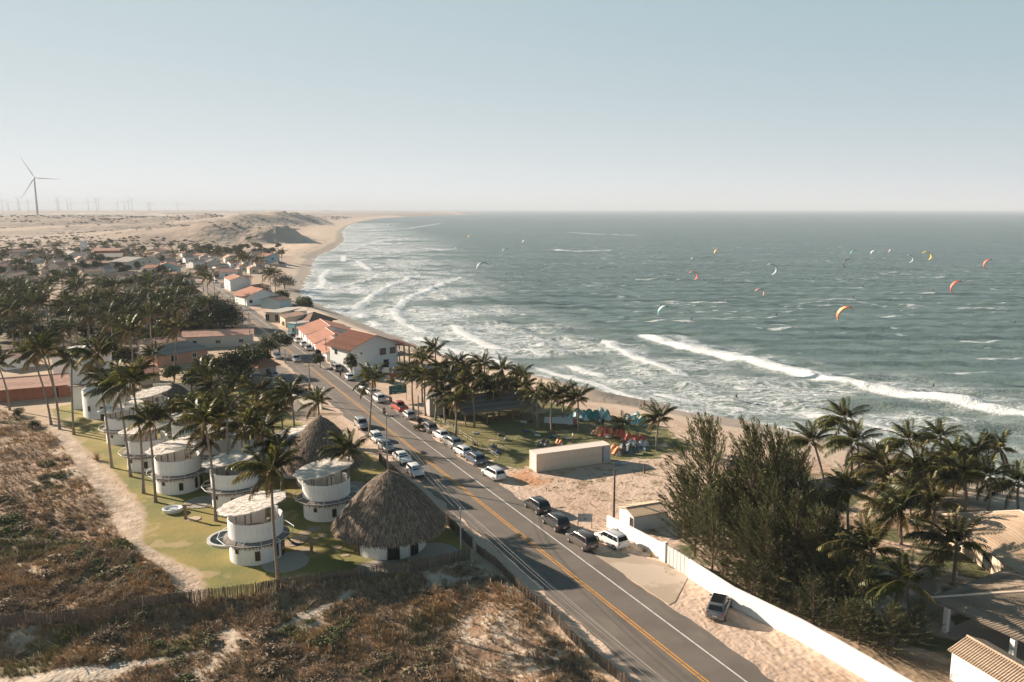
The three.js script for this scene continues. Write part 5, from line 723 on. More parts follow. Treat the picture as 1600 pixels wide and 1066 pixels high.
house({ A: [415, 412], B: [437, 411], d: 10, h: 5, rise: 1.8, axis: 'z', tile: ROOF.red, wall: BLUEW, label: 'light blue two-storey house at the far beach end', open: [['n', 0, 3.2, 1.5, 1.3]] }); house({ A: [392, 414], B: [414, 412], d: 10, h: 2.8, rise: 1.4, tile: ROOF.pink, wall: OFFW, label: 'low tiled house left of the light blue beach house' }); house({ A: [395, 403], B: [428, 401], d: 10, h: 3, rise: 1.6, tile: ROOF.pink, wall: OFFW, label: 'tiled house behind the light blue beach house' }); house({ A: [405, 458], B: [422, 457], d: 8, h: 3, rise: 1, tile: ROOF.red, wall: OFFW, label: 'small red roof behind the gabled street house' }); house({ name: 'beach_hut', A: [436, 417], B: [447, 417], d: 8, h: 2.4, rise: 1.8, roof: 'hip', tile: ROOF.dark, wall: GREYW, label: 'dark-roofed hut on the far beach' });
// inland side
house({ A: [224, 434], B: [242, 434], d: 12, h: 5.4, rise: 1.4, tile: ROOF.red, wall: OFFW, label: 'two-storey red-roofed wing of the blue-gabled house', open: [['n', -2, 3.9, 1.5, 1.3], ['n', 2, 3.9, 1.5, 1.3]] }); house({ A: [242, 433], B: [281, 432], d: 12, h: 5.6, rise: 2.2, axis: 'z', tile: ROOF.red, wall: BLUEW, label: 'house with pale blue gable and red roof', open: [['n', -5, 1.6, 1.6, 1.6], ['n', 0, 1.6, 1.6, 1.6], ['n', 5, 1.6, 1.6, 1.6]] }); house({ A: [250, 436], B: [281, 435], d: 4, h: 2.6, rise: 0.7, roof: 'shed', tile: ROOF.red, wall: GREYW, label: 'red-roofed veranda in front of the blue gable', open: [['d', -4, 1.1, 1.6, 2.1], ['d', 0, 1.1, 1.6, 2.1], ['d', 4, 1.1, 1.6, 2.1]] });
house({ A: [245, 448], B: [305, 443], d: 7, h: 2.6, rise: 1.1, tile: ROOF.pink, wall: OFFW, label: 'long low tiled roof at the near side of the blue-gabled house' }); house({ A: [262, 474], B: [315, 468], d: 9, h: 3, rise: 1.7, tile: ROOF.red, wall: OFFW, label: 'red-tiled house half hidden by palms beside the road' });
house({ A: [200, 422], B: [249, 418], d: 14, h: 5.2, rise: 2.2, axis: 'z', tile: ROOF.grey, wall: OFFW, label: 'large two-storey house with wide grey roof', open: [['n', -6, 1.6, 1.4, 1.4], ['n', 0, 4, 1.4, 1.2], ['n', 5, 4, 1.4, 1.2]] }); house({ A: [252, 410], B: [275, 409], d: 10, h: 3.2, rise: 1.6, tile: ROOF.pink, wall: BLUEW, label: 'small pale house with pink roof behind the grey-roofed house' }); house({ A: [302, 419], B: [321, 418], d: 9, h: 3.4, rise: 1.4, tile: ROOF.grey, wall: WHITE, label: 'white house on the street bend', open: [['n', -2, 1.6, 1, 1], ['n', 2, 1.6, 1, 1]] }); house({ A: [322, 418], B: [345, 417], d: 9, h: 3, rise: 1.8, axis: 'z', tile: ROOF.dark, wall: OFFW, label: 'dark-roofed house beside the street bend' });
house({ name: 'hall', A: [148, 407], B: [197, 406], d: 14, h: 7, rise: 1.6, tile: ROOF.pink, wall: BRICK, label: 'big brick hall with pale roof edge behind the white gable' }); house({ name: 'annex', A: [150, 410], B: [190, 409], d: 8, h: 3.5, rise: 2.2, roof: 'shed', tile: ROOF.grey, wall: GREYW, label: 'grey lean-to in front of the brick hall' });
{ const t = thing('water_tower', 'slim white water tower above the village roofs', 'tower', ground(132, 402)); part('shaft', new GB().box(0, 6, 0, 3.6, 13.5, 3.6), plaster([0.68, 0.71, 0.74]), t); part('rim', new GB().box(0, 12.9, 0, 3.9, 0.3, 3.9), WHITE, t); }
house({ A: [104, 408], B: [131, 407], d: 12, h: 4.2, rise: 2.6, axis: 'z', tile: ROOF.grey, wall: WHITE, label: 'white gabled house left of the water tower' }); house({ name: 'long_wall_building', A: [112, 424], B: [181, 421], d: 9, h: 4.2, rise: 0.8, roof: 'shed', tile: ROOF.brown, wall: plaster([0.22, 0.16, 0.13]), label: 'long brown-walled building in front of the brick hall' }); house({ A: [8, 403], B: [50, 400], d: 12, h: 4, rise: 2, tile: ROOF.pink, wall: GREYW, label: 'grey house with pale roof at the far left' });
house({ A: [93, 423], B: [115, 421], d: 9, h: 3, rise: 1.8, tile: ROOF.pink, wall: OFFW, label: 'pink roof between palms left of the brown-walled building' }); house({ A: [104, 430], B: [130, 427], d: 7, h: 3, rise: 1.6, tile: ROOF.pink, wall: OFFW, label: 'low gable with pale verge before the brown-walled building' }); house({ A: [130, 432], B: [158, 430], d: 8, h: 2.8, rise: 1.3, tile: ROOF.pink, wall: CREAM, label: 'two small pink roofs at the edge of the palm wood' }); house({ A: [176, 448], B: [217, 442], d: 10, h: 4, rise: 1.8, tile: ROOF.pink, wall: WHITE, label: 'white house with tiled roof at the edge of the palm wood', open: [['n', -3, 1.6, 1.2, 1.2], ['n', 3, 1.6, 1.2, 1.2]] }); house({ A: [-10, 458], B: [62, 450], d: 12, h: 3, rise: 2.2, tile: ROOF.pink, wall: OFFW, label: 'long pink-tiled roof at the left edge of the palm wood' }); house({ A: [0, 424], B: [24, 422], d: 10, h: 3, rise: 1.6, tile: ROOF.pink, wall: OFFW, label: 'small tiled house at the left edge among village palms' }); house({ A: [195, 455], B: [222, 452], d: 8, h: 3.2, rise: 1.4, tile: ROOF.red, wall: CREAM, label: 'cream house with red roof among the wood palms' }); house({ A: [20, 440], B: [48, 436], d: 9, h: 3, rise: 1.6, tile: ROOF.pink, wall: OFFW, label: 'tiled roof among palms left of the wood' });
[[330, 408], [352, 410], [290, 412], [262, 418], [215, 412], [165, 420], [70, 418], [374, 424], [390, 428], [345, 424], [360, 418], [180, 412], [40, 412], [86, 414], [240, 405], [285, 402], [312, 408], [372, 408], [135, 415], [55, 405], [20, 410], [228, 418], [310, 428], [300, 436], [365, 432], [400, 420], [340, 402], [195, 398], [120, 412], [150, 428], [66, 440], [380, 416]].sort((a, b) => a[0] - b[0]).forEach(([u, v], i) => house({ A: [u, v], B: [u + 14, v - 0.5], d: 8, h: rr(2.6, 3.4), rise: 1.4, axis: i % 2 ? 'x' : 'z', tile: [ROOF.pink, ROOF.red, ROOF.grey][i % 3], wall: [OFFW, WHITE, CREAM, GREYW][i % 4], label: `small ${['pink', 'red', 'grey'][i % 3]}-roofed house in the far village, ${ORD[i]} small house from the picture's left`, group: 'small houses of the far village', open: [['n', 0, 1.5, 1, 1]] }));
{ // the rest of the far village
  const pos = []; let k = 0; while (pos.length < 34 && k++ < 900) { const u = rr(-8, 345), v = rr(396, 444), p = ground(u, v); if (Math.abs(roadN(p.x, p.z)) < 12 || sd(p.x, p.z) < 25 || pos.some((q) => Math.hypot(q[2] - p.x, q[3] - p.z) < 13) || (u < 330 && v > 436 && fForest(p.x, p.z) > 0)) continue; pos.push([u, v, p.x, p.z]); }
  pos.sort((a, b) => a[0] - b[0]).forEach(([u, v], i) => house({ name: 'cottage', A: [u, v], B: [u + rr(12, 24) * 20 / (v - 380), v - rr(0, 0.8)], d: rr(6, 11), h: rr(2.6, 3.6), rise: rr(0.9, 1.6), axis: i % 2 ? 'x' : 'z', tile: [ROOF.pink, ROOF.brown, ROOF.red, ROOF.grey][i % 4], wall: [OFFW, CREAM, GREYW, WHITE, PINKW][i % 5], label: `muted village cottage with ${['pinkish', 'brown', 'dull red', 'grey'][i % 4]} roof, ${ORD[Math.min(i, 33)]} cottage from the picture's left`, group: 'cottages of the far village' }));
}
LOG('houses');
// ---------- right-hand garden houses, walls, container ----------
const roadFront = (o) => { const A = o.Aw, B = o.Bw, w = Math.hypot(B.x - A.x, B.z - A.z); return house({ ...o, A: toPx(A), B: toPx(B) }); };
function toPx(p) { const y = p.y - CAMH, dep = -p.z * CP - y * SP, up = y * CP - p.z * SP; return [800 + FOC * p.x / dep, 533 - FOC * up / dep]; }
const g0 = (p) => V(p.x, hgt(p.x, p.z), p.z);
{
  const a = P(1479, 806, 2.9), b = P(1625, 905, 2.9); roadFront({ name: 'villa', Aw: g0(a), Bw: g0(b), d: 10, h: 3, rise: 2.4, roof: 'hip', over: 0.9, ribs: 0.3, tile: ROOF.beige, cap: mat([0.62, 0.52, 0.42], 0.8), wall: CREAM, label: 'villa with large beige ribbed hip roof behind the garden palms', open: [['w', -5, 1.4, 1.6, 1.4], ['d', 0, 1.1, 1.4, 2.2]] });
  const a3 = P(1488, 1018, 2.4), b3 = P(1625, 1100, 2.4); roadFront({ name: 'garden_shed', Aw: g0(a3), Bw: g0(b3), d: 3.6, h: 2.5, rise: 0.7, over: 0.25, ribs: 0.22, tile: ROOF.beige, wall: WHITE, label: 'white garden shed with tiled roof in the lower right corner' });
  // open veranda
  const A = P(1449, 935, 3), B = P(1665, 1033, 3), w = A.distanceTo(B), u = V().subVectors(B, A).normalize(), n = V(u.z, 0, -u.x); if (n.x < 0) n.negate();
  const t = thing('veranda', 'open veranda with wide grey-beige ribbed roof and dark inside', 'veranda'); const at = (s, d, y) => V(A.x, y, A.z).addScaledVector(u, s).addScaledVector(n, d);
  part('roof', slope(at(0, 0, 3), at(w, 0, 3), at(w, 6, 4.9), at(6, 6, 4.9), 0.3), ROOF.tan, t); part('roof', slope(at(0, 12, 3), at(0, 0, 3), at(6, 6, 4.9), at(6, 6.01, 4.9), 0.3), ROOF.tan, t); part('roof', slope(at(w, 12, 3), at(0, 12, 3), at(6, 6, 4.9), at(w, 6, 4.9), 0.3), ROOF.tan, t);
  part('ridge_cap', new GB().tube([at(0, 0, 3.06), at(6, 6, 4.97), at(w, 6, 4.97)], 0.11, 6), mat([0.6, 0.5, 0.4], 0.8), t); for (const [s, d] of [[1.2, 1.2], [7, 1.2], [13, 1.2], [1.2, 10.8]]) { const p = at(s, d, 0), y = hgt(p.x, p.z); part('column', new GB().box(p.x, (y + 3) / 2, p.z, 0.4, 3 - y, 0.4, ROADRY), WHITE, t); } part('back_wall', new GB().quad(at(1.5, 10.5, -0.5), at(w, 10.5, -0.5), at(w, 10.5, 3.1), at(1.5, 10.5, 3.1)), CREAM, t); part('floor', new GB().quad(at(1, 1, 0.06), at(w, 1, 0.06), at(w, 10.5, 0.06), at(1, 10.5, 0.06)), CONC, t);
}
{ // white boundary wall with gate
  const seg = (px, h0, h1, label, name = 'boundary_wall') => { const t = thing(name, label, 'wall'), g = new GB(), q = px.map(([a, b]) => P(a, b)), T = 0.11, N = RN; for (let i = 0; i < q.length - 1; i++) { const a = q[i], b = q[i + 1], f0 = i / (q.length - 1), f1 = (i + 1) / (q.length - 1), ha = lerp(h0, h1, f0), hb = lerp(h0, h1, f1), d = V(-(b.z - a.z), 0, b.x - a.x).normalize().multiplyScalar(T), c = [[a, -0.4, 1], [b, -0.4, 1], [b, hb, 1], [a, ha, 1], [a, -0.4, -1], [b, -0.4, -1], [b, hb, -1], [a, ha, -1]].map(([p, y, s]) => V(p.x + d.x * s, y, p.z + d.z * s)); g.quad(c[0], c[1], c[2], c[3]).quad(c[5], c[4], c[7], c[6]).quad(c[3], c[2], c[6], c[7]); if (!i) g.quad(c[4], c[0], c[3], c[7]); if (i === q.length - 2) g.quad(c[1], c[5], c[6], c[2]); } part('wall', g, WHITE, t); return [t, q]; };
  seg([[949, 823], [975, 838], [1000, 853], [1022, 867], [1038, 877]], 1.45, 1.95, 'white boundary wall between the small shed and the gate'); seg([[1076, 902], [1112, 926], [1145, 948], [1200, 976], [1250, 1001], [1305, 1033], [1362, 1067], [1500, 1150], [1700, 1280]], 2.0, 2.0, 'long white boundary wall running along the road side of the garden');
  const a = P(1041, 879), b = P(1075, 901), t = thing('gate', 'tall pale metal gate set in the white boundary wall', 'gate', a, Math.atan2(-(b.z - a.z), b.x - a.x)), L = Math.hypot(b.x - a.x, b.z - a.z); for (let i = 0; i < 12; i++) part('gate_panel', new GB().box((i + 0.5) * L / 12, 1.02, 0.03 * (i % 2), L / 12 - 0.02, 2.0, 0.05), mat([0.55, 0.54, 0.52], 0.5), t); part('gate_post', new GB().box(-0.2, 1.1, 0, 0.35, 2.3, 0.4), WHITE, t); part('top_rail', new GB().box(L / 2, 2.06, 0.02, L, 0.07, 0.12), METAL, t);
  house({ name: 'small_shed', A: [990, 831], B: [1043, 822], d: 3.4, h: 1.85, rise: 0.42, over: 0.2, ribs: 0.22, tile: ROOF.beige, cap: mat([0.6, 0.46, 0.33], 0.85), wall: plaster([0.62, 0.65, 0.67]), label: 'small white shed with beige tiled roof inside the wall', open: [['d', 1.2, 0.8, 0.7, 1.5, 3]] });
  lowWall('garden_wall', [[1246, 772], [1285, 764], [1352, 752]], 1.6, GREYW, 'grey weathered wall between the garden and the beach');
  const dw = P(1000, 880), poly = [[928, 866], [958, 862], [985, 866], [1034, 878], [1074, 903], [1055, 940], [1046, 945], [990, 907]].map(([x, y]) => P(x, y, 0.05)); const g = new GB().poly(poly); for (let i = 0; i < poly.length; i++) { const p = poly[i], q = poly[(i + 1) % poly.length]; g.quad(p.clone().setY(-0.1), q.clone().setY(-0.1), q, p); } const ct = colTex(256, 256, (x, y) => lerp3([0.40, 0.315, 0.235], [0.52, 0.43, 0.34], ss(0.46, 0.56, fbmp(x * 3, y * 3, 4, 3)) * 0.8 + 0.2 * vnp(x * 64, y * 64, 64))); const geo = g.geo(), uv = geo.attributes.uv, ps = geo.attributes.position; for (let i = 0; i < uv.count; i++) uv.setXY(i, ps.getX(i), ps.getZ(i)); solo('driveway', geo, mat([1, 1, 1], 0.9, { map: rep(ct, 9) }), 'pale worn concrete driveway in front of the metal gate', 'driveway', null, 'structure');
  const yk = thing('agave_plant', 'small yellow-green plant against the white wall near the gate', 'plant', P(1007, 862)), pg = new GB(); for (let i = 0; i < 26; i++) { const q = i * 2.4, e = rr(0.4, 1.4), l = rr(0.4, 0.9); pg.tri(V(-Math.sin(q) * 0.05, 0, Math.cos(q) * 0.05), V(Math.sin(q) * 0.05, 0, -Math.cos(q) * 0.05), V(Math.cos(q) * Math.cos(e) * l, Math.sin(e) * l, Math.sin(q) * Math.cos(e) * l)); } part('leaves', pg, mat([0.36, 0.27, 0.07], 0.7), yk); copyOf(yk, 'second small yellow-green plant against the white wall, closer to the gate', P(1018, 870), 1);
}
{ // shipping container
  const a = P(838, 739.2), b = P(954.4, 722.9), t = thing('shipping_container', 'long cream corrugated shipping container on the sand', 'container', a, Math.atan2(-(b.z - a.z), b.x - a.x)), L = 12.2, D = 2.44, Hh = 2.75, CM = mat([0.74, 0.615, 0.51], 0.6, { map: rep(plasterTex, 4) }), side = (z, x0, x1, nz) => { const g = new GB(), n = Math.round((x1 - x0) / 0.28); for (let i = 0; i < n; i++) { const w = (x1 - x0) / n, x = x0 + i * w, q = [[0, 0], [0.34, 0], [0.5, 0.045], [0.84, 0.045], [1, 0]]; for (let k = 0; k < 4; k++) g.quad(V(x + q[k][0] * w, 0.25, z - nz * q[k][1]), V(x + q[k + 1][0] * w, 0.25, z - nz * q[k + 1][1]), V(x + q[k + 1][0] * w, Hh - 0.12, z - nz * q[k + 1][1]), V(x + q[k][0] * w, Hh - 0.12, z - nz * q[k][1])); } return g; };
  part('side_wall', side(-0.06, 0.1, L - 1.3, 1), CM, t); part('side_wall', side(-D + 0.06, 0.1, L - 0.1, -1), CM, t); part('end_wall', new GB().box(0.08, Hh / 2 + 0.07, -D / 2, 0.06, Hh - 0.36, D - 0.2), CM, t); part('side_door', new GB().box(L - 0.7, Hh / 2 + 0.06, -0.05, 1.1, Hh - 0.4, 0.05), mat([0.42, 0.44, 0.46], 0.5), t); part('door_frame', new GB().box(L - 1.3, Hh / 2 + 0.06, -0.04, 0.1, Hh - 0.36, 0.08), DARKM, t); part('end_wall', new GB().box(L - 0.08, Hh / 2 + 0.07, -D / 2, 0.06, Hh - 0.36, D - 0.2), CM, t);
  const f = new GB(); for (const y of [0.16, Hh - 0.06]) f.box(L / 2, y, -0.06, L, 0.16, 0.12).box(L / 2, y, -D + 0.06, L, 0.16, 0.12).box(0.06, y, -D / 2, 0.12, 0.16, D - 0.24).box(L - 0.06, y, -D / 2, 0.12, 0.16, D - 0.24); for (const x of [0.07, L - 0.07]) for (const z of [-0.07, -D + 0.07]) f.box(x, Hh / 2 + 0.04, z, 0.15, Hh - 0.2, 0.15); part('frame', f, CM, t);
  const r = new GB(); for (let i = 0; i < 40; i++) { const x = 0.12 + i * (L - 0.24) / 40, w = (L - 0.24) / 40; r.quad(V(x, Hh - 0.02, -0.12), V(x + w / 2, Hh, -0.12), V(x + w / 2, Hh, -D + 0.12), V(x, Hh - 0.02, -D + 0.12)).quad(V(x + w / 2, Hh, -0.12), V(x + w, Hh - 0.02, -0.12), V(x + w, Hh - 0.02, -D + 0.12), V(x + w / 2, Hh, -D + 0.12)); } part('roof', r, mat([0.8, 0.7, 0.62], 0.6, { map: rep(plasterTex, 3) }), t);
}
// ---------- vehicles ----------
const TYRE = mat([0.02, 0.02, 0.02], 0.85), RIM = mat([0.5, 0.5, 0.5], 0.35, { metalness: 0.8 }), CGLASS = mat([0.012, 0.015, 0.018], 0.06), HEADL = mat([0.75, 0.75, 0.72], 0.15), TAILL = mat([0.35, 0.02, 0.015], 0.25), PLATE = mat([0.6, 0.6, 0.6], 0.5), TRIM = mat([0.03, 0.03, 0.03], 0.6);
function ringLoft(rings) { // rings of equal point count, closed with fans
  const p = [], id = [], n = rings[0].length; rings.forEach((r) => r.forEach((q) => p.push(q.x, q.y, q.z)));
  for (let i = 0; i < rings.length - 1; i++) for (let k = 0; k < n; k++) { const a = i * n + k, b = i * n + (k + 1) % n; id.push(a, a + n, b + n, a, b + n, b); }
  for (const e of [0, rings.length - 1]) for (let k = 1; k < n - 1; k++) e ? id.push(e * n, e * n + k + 1, e * n + k) : id.push(0, k, k + 1);
  const g = new THREE.BufferGeometry(); g.setAttribute('position', new THREE.Float32BufferAttribute(p, 3)); g.setIndex(id); const q = toCreasedNormals(g, 0.75); q.setAttribute('uv', new THREE.Float32BufferAttribute(new Float32Array(q.attributes.position.count * 2), 2)); return q;
}
const CARK = { // length, width, height, belt, [screen foot, roof front, roof rear, rear foot] as x from the middle
  hatch: [3.9, 1.7, 1.48, 0.92, [1.0, 0.35, -1.45, -1.82]], sedan: [4.4, 1.74, 1.46, 0.92, [1.05, 0.4, -0.95, -1.65]], suv: [4.35, 1.82, 1.66, 1.02, [1.1, 0.5, -1.7, -2.08]], wagon: [4.4, 1.76, 1.6, 0.96, [1.25, 0.45, -1.75, -2.12]], pickup: [5.2, 1.86, 1.76, 1.06, [1.3, 0.65, -0.75, -0.95]],
};
const carGeo = {};
for (const [k, [L, W, H, B, [c0, c1, c2, c3]]] of Object.entries(CARK)) {
  const hw = W / 2, sec = (x, yb, yt, w) => [[-w, yb + 0.1], [-w * 0.92, yb], [w * 0.92, yb], [w, yb + 0.1], [w * 1.0, lerp(yb, yt, 0.55)], [w * 0.965, yt - 0.07], [w * 0.87, yt], [-w * 0.87, yt], [-w * 0.965, yt - 0.07], [-w, lerp(yb, yt, 0.55)]].map(([z, y]) => V(x, y, z));
  const low = ringLoft([sec(L / 2, 0.42, 0.62, hw * 0.72), sec(L / 2 - 0.1, 0.26, 0.72, hw * 0.9), sec(L / 2 - 0.45, 0.22, B - 0.11, hw * 0.98), sec(c0, 0.22, B, hw), sec(0, 0.22, B + 0.02, hw), sec(-L / 2 + 0.6, 0.22, B + 0.02, hw), sec(-L / 2 + 0.12, 0.28, B - 0.02, hw * 0.93), sec(-L / 2, 0.42, B - 0.16, hw * 0.82)].reverse());
  const lv = [[B - 0.03, 0], [lerp(B, H, 0.5), 0.52], [H - 0.07, 0.93], [H, 1]], rect = (f, last) => { const x0 = lerp(c3, c2, f) + (last ? 0.12 : 0), x1 = lerp(c0, c1, f) - (last ? 0.12 : 0), w = lerp(hw * 0.92, hw * 0.74, f) - (last ? 0.08 : 0), r = 0.12; return [[x1 - r * 0.3, -w], [x1, -w + r], [x1, w - r], [x1 - r * 0.3, w], [x0 + r * 0.3, w], [x0, w - r], [x0, -w + r], [x0 + r * 0.3, -w]]; };
  const cab = ringLoft(lv.map(([y, f], i) => rect(f, i === 3).map(([x, z]) => V(x, y, z))).reverse());
  const gb = new GB().add(low).add(cab); if (k === 'pickup') gb.box(-1.75, B + 0.03, hw - 0.08, 1.65, 0.1, 0.1).box(-1.75, B + 0.03, -hw + 0.08, 1.65, 0.1, 0.1);
  const F = (y) => clamp((y - B + 0.03) / (H - B)), X0 = (y) => lerp(c3, c2, F(y)), X1 = (y) => lerp(c0, c1, F(y)), Wd = (y) => lerp(hw * 0.92, hw * 0.74, F(y)), y0 = B + 0.07, y1 = H - 0.13, o = 0.018;
  const scr = new GB().quad(V(X1(y0) + o, y0, -Wd(y0) + 0.14), V(X1(y0) + o, y0, Wd(y0) - 0.14), V(X1(y1) + o, y1, Wd(y1) - 0.14), V(X1(y1) + o, y1, -Wd(y1) + 0.14)), back = new GB().quad(V(X0(y0) - o, y0 + 0.04, -Wd(y0) + 0.14), V(X0(y0) - o, y0 + 0.04, Wd(y0) - 0.14), V(X0(y1) - o, y1, Wd(y1) - 0.14), V(X0(y1) - o, y1, -Wd(y1) + 0.14));
  const sides = []; for (const s of [-1, 1]) { const cut = k === 'pickup' ? [[0, 1]] : k === 'hatch' || k === 'sedan' ? [[0, 0.5], [0.5, 1]] : [[0, 0.38], [0.38, 0.74], [0.74, 1]]; for (const [a, b] of cut) { const q = (f, y) => V(lerp(X1(y) - 0.11, X0(y) + 0.11, f < 0.01 ? 0 : f > 0.99 ? 1 : f), y, s * (Wd(y) + o)); sides.push(new GB().quad(q(a + (a ? 0.01 : 0), y0), q(b - (b < 1 ? 0.01 : 0), y0), q(b - (b < 1 ? 0.01 : 0), y1), q(a + (a ? 0.01 : 0), y1)).geo()); } }
  carGeo[k] = { body: gb.geo(), scr: scr.geo(), back: back.geo(), sides };
}
const wheelG = new GB().lathe([[0.02, -0.1], [0.2, -0.1], [0.32, -0.09], [0.33, 0], [0.32, 0.09], [0.2, 0.1], [0.02, 0.1]], 20).geo().rotateX(Math.PI / 2), rimG = new GB().lathe([[0.01, 0.115], [0.19, 0.105], [0.2, 0.09]].reverse(), 14).lathe([[0.01, -0.115], [0.19, -0.105], [0.2, -0.09]], 14).geo().rotateX(Math.PI / 2);
const paint = (c, m = 0) => new THREE.MeshPhysicalMaterial({ color: C(...c), roughness: 0.35, metalness: m, clearcoat: 1, clearcoatRoughness: 0.06 });
const PAINT = { white: paint([0.72, 0.72, 0.71]), silver: paint([0.42, 0.42, 0.42], 0.4), grey: paint([0.16, 0.16, 0.16], 0.3), black: paint([0.016, 0.017, 0.018]), red: paint([0.40, 0.035, 0.02]), brown: paint([0.12, 0.10, 0.085], 0.3), blue: paint([0.05, 0.08, 0.13]) };
function car(kind, col, pos, ry, label, group) {
  const [L, W, H, B, [c0]] = CARK[kind], t = thing(kind === 'pickup' ? 'pickup_truck' : kind === 'suv' ? 'parked_suv' : 'parked_car', label, kind === 'pickup' ? 'pickup' : 'car', pos, ry, group), g = carGeo[kind], hw = W / 2;
  part('body', g.body, PAINT[col], t); part('windscreen', g.scr, CGLASS, t); part('rear_window', g.back, CGLASS, t); g.sides.forEach((s) => part('side_window', s, CGLASS, t));
  for (const x of [L / 2 - 0.78, -L / 2 + 0.75]) for (const s of [-1, 1]) { const w = part('wheel', wheelG, TYRE, t); w.position.set(x, 0.33, s * (hw - 0.07)); part('rim', rimG, RIM, w); }
  for (const s of [-1, 1]) { const h = part('headlight', boxG(0.16, 0.14, 0.32), HEADL, t); h.position.set(L / 2 - 0.12, 0.66, s * (hw - 0.3)); const q = part('tail_light', boxG(0.12, 0.26, 0.22), TAILL, t); q.position.set(-L / 2 + 0.08, B - 0.2, s * (hw - 0.24)); const m = part('wing_mirror', boxG(0.12, 0.14, 0.2), PAINT[col], t); m.position.set(c0 - 0.25, B + 0.1, s * (hw + 0.06)); }
  const p = part('number_plate', boxG(0.03, 0.13, 0.42), PLATE, t); p.position.set(-L / 2 - 0.005, 0.62, 0); const bu = part('bumper', boxG(0.12, 0.2, W * 0.8), TRIM, t); bu.position.set(L / 2 - 0.05, 0.4, 0);
  if (kind === 'suv' || kind === 'wagon') for (const s of [-1, 1]) { const r = part('roof_rail', boxG(1.7, 0.05, 0.05), TRIM, t); r.position.set(-0.6, H + 0.03, s * (hw * 0.62)); }
  if (kind === 'pickup') { const r = part('cargo_bed', boxG(1.6, 0.06, W * 0.76), TRIM, t); r.position.set(-1.75, B + 0.03, 0); }
  return t;
}
const _bx = {}; function boxG(a, b, c) { return _bx[[a, b, c]] ??= new GB().box(0, 0, 0, a, b, c).geo(); }
const AWAY = ROADRY, TOWARD = ROADRY + Math.PI, gp = (u, v) => ground(u, v).setY(0.02);
car('suv', 'grey', V(19.5, 0, -69.8), Math.atan2(0.9, 0.42), 'dark silver estate car with black roof parked askew on the churned sand').add((() => { const r = new THREE.Mesh(new GB().box(-0.62, 1.675, 0, 1.75, 0.02, 1.12).geo(), CGLASS); r.name = 'dark_roof_panel'; r.castShadow = true; return r; })());
car('wagon', 'white', gp(955, 850), AWAY + 0.12, 'white estate car parked by the start of the white wall'); car('suv', 'brown', gp(909, 852), AWAY + 0.05, 'dusty brown off-roader beside the white estate car'); car('suv', 'black', gp(868, 823), AWAY, 'black off-roader in front of the dusty brown one'); car('suv', 'black', gp(839, 797), AWAY + 0.02, 'glossy black off-roader, frontmost of the dark three'); car('wagon', 'white', gp(771, 746), AWAY + 0.1, 'white people carrier parked before the cream container'); car('suv', 'blue', gp(743, 723), AWAY, 'dark blue-grey off-roader next to the white people carrier');
const shoulder = 'cars parked on the sandy shoulder';
[['hatch', 'white', 723, 710, 'white hatchback right behind the dark blue-grey off-roader'], ['suv', 'silver', 707, 697, 'silver off-roader between two white cars on the lawn side'], ['sedan', 'white', 690, 685, 'white saloon behind the silver off-roader'], ['wagon', 'grey', 671, 673, 'grey people carrier beside the small green bush'], ['hatch', 'silver', 639, 653, 'silver hatchback right behind the red pickup'], ['pickup', 'red', 624, 641, 'red pickup truck on the shoulder near the teal billboard'], ['suv', 'white', 592, 627, 'boxy white off-roader ahead of the red pickup'], ['hatch', 'white', 580, 617, 'small white car half hidden by the roadside palm'], ['sedan', 'white', 567, 608, 'white saloon beside the small grey trailer'], ['hatch', 'white', 546, 593, 'white hatchback with open space around it near the walker'], ['suv', 'grey', 526, 579, 'dark grey off-roader by the yellowish young tree'], ['suv', 'black', 496, 556, 'black jeep nosing out before the white garage'], ['sedan', 'silver', 482, 547, 'silver saloon before the third red-tiled house'], ['hatch', 'white', 474, 541, 'white hatchback before the second red-tiled house'], ['sedan', 'white', 465, 535, 'white saloon before the first red-tiled house'], ['suv', 'grey', 456, 529, 'dark off-roader last in the line before the teal kiosk'], ['suv', 'white', 337, 442, 'white car parked far up the village street'], ['hatch', 'blue', 328, 437, 'dark car far up the village street'], ['hatch', 'silver', 347, 449, 'silver car before the tall white shop']].forEach(([k, c, u, v, l]) => car(k, c, gp(u, v), AWAY + rr(-0.06, 0.06), l, shoulder));
[['suv', 'silver', 565, 668, 'silver off-roader first of five facing the camera on the hotel side'], ['hatch', 'white', 589, 689, 'white hatchback second of five on the hotel side'], ['hatch', 'silver', 603, 703, 'silver hatchback behind the street lamp on the hotel side'], ['sedan', 'white', 628, 721, 'white saloon fourth of five on the hotel side'], ['hatch', 'white', 649, 742, 'white hatchback nearest the large thatched hut']].forEach(([k, c, u, v, l]) => car(k, c, gp(u, v), TOWARD + rr(-0.04, 0.04), l, 'cars parked on the hotel side of the road'));
car('suv', 'silver', roadPt(roadS(...(() => { const p = P(463, 565); return [p.x, p.z]; })()), -1.5, 0.04), TOWARD, 'silver off-roader driving towards the camera in the left lane'); car('sedan', 'silver', gp(425, 590), 2.4, 'silver car standing in the shaded court entrance'); car('hatch', 'blue', gp(403, 594), 0.6, 'dark car beside the shaded court wall'); car('hatch', 'white', gp(433, 560), AWAY, 'white car parked on the left kerb by the round street tree');
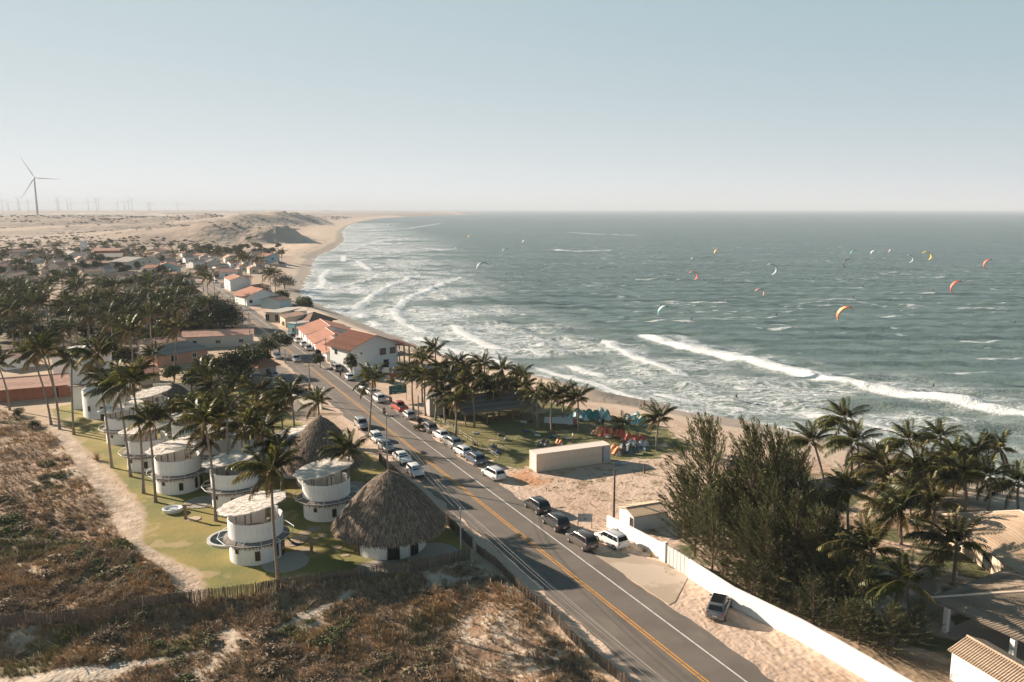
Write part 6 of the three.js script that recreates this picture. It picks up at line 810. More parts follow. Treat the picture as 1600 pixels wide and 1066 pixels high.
// ---------- people ----------
function bodyGeo(J, cols) { // J: [a, b, ra, rb, colour]; smooth union of tapered capsules
  const N = 60, S = 1.1, mc = new MarchingCubes(N, new THREE.MeshBasicMaterial(), false, false, 60000), h = N / 2, cap = (p, [a, b, ra, rb]) => { const bx = b[0] - a[0], by = b[1] - a[1], bz = b[2] - a[2], t = clamp(((p[0] - a[0]) * bx + (p[1] - a[1]) * by + (p[2] - a[2]) * bz) / (bx * bx + by * by + bz * bz + 1e-9)); return Math.hypot(p[0] - a[0] - bx * t, p[1] - a[1] - by * t, p[2] - a[2] - bz * t) - lerp(ra, rb, t); };
  mc.isolation = 0; const K = 0.035;
  for (let k = 0; k < N; k++) for (let j = 0; j < N; j++) for (let i = 0; i < N; i++) { const p = [(i - h) / h * S, (j - h) / h * S + 0.95, (k - h) / h * S]; let d = 1; if (Math.abs(p[0]) < 0.95 && Math.abs(p[2]) < 0.95) for (const q of J) { const e = cap(p, q), m = clamp(0.5 + 0.5 * (d - e) / K); d = lerp(d, e, m) - K * m * (1 - m); } mc.field[i + j * N + k * N * N] = -d; }
  mc.update(); const n = mc.count, pos = new Float32Array(n * 3), nor = new Float32Array(n * 3), col = new Float32Array(n * 3);
  for (let i = 0; i < n; i++) { const p = [mc.positionArray[i * 3] * S, mc.positionArray[i * 3 + 1] * S + 0.95, mc.positionArray[i * 3 + 2] * S]; pos.set(p, i * 3); let b = 9, c = cols.skin; for (const q of J) { const e = cap(p, q); if (e < b) { b = e; c = cols[q[4]]; } } col.set(c, i * 3); }
  const g = new THREE.BufferGeometry(); g.setAttribute('position', new THREE.BufferAttribute(pos, 3)); g.setAttribute('color', new THREE.BufferAttribute(col, 3)); const m = mergeVertices(g, 1e-4); m.computeVertexNormals(); return m;
}
const torso = (hx, hy, cx, cy, nx, ny) => [[[hx, hy, -0.07], [hx, hy, 0.07], 0.12, 0.12, 'shorts'], [[hx, hy + 0.05, 0], [cx, cy, 0], 0.125, 0.145, 'shirt'], [[cx, cy + 0.06, -0.12], [cx, cy + 0.06, 0.12], 0.085, 0.085, 'shirt'], [[cx, cy + 0.1, 0], [nx, ny, 0], 0.055, 0.05, 'skin'], [[nx, ny + 0.1, 0], [nx + 0.01, ny + 0.16, 0], 0.085, 0.1, 'skin'], [[nx - 0.02, ny + 0.19, 0], [nx - 0.03, ny + 0.2, 0], 0.095, 0.09, 'hair']];
const limb = (a, b, c, r, c1, c2, end) => [[a, b, r[0], r[1], c1], [b, c, r[1], r[2], c2], [c, end, r[2], r[2] * 0.8, 'skin']];
const POSES = {
  stand: [...torso(0, 0.93, 0, 1.32, 0.01, 1.52), ...[-1, 1].flatMap((s) => [...limb([0, 0.9, s * 0.09], [0.02, 0.48, s * 0.1], [0, 0.08, s * 0.1], [0.09, 0.06, 0.045], 'shorts', 'skin', [0.15, 0.04, s * 0.11]), ...limb([0, 1.4, s * 0.18], [-0.02, 1.12, s * 0.23], [0.05, 0.88, s * 0.23], [0.055, 0.045, 0.035], 'shirt', 'skin', [0.09, 0.78, s * 0.22])])],
  walk: [...torso(0, 0.93, 0.03, 1.32, 0.05, 1.52), ...[-1, 1].flatMap((s) => [...limb([0, 0.9, s * 0.09], [0.16 * s + 0.05, 0.5, s * 0.1], [0.26 * s - 0.05, 0.1, s * 0.1], [0.09, 0.06, 0.045], 'shorts', 'skin', [0.26 * s + 0.1, 0.05, s * 0.1]), ...limb([0.03, 1.4, s * 0.18], [-0.12 * s, 1.13, s * 0.24], [-0.16 * s + 0.06, 0.9, s * 0.23], [0.055, 0.045, 0.035], 'shirt', 'skin', [-0.16 * s + 0.1, 0.8, s * 0.22])])],
  ride: [...torso(-0.25, 0.62, -0.48, 0.98, -0.5, 1.18), ...[-1, 1].flatMap((s) => [...limb([-0.25, 0.6, s * 0.09], [0.02, 0.5, s * 0.3], [0.12, 0.14, s * 0.36], [0.09, 0.06, 0.045], 'shorts', 'shirt', [0.24, 0.08, s * 0.36]), ...limb([-0.46, 1.04, s * 0.18], [-0.2, 1.02, s * 0.24], [0.05, 1.22, s * 0.2], [0.055, 0.045, 0.035], 'shirt', 'skin', [0.12, 1.28, s * 0.18])])],
  sit: [...torso(-0.15, 0.82, -0.05, 1.2, 0, 1.4), ...[-1, 1].flatMap((s) => [...limb([-0.15, 0.8, s * 0.1], [0.25, 0.78, s * 0.2], [0.15, 0.36, s * 0.2], [0.09, 0.065, 0.05], 'shorts', 'shorts', [0.28, 0.32, s * 0.2]), ...limb([-0.05, 1.28, s * 0.18], [0.12, 1.08, s * 0.3], [0.36, 1.06, s * 0.28], [0.055, 0.045, 0.035], 'shirt', 'skin', [0.44, 1.06, s * 0.26])])],
};
const SK = [0.28, 0.15, 0.09], wardrobe = { dark: { skin: SK, shirt: [0.03, 0.035, 0.045], shorts: [0.025, 0.025, 0.03], hair: [0.02, 0.015, 0.01] }, pale: { skin: SK, shirt: [0.55, 0.55, 0.55], shorts: [0.06, 0.07, 0.1], hair: [0.03, 0.02, 0.015] }, bare: { skin: SK, shirt: SK, shorts: [0.04, 0.05, 0.09], hair: [0.03, 0.02, 0.015] } };
const bodies = {}, PM = mat([1, 1, 1], 0.8, { vertexColors: true }); const body = (p, w) => bodies[p + w] ??= bodyGeo(POSES[p], wardrobe[w]);
function person(pos, ry, pose, wear, label, s = 1) { const o = solo('person', body(pose, wear), PM, label, 'person'); o.position.copy(pos); o.rotation.y = ry; o.scale.setScalar(s); return o; }
person(ground(1001, 640), 0.6, 'walk', 'bare', 'bare-chested walker on the beach, left of the pair'); person(ground(1006.5, 639), 0.8, 'walk', 'dark', 'walker in dark clothes on the beach, right of the pair'); person(ground(931, 668), 0.2, 'stand', 'dark', 'person in dark clothes standing before the teal kites, left of three'); person(ground(937, 668), 1.2, 'stand', 'pale', 'person in a light shirt before the teal kites, middle of three'); person(ground(942, 668), 2.2, 'stand', 'dark', 'person in dark clothes before the teal kites, right of three'); person(ground(810, 658), 1, 'stand', 'bare', 'bare-chested person beside the shaded pavilion'); person(ground(815, 660), 2.5, 'stand', 'dark', 'dark figure beside the shaded pavilion'); person(ground(532, 591), 2, 'walk', 'dark', 'pedestrian walking on the shoulder by the white hatchback'); person(ground(786, 712), 0.4, 'stand', 'pale', 'person in white standing on the lawn among kite bags'); person(ground(895, 691), 0, 'stand', 'pale', 'person in white behind the container roof line'); person(ground(958, 690), 3, 'stand', 'dark', 'person beside the red kites'); person(ground(611, 633), 2, 'stand', 'dark', 'person standing at the red pickup');
const boardG = new GB().box(0, 0.03, 0, 0.42, 0.03, 1.4).geo();
[...RIDERS].sort((a, b) => a[0] - b[0]).forEach(([u, v], i) => { const p = P(u, v + 2, SEA); p.y = seaY(p.x, p.z) + 0.12; const ry = rr(1.1, 2); person(p, ry, 'ride', i % 3 ? 'dark' : 'pale', `kitesurfer leaning back on a board, ${ORD[i]} rider from the village side`).userData.group = 'kitesurfers'; const b = solo('kiteboard', boardG, mat([0.4, 0.4, 0.4], 0.4), `board under the ${ORD[i]} kitesurfer from the village side`, 'board', 'kitesurfing boards'); b.position.copy(p).add(V(0, -0.02, 0)); b.rotation.y = ry; b.position.add(V(Math.cos(ry) * 0.14, 0, -Math.sin(ry) * 0.14)); });
person(P(784, 547, SEA).setY(SEA - 1.1), 0, 'stand', 'bare', 'bather standing chest-deep in the surf'); person(P(515, 442, SEA).setY(SEA - 0.9), 0, 'stand', 'dark', 'bather in the shallows of the far bay'); person(ground(471, 443), 0, 'stand', 'dark', 'person standing on the far beach by the water');
{ // motorcyclist
  const p = roadPt(roadS(...(() => { const q = P(596, 650); return [q.x, q.z]; })()), 2.2, 0.04), t = thing('motorbike', 'dark motorbike riding towards the camera on the right lane', 'motorbike', p, TOWARD); for (const x of [-0.62, 0.62]) { const w = part('wheel', wheelG, TYRE, t); w.position.set(x, 0.3, 0); w.scale.set(0.9, 0.9, 0.55); } part('frame', new GB().tube([V(-0.6, 0.32, 0), V(-0.1, 0.5, 0), V(0.4, 0.75, 0), V(0.62, 0.3, 0)], 0.05, 6).box(0, 0.42, 0, 0.4, 0.3, 0.24), DARKM, t); part('seat', new GB().box(-0.3, 0.72, 0, 0.7, 0.1, 0.26), TRIM, t); part('fuel_tank', new GB().box(0.18, 0.75, 0, 0.36, 0.2, 0.26), PAINT.red, t); part('handlebar', new GB().tube([V(0.4, 1.0, -0.33), V(0.45, 1.0, 0.33)], 0.025, 6), METAL, t); person(p.clone(), TOWARD, 'sit', 'dark', 'rider in dark clothes seated on the motorbike');
}
// ---------- kites ----------
const kiteG = {};
function kiteGeo(main, tip, mid) {
  const key = [main, tip, mid].join(); if (kiteG[key]) return kiteG[key];
  const N = 26, R = 2.6, le = [], te = [], cv = new GB(), cols = []; for (let i = 0; i <= N; i++) { const t = i / N * 2 - 1, a = t * 1.75, ch = 1.75 * (1 - 0.62 * t * t); le.push(V(Math.sin(a) * R, Math.cos(a) * R * 0.92, 0.25 - 0.9 * t * t)); te.push(V(Math.sin(a) * R * 0.97, Math.cos(a) * R * 0.9, 0.25 - 0.9 * t * t - ch)); }
  for (let i = 0; i < N; i++) { const m0 = le[i].clone().lerp(te[i], 0.45).multiplyScalar(1.06), m1 = le[i + 1].clone().lerp(te[i + 1], 0.45).multiplyScalar(1.06); cv.quad(le[i], le[i + 1], m1, m0).quad(m0, m1, te[i + 1], te[i]); const f = Math.abs((i + 0.5) / N * 2 - 1), c = f > 0.78 ? tip : f < 0.3 ? mid : main; for (let k = 0; k < 8; k++) cols.push(c); }
  const g = cv.geo(), f = new Float32Array(cols.length * 3); cols.forEach((c, i) => f.set(c, i * 3)); g.setAttribute('color', new THREE.BufferAttribute(f, 3));
  const st = [-0.55, -0.2, 0.2, 0.55].map((q) => { const i = Math.round((q + 1) / 2 * N); return new GB().tube([le[i], le[i].clone().lerp(te[i], 0.5).multiplyScalar(1.03), te[i]], 0.06, 6).geo(); });
  return kiteG[key] = { g, le: new GB().tube(le, le.map((_, i) => lerp(0.07, 0.16, Math.sin(Math.PI * i / N))), 7).geo(), st };
}
const KM = new THREE.MeshPhysicalMaterial({ color: C(1, 1, 1), vertexColors: true, roughness: 0.6, transmission: 0.25, thickness: 0, side: THREE.DoubleSide });
const KC = { orange: [[0.75, 0.22, 0.05], [0.75, 0.73, 0.7], [0.85, 0.5, 0.25]], teal: [[0.14, 0.42, 0.42], [0.7, 0.72, 0.72], [0.6, 0.68, 0.66]], red: [[0.72, 0.10, 0.05], [0.7, 0.3, 0.25], [0.75, 0.2, 0.1]], pink: [[0.6, 0.32, 0.3], [0.1, 0.09, 0.1], [0.75, 0.7, 0.7]], grey: [[0.3, 0.36, 0.4], [0.7, 0.72, 0.72], [0.2, 0.28, 0.34]], yellow: [[0.75, 0.47, 0.06], [0.5, 0.3, 0.05], [0.8, 0.55, 0.12]], black: [[0.02, 0.022, 0.025], [0.05, 0.05, 0.05], [0.03, 0.03, 0.035]], white: [[0.75, 0.76, 0.76], [0.3, 0.3, 0.32], [0.75, 0.75, 0.75]], green: [[0.05, 0.28, 0.24], [0.04, 0.2, 0.2], [0.06, 0.3, 0.26]], blue: [[0.2, 0.34, 0.46], [0.6, 0.65, 0.7], [0.25, 0.4, 0.5]], khaki: [[0.1, 0.11, 0.11], [0.2, 0.22, 0.22], [0.14, 0.16, 0.16]] };
function tentGeo(main, tip, mid) { // a kite parked on the ground: arched front tube, cloth falling back to the grass
  const key = 'g' + [main, tip, mid].join(); if (kiteG[key]) return kiteG[key];
  const N = 18, le = [], te = [], cv = new GB(), cols = []; for (let i = 0; i <= N; i++) { const t = i / N * 2 - 1, y = 1.25 * (1 - Math.abs(t) ** 1.9) + 0.75 * Math.abs(Math.sin(t * 4.4 + 0.5)) * (1 - Math.abs(t) ** 4); le.push(V(t * 2.3, y + 0.05, 0.3 - 0.5 * t * t)); te.push(V(t * 1.9 + 0.15 * Math.sin(i * 2.1), 0.08 + y * 0.18, -1.5 + 0.5 * t * t)); }
  for (let i = 0; i < N; i++) { const m0 = le[i].clone().lerp(te[i], 0.45).add(V(0, 0.22 * (i % 3 ? 1 : 0.4), 0)), m1 = le[i + 1].clone().lerp(te[i + 1], 0.45).add(V(0, 0.22 * ((i + 1) % 3 ? 1 : 0.4), 0)); cv.quad(le[i], le[i + 1], m1, m0).quad(m0, m1, te[i + 1], te[i]); const f = Math.abs((i + 0.5) / N * 2 - 1), c = f > 0.72 ? tip : f < 0.3 ? mid : main; for (let k = 0; k < 8; k++) cols.push(c); }
  const g = cv.geo(), f = new Float32Array(cols.length * 3); cols.forEach((c, i) => f.set(c, i * 3)); g.setAttribute('color', new THREE.BufferAttribute(f, 3));
  return kiteG[key] = { g, le: new GB().tube(le, le.map((_, i) => lerp(0.06, 0.14, Math.sin(Math.PI * i / N))), 7).geo(), st: [4, 9, 14].map((i) => new GB().tube([le[i], le[i].clone().lerp(te[i], 0.45).add(V(0, 0.26, 0)), te[i]], 0.05, 6).geo()) };
}
function kite(c, label, group, parked) { const k = (parked ? tentGeo : kiteGeo)(...KC[c]), t = thing('kite', label, 'kite', V(0, 0, 0), 0, group); part('canopy', k.g, KM, t); const m = mat(KC[c][0].map((x) => x * 0.7), 0.6); part('leading_edge', k.le, m, t); k.st.forEach((s) => part('strut', s, m, t)); return t; }
[[1323, 493, 24, 'orange', 0.75, 'orange crescent kite with white tip, largest over the breaker'], [1039, 488, 19, 'teal', 0.55, 'teal and white crescent kite low left of the big breaker'], [755, 419, 18, 'grey', 0.1, 'grey and white arched kite over the bay'], [1083, 432, 14, 'red', -0.9, 'orange-red kite above the middle of the sea'], [1187, 459, 14, 'pink', -0.5, 'pink and black arched kite near the middle riders'], [1205, 422, 17, 'grey', -1.1, 'slate-blue kite turned on edge above the pink one'], [1121, 395, 9, 'yellow', 1.1, 'small yellow kite high over the middle of the sea'], [1324, 412, 11, 'black', 1.3, 'black kite below the small green one'], [1335, 397, 10, 'green', 0.9, 'small dark green kite above the black one'], [1366, 396, 8, 'white', 0.6, 'tiny white kite right of the dark green one'], [1421, 405, 11, 'grey', -1.2, 'small grey kite left of the yellow one'], [1448, 401, 13, 'yellow', -0.8, 'yellow kite on the right above the riders'], [1497, 450, 17, 'red', 1.1, 'red crescent kite on the right side'], [1546, 414, 13, 'red', 1.2, 'small red kite nearest the right edge'], [820, 379, 7, 'white', 0.2, 'tiny white kite far out over the bay'], [790, 393, 9, 'blue', 0, 'blue-grey kite far over the bay'], [735, 371, 7, 'yellow', 0.2, 'tiny yellow kite far over the bay'], [714, 389, 6, 'teal', 0.3, 'tiny pale teal kite far over the bay'], [1393, 393, 6, 'pink', 1.2, 'tiny dark pink kite by the right group'], [609, 354, 6, 'teal', 0.4, 'tiny kite off the far beach'], [1083, 405, 5, 'pink', 1, 'tiny brownish kite above the orange-red one']].forEach(([u, v, s, c, roll, label]) => {
  const p = P(u, v, 11), k = kite(c, label, null), sc = s * p.distanceTo(camera.position) / FOC / 4.9; k.position.copy(p); k.rotation.set(0.25, Math.atan2(-p.x, -p.z) + 0.35, roll, 'YXZ'); k.scale.setScalar(sc);
});
[[905, 655, 'teal', 0.5, 0.95, 'white and teal kite resting on the lawn nearest the grove'], [924, 655, 'green', 0.9, 0.9, 'dark teal kite resting between two pale kites'], [941, 654, 'teal', 0.3, 0.95, 'teal kite resting on the beach edge behind three people'], [984, 663, 'teal', 0.8, 0.9, 'pale teal kite resting left of the stout palm'], [997, 662, 'teal', 0.2, 1.0, 'teal peaked kite resting beside the stout palm'], [896, 661, 'red', 0.4, 0.45, 'small red kite folded on the lawn before the teal kites'], [937, 680, 'orange', 0.3, 0.72, 'orange kite standing on the lawn, left of the red cluster'], [948, 681, 'red', 0.9, 0.75, 'red kite standing in the middle of the red cluster'], [958, 682, 'orange', 1.4, 0.72, 'orange-white kite on the right of the red cluster'], [967, 683, 'red', 0.6, 0.66, 'red and pink kite at the end of the red cluster'], [984, 690, 'red', 0.2, 0.7, 'red kite right of the dwarf palm'], [998, 693, 'red', 1.1, 0.75, 'orange-red kite lying beside a pale board bag'], [987, 697, 'white', 0.4, 0.55, 'grey-white kite in front of the orange-red one'], [1004, 697, 'white', 0.7, 0.5, 'pale kite lying right of the orange-red one'], [960, 709, 'orange', 0.1, 0.7, 'orange kite peeking out behind the container'], [976, 708, 'khaki', 0.5, 0.75, 'dark grey kite standing right of the container'], [988, 708, 'khaki', 1.2, 0.7, 'second dark grey kite beside the first'], [850, 697, 'khaki', 0.4, 0.6, 'dark kite on the lawn behind the container'], [873, 694, 'orange', 0.3, 0.42, 'small orange kite behind the container'], [772, 700, 'khaki', 0.4, 0.35, 'dark kite spread flat on the open lawn']].forEach(([u, v, c, ry, s, label]) => { const k = kite(c, label, null, true), p = ground(u, v); k.position.copy(p); k.rotation.set(0, ry + 2.2, 0); k.scale.set(s, s, s); });
{ // gear bags
  const g = new GB().add(new THREE.CapsuleGeometry(0.22, 0.8, 4, 10).rotateZ(Math.PI / 2), new THREE.Matrix4().makeTranslation(0, 0.2, 0)).geo(), st = new GB().tube([V(-0.25, 0.36, 0), V(-0.12, 0.52, 0), V(0.12, 0.52, 0), V(0.25, 0.36, 0)], 0.02, 5).geo(), cl = [mat([0.03, 0.03, 0.035], 0.8), mat([0.25, 0.3, 0.34], 0.8), mat([0.5, 0.5, 0.5], 0.8), mat([0.04, 0.1, 0.2], 0.8)], nm = ['black', 'slate', 'pale grey', 'navy'];
  [[744, 679], [770, 708], [778, 708], [820, 675], [833, 676], [861, 684], [868, 684], [818, 661], [790, 688], [780, 681], [740, 695], [884, 686], [887, 668], [900, 667], [862, 668], [840, 682], [966, 727], [975, 726], [830, 660], [1008, 704]].sort((a, b) => a[0] - b[0]).forEach(([u, v], i) => { const t = thing('kite_bag', `${nm[i % 4]} kite bag on the lawn, ${ORD[i]} bag from the road end`, 'bag', ground(u, v), rr(0, 3), 'kite bags on the lawn'); part('bag', g, cl[i % 4], t); part('strap', st, cl[0], t); });
}
// ---------- lawn pavilion, signs, poles, fences ----------
{
  const A = ground(726, 668), B = ground(830, 655); const w = A.distanceTo(B), t = thing('lawn_pavilion', 'large shaded thatched pavilion among the beach grove palms', 'pavilion', A.clone().lerp(B, 0.5).add(V(-1.5, 0, -4.5)), Math.atan2(-(B.z - A.z), B.x - A.x)); const W = w / 2 + 1, D = 5, e = 2.5, r = 4.6;
  for (const s of [1, -1]) part('roof', slope(V(-s * W, e, s * D), V(s * W, e, s * D), V(s * W, r, 0), V(-s * W, r, 0), 0), GREYTH, t); for (const s of [1, -1]) part('gable', new GB().tri(V(s * (W - 0.3), e, D * 0.9), V(s * (W - 0.3), e, -D * 0.9), V(s * (W - 0.3), r - 0.15, 0)), POST, t); part('straw', new GB().add(fringeLine(-W, W, e, D)), STRAW, t, 'stuff'); for (const x of [-W + 0.8, -W / 3, W / 3, W - 0.8]) for (const z of [-D + 0.8, D - 0.8]) part('post', new GB().tube([V(x, -0.3, z), V(x, e + 0.2, z)], 0.12, 7), POST, t);
  function fringeLine(a, b, y, z) { const g = new GB(); for (let x = a; x < b; x += 0.07) { const l = rr(0.15, 0.4); g.quad(V(x, y + 0.05, z), V(x + 0.06, y + 0.05, z), V(x + 0.06, y - l, z + 0.05), V(x, y - l, z + 0.05)); } return g.geo(); }
  for (const [dx, dz, i] of [[-4, 0, 0], [0, 1, 1], [4, -0.5, 2]]) { const q = thing('picnic_table', `wooden table under the pavilion, ${ORD[i]} along`, 'table', t.position.clone().add(V(dx, 0, dz)), 0.3, 'tables under the pavilion'); part('table_top', new GB().box(0, 0.74, 0, 1.8, 0.06, 0.8), POST, q); for (const s of [-1, 1]) { part('leg', new GB().box(s * 0.7, 0.35, 0, 0.1, 0.72, 0.6), POST, q); part('bench', new GB().box(0, 0.42, s * 0.75, 1.8, 0.06, 0.3), POST, q); } }
  house({ name: 'store_room', A: [672, 651], B: [702, 648], d: 4, h: 3.2, roof: 'flat', tile: ROOF.concrete, wall: GREYW, over: 0.15, label: 'grey-white flat-roofed store room at the grove edge', open: [['d', 1.2, 1, 0.9, 2]] });
  const sh = solo('shade_cloth', new GB().quad(V(-2.6, 1.1, 1), V(2.4, 0.9, 1.2), V(2.6, 1.4, -1.4), V(-2.4, 1.5, -1.5)), mat([0.5, 0.5, 0.48], 0.8), 'pale shade cloth stretched low between grove palms', 'cloth'); sh.position.copy(ground(873, 668));
}
const scribble = (rows, bg, fg, w = 256, h = 128) => colTex(w, h, (u, v) => { for (const [y0, y1, x0, x1, k, c] of rows) if (v > y0 && v < y1 && u > x0 && u < x1 && vn(u * w / 5 + k * 9, v * 7 + k) > 0.42) return c ?? fg; return lerp3(bg, bg.map((q) => q * 0.75), fbmp(u * 3, v * 3, 3, 3)); }, false);
function board(u0, v0, u1, v1, w, h, foot, tex, label, name, posts = 2) { const a = ground(u0, v0), b = ground(u1, v1), t = thing(name, label, 'sign', a.clone().lerp(b, 0.5), Math.atan2(-(b.z - a.z), b.x - a.x)), f = new THREE.BufferGeometry(), y0 = foot, y1 = foot + h; f.setAttribute('position', new THREE.Float32BufferAttribute([-w / 2, y0, 0.035, w / 2, y0, 0.035, w / 2, y1, 0.035, -w / 2, y1, 0.035], 3)); f.setAttribute('uv', new THREE.Float32BufferAttribute([0, 0, 1, 0, 1, 1, 0, 1], 2)); f.setAttribute('normal', new THREE.Float32BufferAttribute([0, 0, 1, 0, 0, 1, 0, 0, 1, 0, 0, 1], 3)); f.setIndex([0, 1, 2, 0, 2, 3]); part('panel', new GB().box(0, (y0 + y1) / 2, 0, w, h, 0.06), METAL, t); part('print', f, mat([1, 1, 1], 0.6, { map: tex }), t); for (let i = 0; i < posts; i++) part('post', new GB().box((i / (posts - 1) - 0.5) * (w - 0.06), (y1 - 0.3) / 2, -0.08, 0.09, y1 + 0.3, 0.09), POST, t); return t; }
board(611, 629, 633, 626, 3.7, 1.75, 1.55, scribble([[0.78, 0.92, 0.08, 0.55, 1], [0.8, 0.88, 0.6, 0.95, 2], [0.36, 0.62, 0.1, 0.48, 3], [0.36, 0.42, 0.55, 0.96, 4], [0.06, 0.22, 0.18, 0.26, 5, [0.5, 0.55, 0.52]], [0.07, 0.17, 0.42, 0.75, 6, [0.3, 0.38, 0.3]]], [0.012, 0.115, 0.125], [0.08, 0.26, 0.28]), 'teal billboard with pale lettering beside the red pickup', 'billboard');
board(903, 826, 925, 826, 1.7, 1.0, 0.85, scribble([[0.72, 0.88, 0.1, 0.36, 1], [0.7, 0.82, 0.42, 0.9, 2], [0.2, 0.45, 0.44, 0.57, 3, [0.05, 0.06, 0.05]]], [0.44, 0.45, 0.45], [0.28, 0.29, 0.29]), 'white notice board with a dark round emblem beside the white car', 'notice_board');
board(492, 625, 503, 626, 1.9, 1.25, 1.3, scribble([[0.1, 0.9, 0.47, 0.5, 1, [0.12, 0.14, 0.15]]], [0.40, 0.42, 0.43], [0.3, 0.3, 0.3]), 'blank pale sign board in two panels by the hotel entrance', 'sign_board');
{ const t = thing('round_sign', 'dark round sign on a stand by the grey people carrier', 'sign', ground(656, 668)); part('disc', new GB().lathe([[0.01, 0.03], [0.5, 0.03], [0.5, -0.03], [0.01, -0.03]], 20).geo().rotateX(Math.PI / 2).translate(0, 1.2, 0), DARKM, t); part('stand', new GB().box(0, 0.5, -0.05, 0.5, 1.1, 0.08), DARKM, t); const q = thing('round_sign', 'white round emblem sign on the teal kiosk', 'sign', ground(455, 522).add(V(0, 1.6, 1.2))); part('disc', new GB().lathe([[0.01, 0.03], [0.55, 0.03], [0.55, -0.03], [0.01, -0.03]], 20).geo().rotateX(Math.PI / 2), FRAMEW, q); }
const POLEC = mat([0.30, 0.275, 0.25], 0.85), POLEW = mat([0.09, 0.065, 0.05], 0.85);
function pole(u, v, vt, label, kind) { const b = ground(u, v), top = PD(u, vt, -b.z), h = top.y - b.y, t = thing('utility_pole', label, 'pole', b, ROADRY); part('shaft', new GB().tube([V(0, -0.4, 0), V(0, h, 0)], [0.15, 0.1], 8), kind === 'wood' ? POLEW : POLEC, t); if (kind !== 'wood' && kind !== 'plain') { part('cross_arm', new GB().box(0, h - 0.5, 0, 0.1, 0.12, 1.8), POLEC, t); for (const z of [-0.8, 0, 0.8]) part('insulator', new GB().lathe([[0.02, h - 0.42], [0.06, h - 0.4], [0.05, h - 0.2], [0.02, h - 0.18]].map((q) => q), 8), WHITEP, t).position.z = z; } return { b, top: V(b.x, b.y + h - 0.3, b.z) }; }
const leftPoles = [pole(340, 478, 455, 'concrete pole far up the street on the left side'), pole(365, 491, 461, 'concrete pole beside the huge dark tree'), pole(391, 540, 488, 'concrete pole before the pink-roofed long house'), pole(446, 568, 545, 'short concrete pole by the side street', 'plain'), pole(485, 632, 568, 'concrete pole at the hotel entrance sign')];
pole(423, 552, 516, 'thin pole between the round street trees', 'wood'); pole(464, 525, 500, 'concrete pole behind the dark parked off-roader'); pole(510, 563, 528, 'concrete pole before the red-tiled row'); pole(654, 657, 618, 'concrete pole by the silver hatchback', 'plain'); pole(959, 812, 733, 'dark wooden pole beside the small white shed', 'wood'); pole(1007, 740, 725, 'short pole stub by the sand lot', 'wood');
{ const b = ground(606, 752), top = PD(604, 651, -b.z), h = top.y, t = thing('street_lamp', 'grey steel street lamp rising behind the large thatched hut', 'street lamp', b, ROADRY - Math.PI / 2); part('shaft', new GB().tube([V(0, -0.3, 0), V(0, h, 0)], [0.13, 0.08], 8), METAL, t); part('arm', new GB().tube([V(0, h - 0.1, 0), V(0.8, h + 0.1, 0), V(1.7, h + 0.12, 0)], 0.05, 6), METAL, t); part('lamp_head', new GB().box(2.0, h + 0.12, 0, 0.7, 0.12, 0.28), METAL, t); leftPoles.push({ b, top: V(b.x, h - 0.4, b.z) });
  const b2 = ground(720, 866), t2 = PD(719, 793, -b2.z), s = thing('steel_post', 'slim pale steel post at the fence corner by the road', 'pole', b2); part('shaft', new GB().tube([V(0, -0.3, 0), V(0, t2.y, 0)], [0.08, 0.07], 8), mat([0.5, 0.5, 0.49], 0.5), s); leftPoles.push({ b: b2, top: V(b2.x, t2.y - 0.1, b2.z) }, { top: roadPt(-22, -6.2, 4.4) });
  for (let i = 0; i < leftPoles.length - 1; i++) for (const o of [-0.45, 0.05, 0.5]) { const a = leftPoles[i].top.clone().add(V(RN[0] * o, -0.25 * Math.abs(o), RN[1] * o)), c = leftPoles[i + 1].top.clone().add(V(RN[0] * o, -0.25 * Math.abs(o), RN[1] * o)), pts = []; for (let k = 0; k <= 12; k++) { const f = k / 12; pts.push(a.clone().lerp(c, f).add(V(0, -Math.sin(Math.PI * f) * a.distanceTo(c) * 0.018, 0))); } solo('overhead_cable', new GB().tube(pts, 0.013, 4), mat([0.2, 0.19, 0.18], 0.5), `overhead cable ${o < -0.2 ? 'lowest on the hotel side' : o < 0.2 ? 'in the middle' : 'on the road side'} in span ${ORD[i]} from the village`, 'cable', 'overhead cables along the road'); }
}
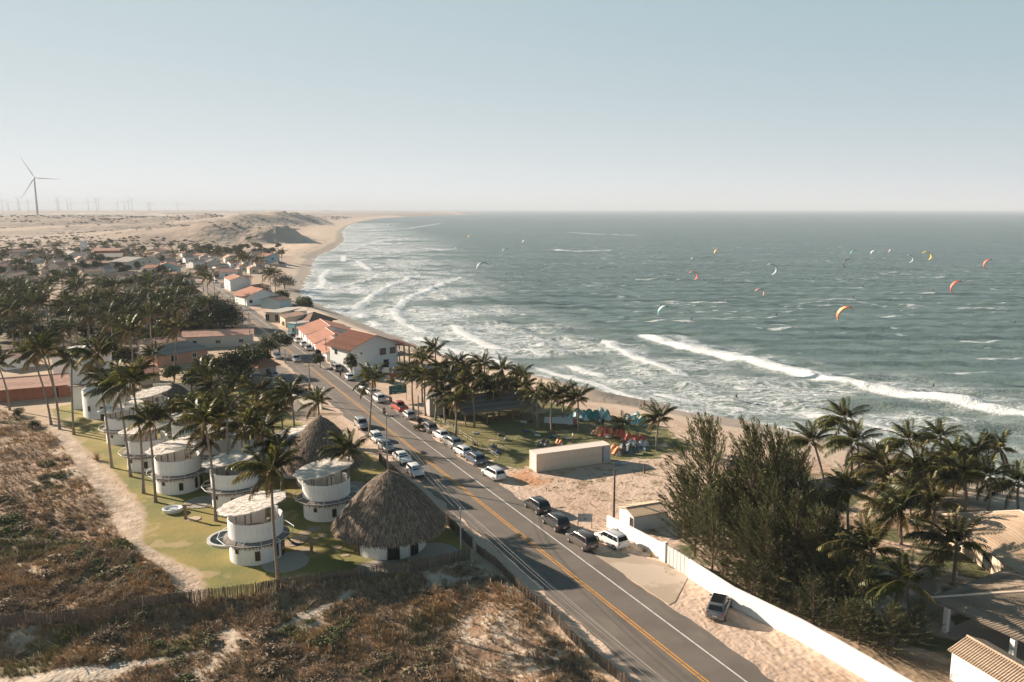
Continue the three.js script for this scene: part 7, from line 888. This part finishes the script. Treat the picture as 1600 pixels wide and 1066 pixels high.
{ // stick fence, one section after another
  const SM = [mat([0.13, 0.105, 0.085], 0.95), mat([0.165, 0.13, 0.10], 0.95)]; const walk = (line, label, h) => { const t = thing('stick_fence', label, 'fence'); let acc = 0, k = 0; for (let i = 0; i < line.length - 1; i++) { const [ax, az] = line[i], [bx, bz] = line[i + 1], L = Math.hypot(bx - ax, bz - az), n = Math.max(1, Math.round(L / 2.4)); for (let s = 0; s < n; s++) { const g = new GB(), f0 = s / n, f1 = (s + 1) / n; for (let q = 0; q < 26; q++) { const f = lerp(f0, f1, (q + 0.5) / 26), x = lerp(ax, bx, f) + rr(-0.02, 0.02), z = lerp(az, bz, f) + rr(-0.03, 0.03), y = hgt(x, z); g.box(x, y + h / 2 - 0.1, z, 0.07, h * rr(0.9, 1.1) + 0.2, 0.035, rr(-0.5, 0.5), rr(-0.03, 0.03), rr(-0.05, 0.05)); } part('paling_section', g, SM[k++ % 2], t); const x = lerp(ax, bx, f0), z = lerp(az, bz, f0); part('fence_post', new GB().tube([V(x, hgt(x, z) - 0.3, z), V(x, hgt(x, z) + h + 0.15, z)], 0.06, 6), POST, t); const a = lerp(ax, bx, f0), c = lerp(az, bz, f0), d = lerp(ax, bx, f1), e = lerp(az, bz, f1); part('rail', new GB().tube([V(a, hgt(a, c) + h * 0.75, c), V(d, hgt(d, e) + h * 0.75, e)], 0.025, 5), POST, t); } } return t; };
  walk(fenceLine, 'long weathered stick fence crossing the foreground scrub', 1.25); const rl = []; for (let s = 31; s <= 66; s += 5) { const p = roadPt(s, -6.6); rl.push([p.x, p.z]); } walk(rl, 'stick fence along the road behind the large thatched hut', 1.3);
  const r2 = []; for (let s = 30; s >= -16; s -= 4) { const p = roadPt(s, -6.3 + 0.25 * Math.sin(s)); r2.push([p.x, p.z]); } walk(r2, 'dark leaning stick fence along the near road shoulder', 0.95);
  const lf = thing('low_fence', 'thin post fence between the parked cars and the kite lawn', 'fence'); for (let s = 58; s <= 84; s += 2) { const p = roadPt(s, 9.6); part('fence_post', new GB().tube([V(p.x, -0.2, p.z), V(p.x, 1, p.z)], 0.05, 6), POST, lf); } for (const y of [0.5, 0.9]) part('wire', new GB().tube([roadPt(58, 9.6, y), roadPt(84, 9.6, y)], 0.015, 4), METAL, lf);
}
// ---------- wind turbines ----------
{
  const TW = mat([0.5, 0.51, 0.52], 0.5), bl = (L) => { const g = new GB(); const sec = [[0, 0.018, 0.018], [0.06, 0.022, 0.018], [0.2, 0.04, 0.01], [0.6, 0.024, 0.006], [1, 0.006, 0.002]]; for (let i = 0; i < 4; i++) { const [a, w, d] = sec[i], [b, v, e] = sec[i + 1], q = [[-w * 0.35, -d], [w * 0.65, 0], [-w * 0.35, d]], r = [[-v * 0.35, -e], [v * 0.65, 0], [-v * 0.35, e]]; for (let k = 0; k < 3; k++) { const m = (k + 1) % 3; g.quad(V(q[k][0] * L, a * L, q[k][1] * L), V(q[m][0] * L, a * L, q[m][1] * L), V(r[m][0] * L, b * L, r[m][1] * L), V(r[k][0] * L, b * L, r[k][1] * L)); } } return g.geo(); };
  const turb = (u, vh, d, L, rot, label, group) => { const hub = PD(u, vh, d), y = hgt(hub.x, hub.z), h = hub.y - y, t = thing('wind_turbine', label, 'wind turbine', V(hub.x, y, hub.z), Math.atan2(-hub.x, -hub.z) * 0.8 + 0.25, group); part('tower', new GB().tube([V(0, -2, 0), V(0, h - 1.5, 0)], [2.5 * L / 50, 1.5 * L / 50], 14), TW, t); part('nacelle', new GB().box(0, h, -2, 3.4, 3.6, 11), TW, t); const ro = part('hub', new GB().lathe([[0.01, 2.4], [1.4, 1.4], [1.9, 0], [1.9, -1.4]].reverse(), 14).geo().rotateX(Math.PI / 2), TW, t); ro.position.set(0, h, 5); const b = bl(L); for (let k = 0; k < 3; k++) { const q = part('blade', b, TW, ro); q.rotation.z = rot + k * 2.0944; } };
  turb(53, 278, 1900, 53, 0.48, 'large wind turbine standing alone on the pale dunes');
  [[2, 313, 0.2], [27, 311, 0.9], [30, 316, 0.5], [43, 314, 0.3], [88, 309, 0.6], [91, 314, 0.1], [104, 312, 1.0], [110, 317, 0.4], [137, 314, 0.2], [149, 310, 0.7], [153, 313, 1.1], [183, 315, 0.5], [194, 317, 0.9], [200, 312, 0.3], [205, 310, 0.8], [231, 316, 0.6], [234, 317, 0.2], [277, 318, 0.4], [12, 317, 0.7]].sort((a, b) => a[0] - b[0]).forEach(([u, v, r], i) => turb(u, v, 5600 + 500 * hash(i, 3), 48, r, `faint far wind turbine on the horizon, ${ORD[i]} from the picture's left`, 'wind turbines on the horizon'));
}
LOG('objects');
renderer.render(scene, camera);
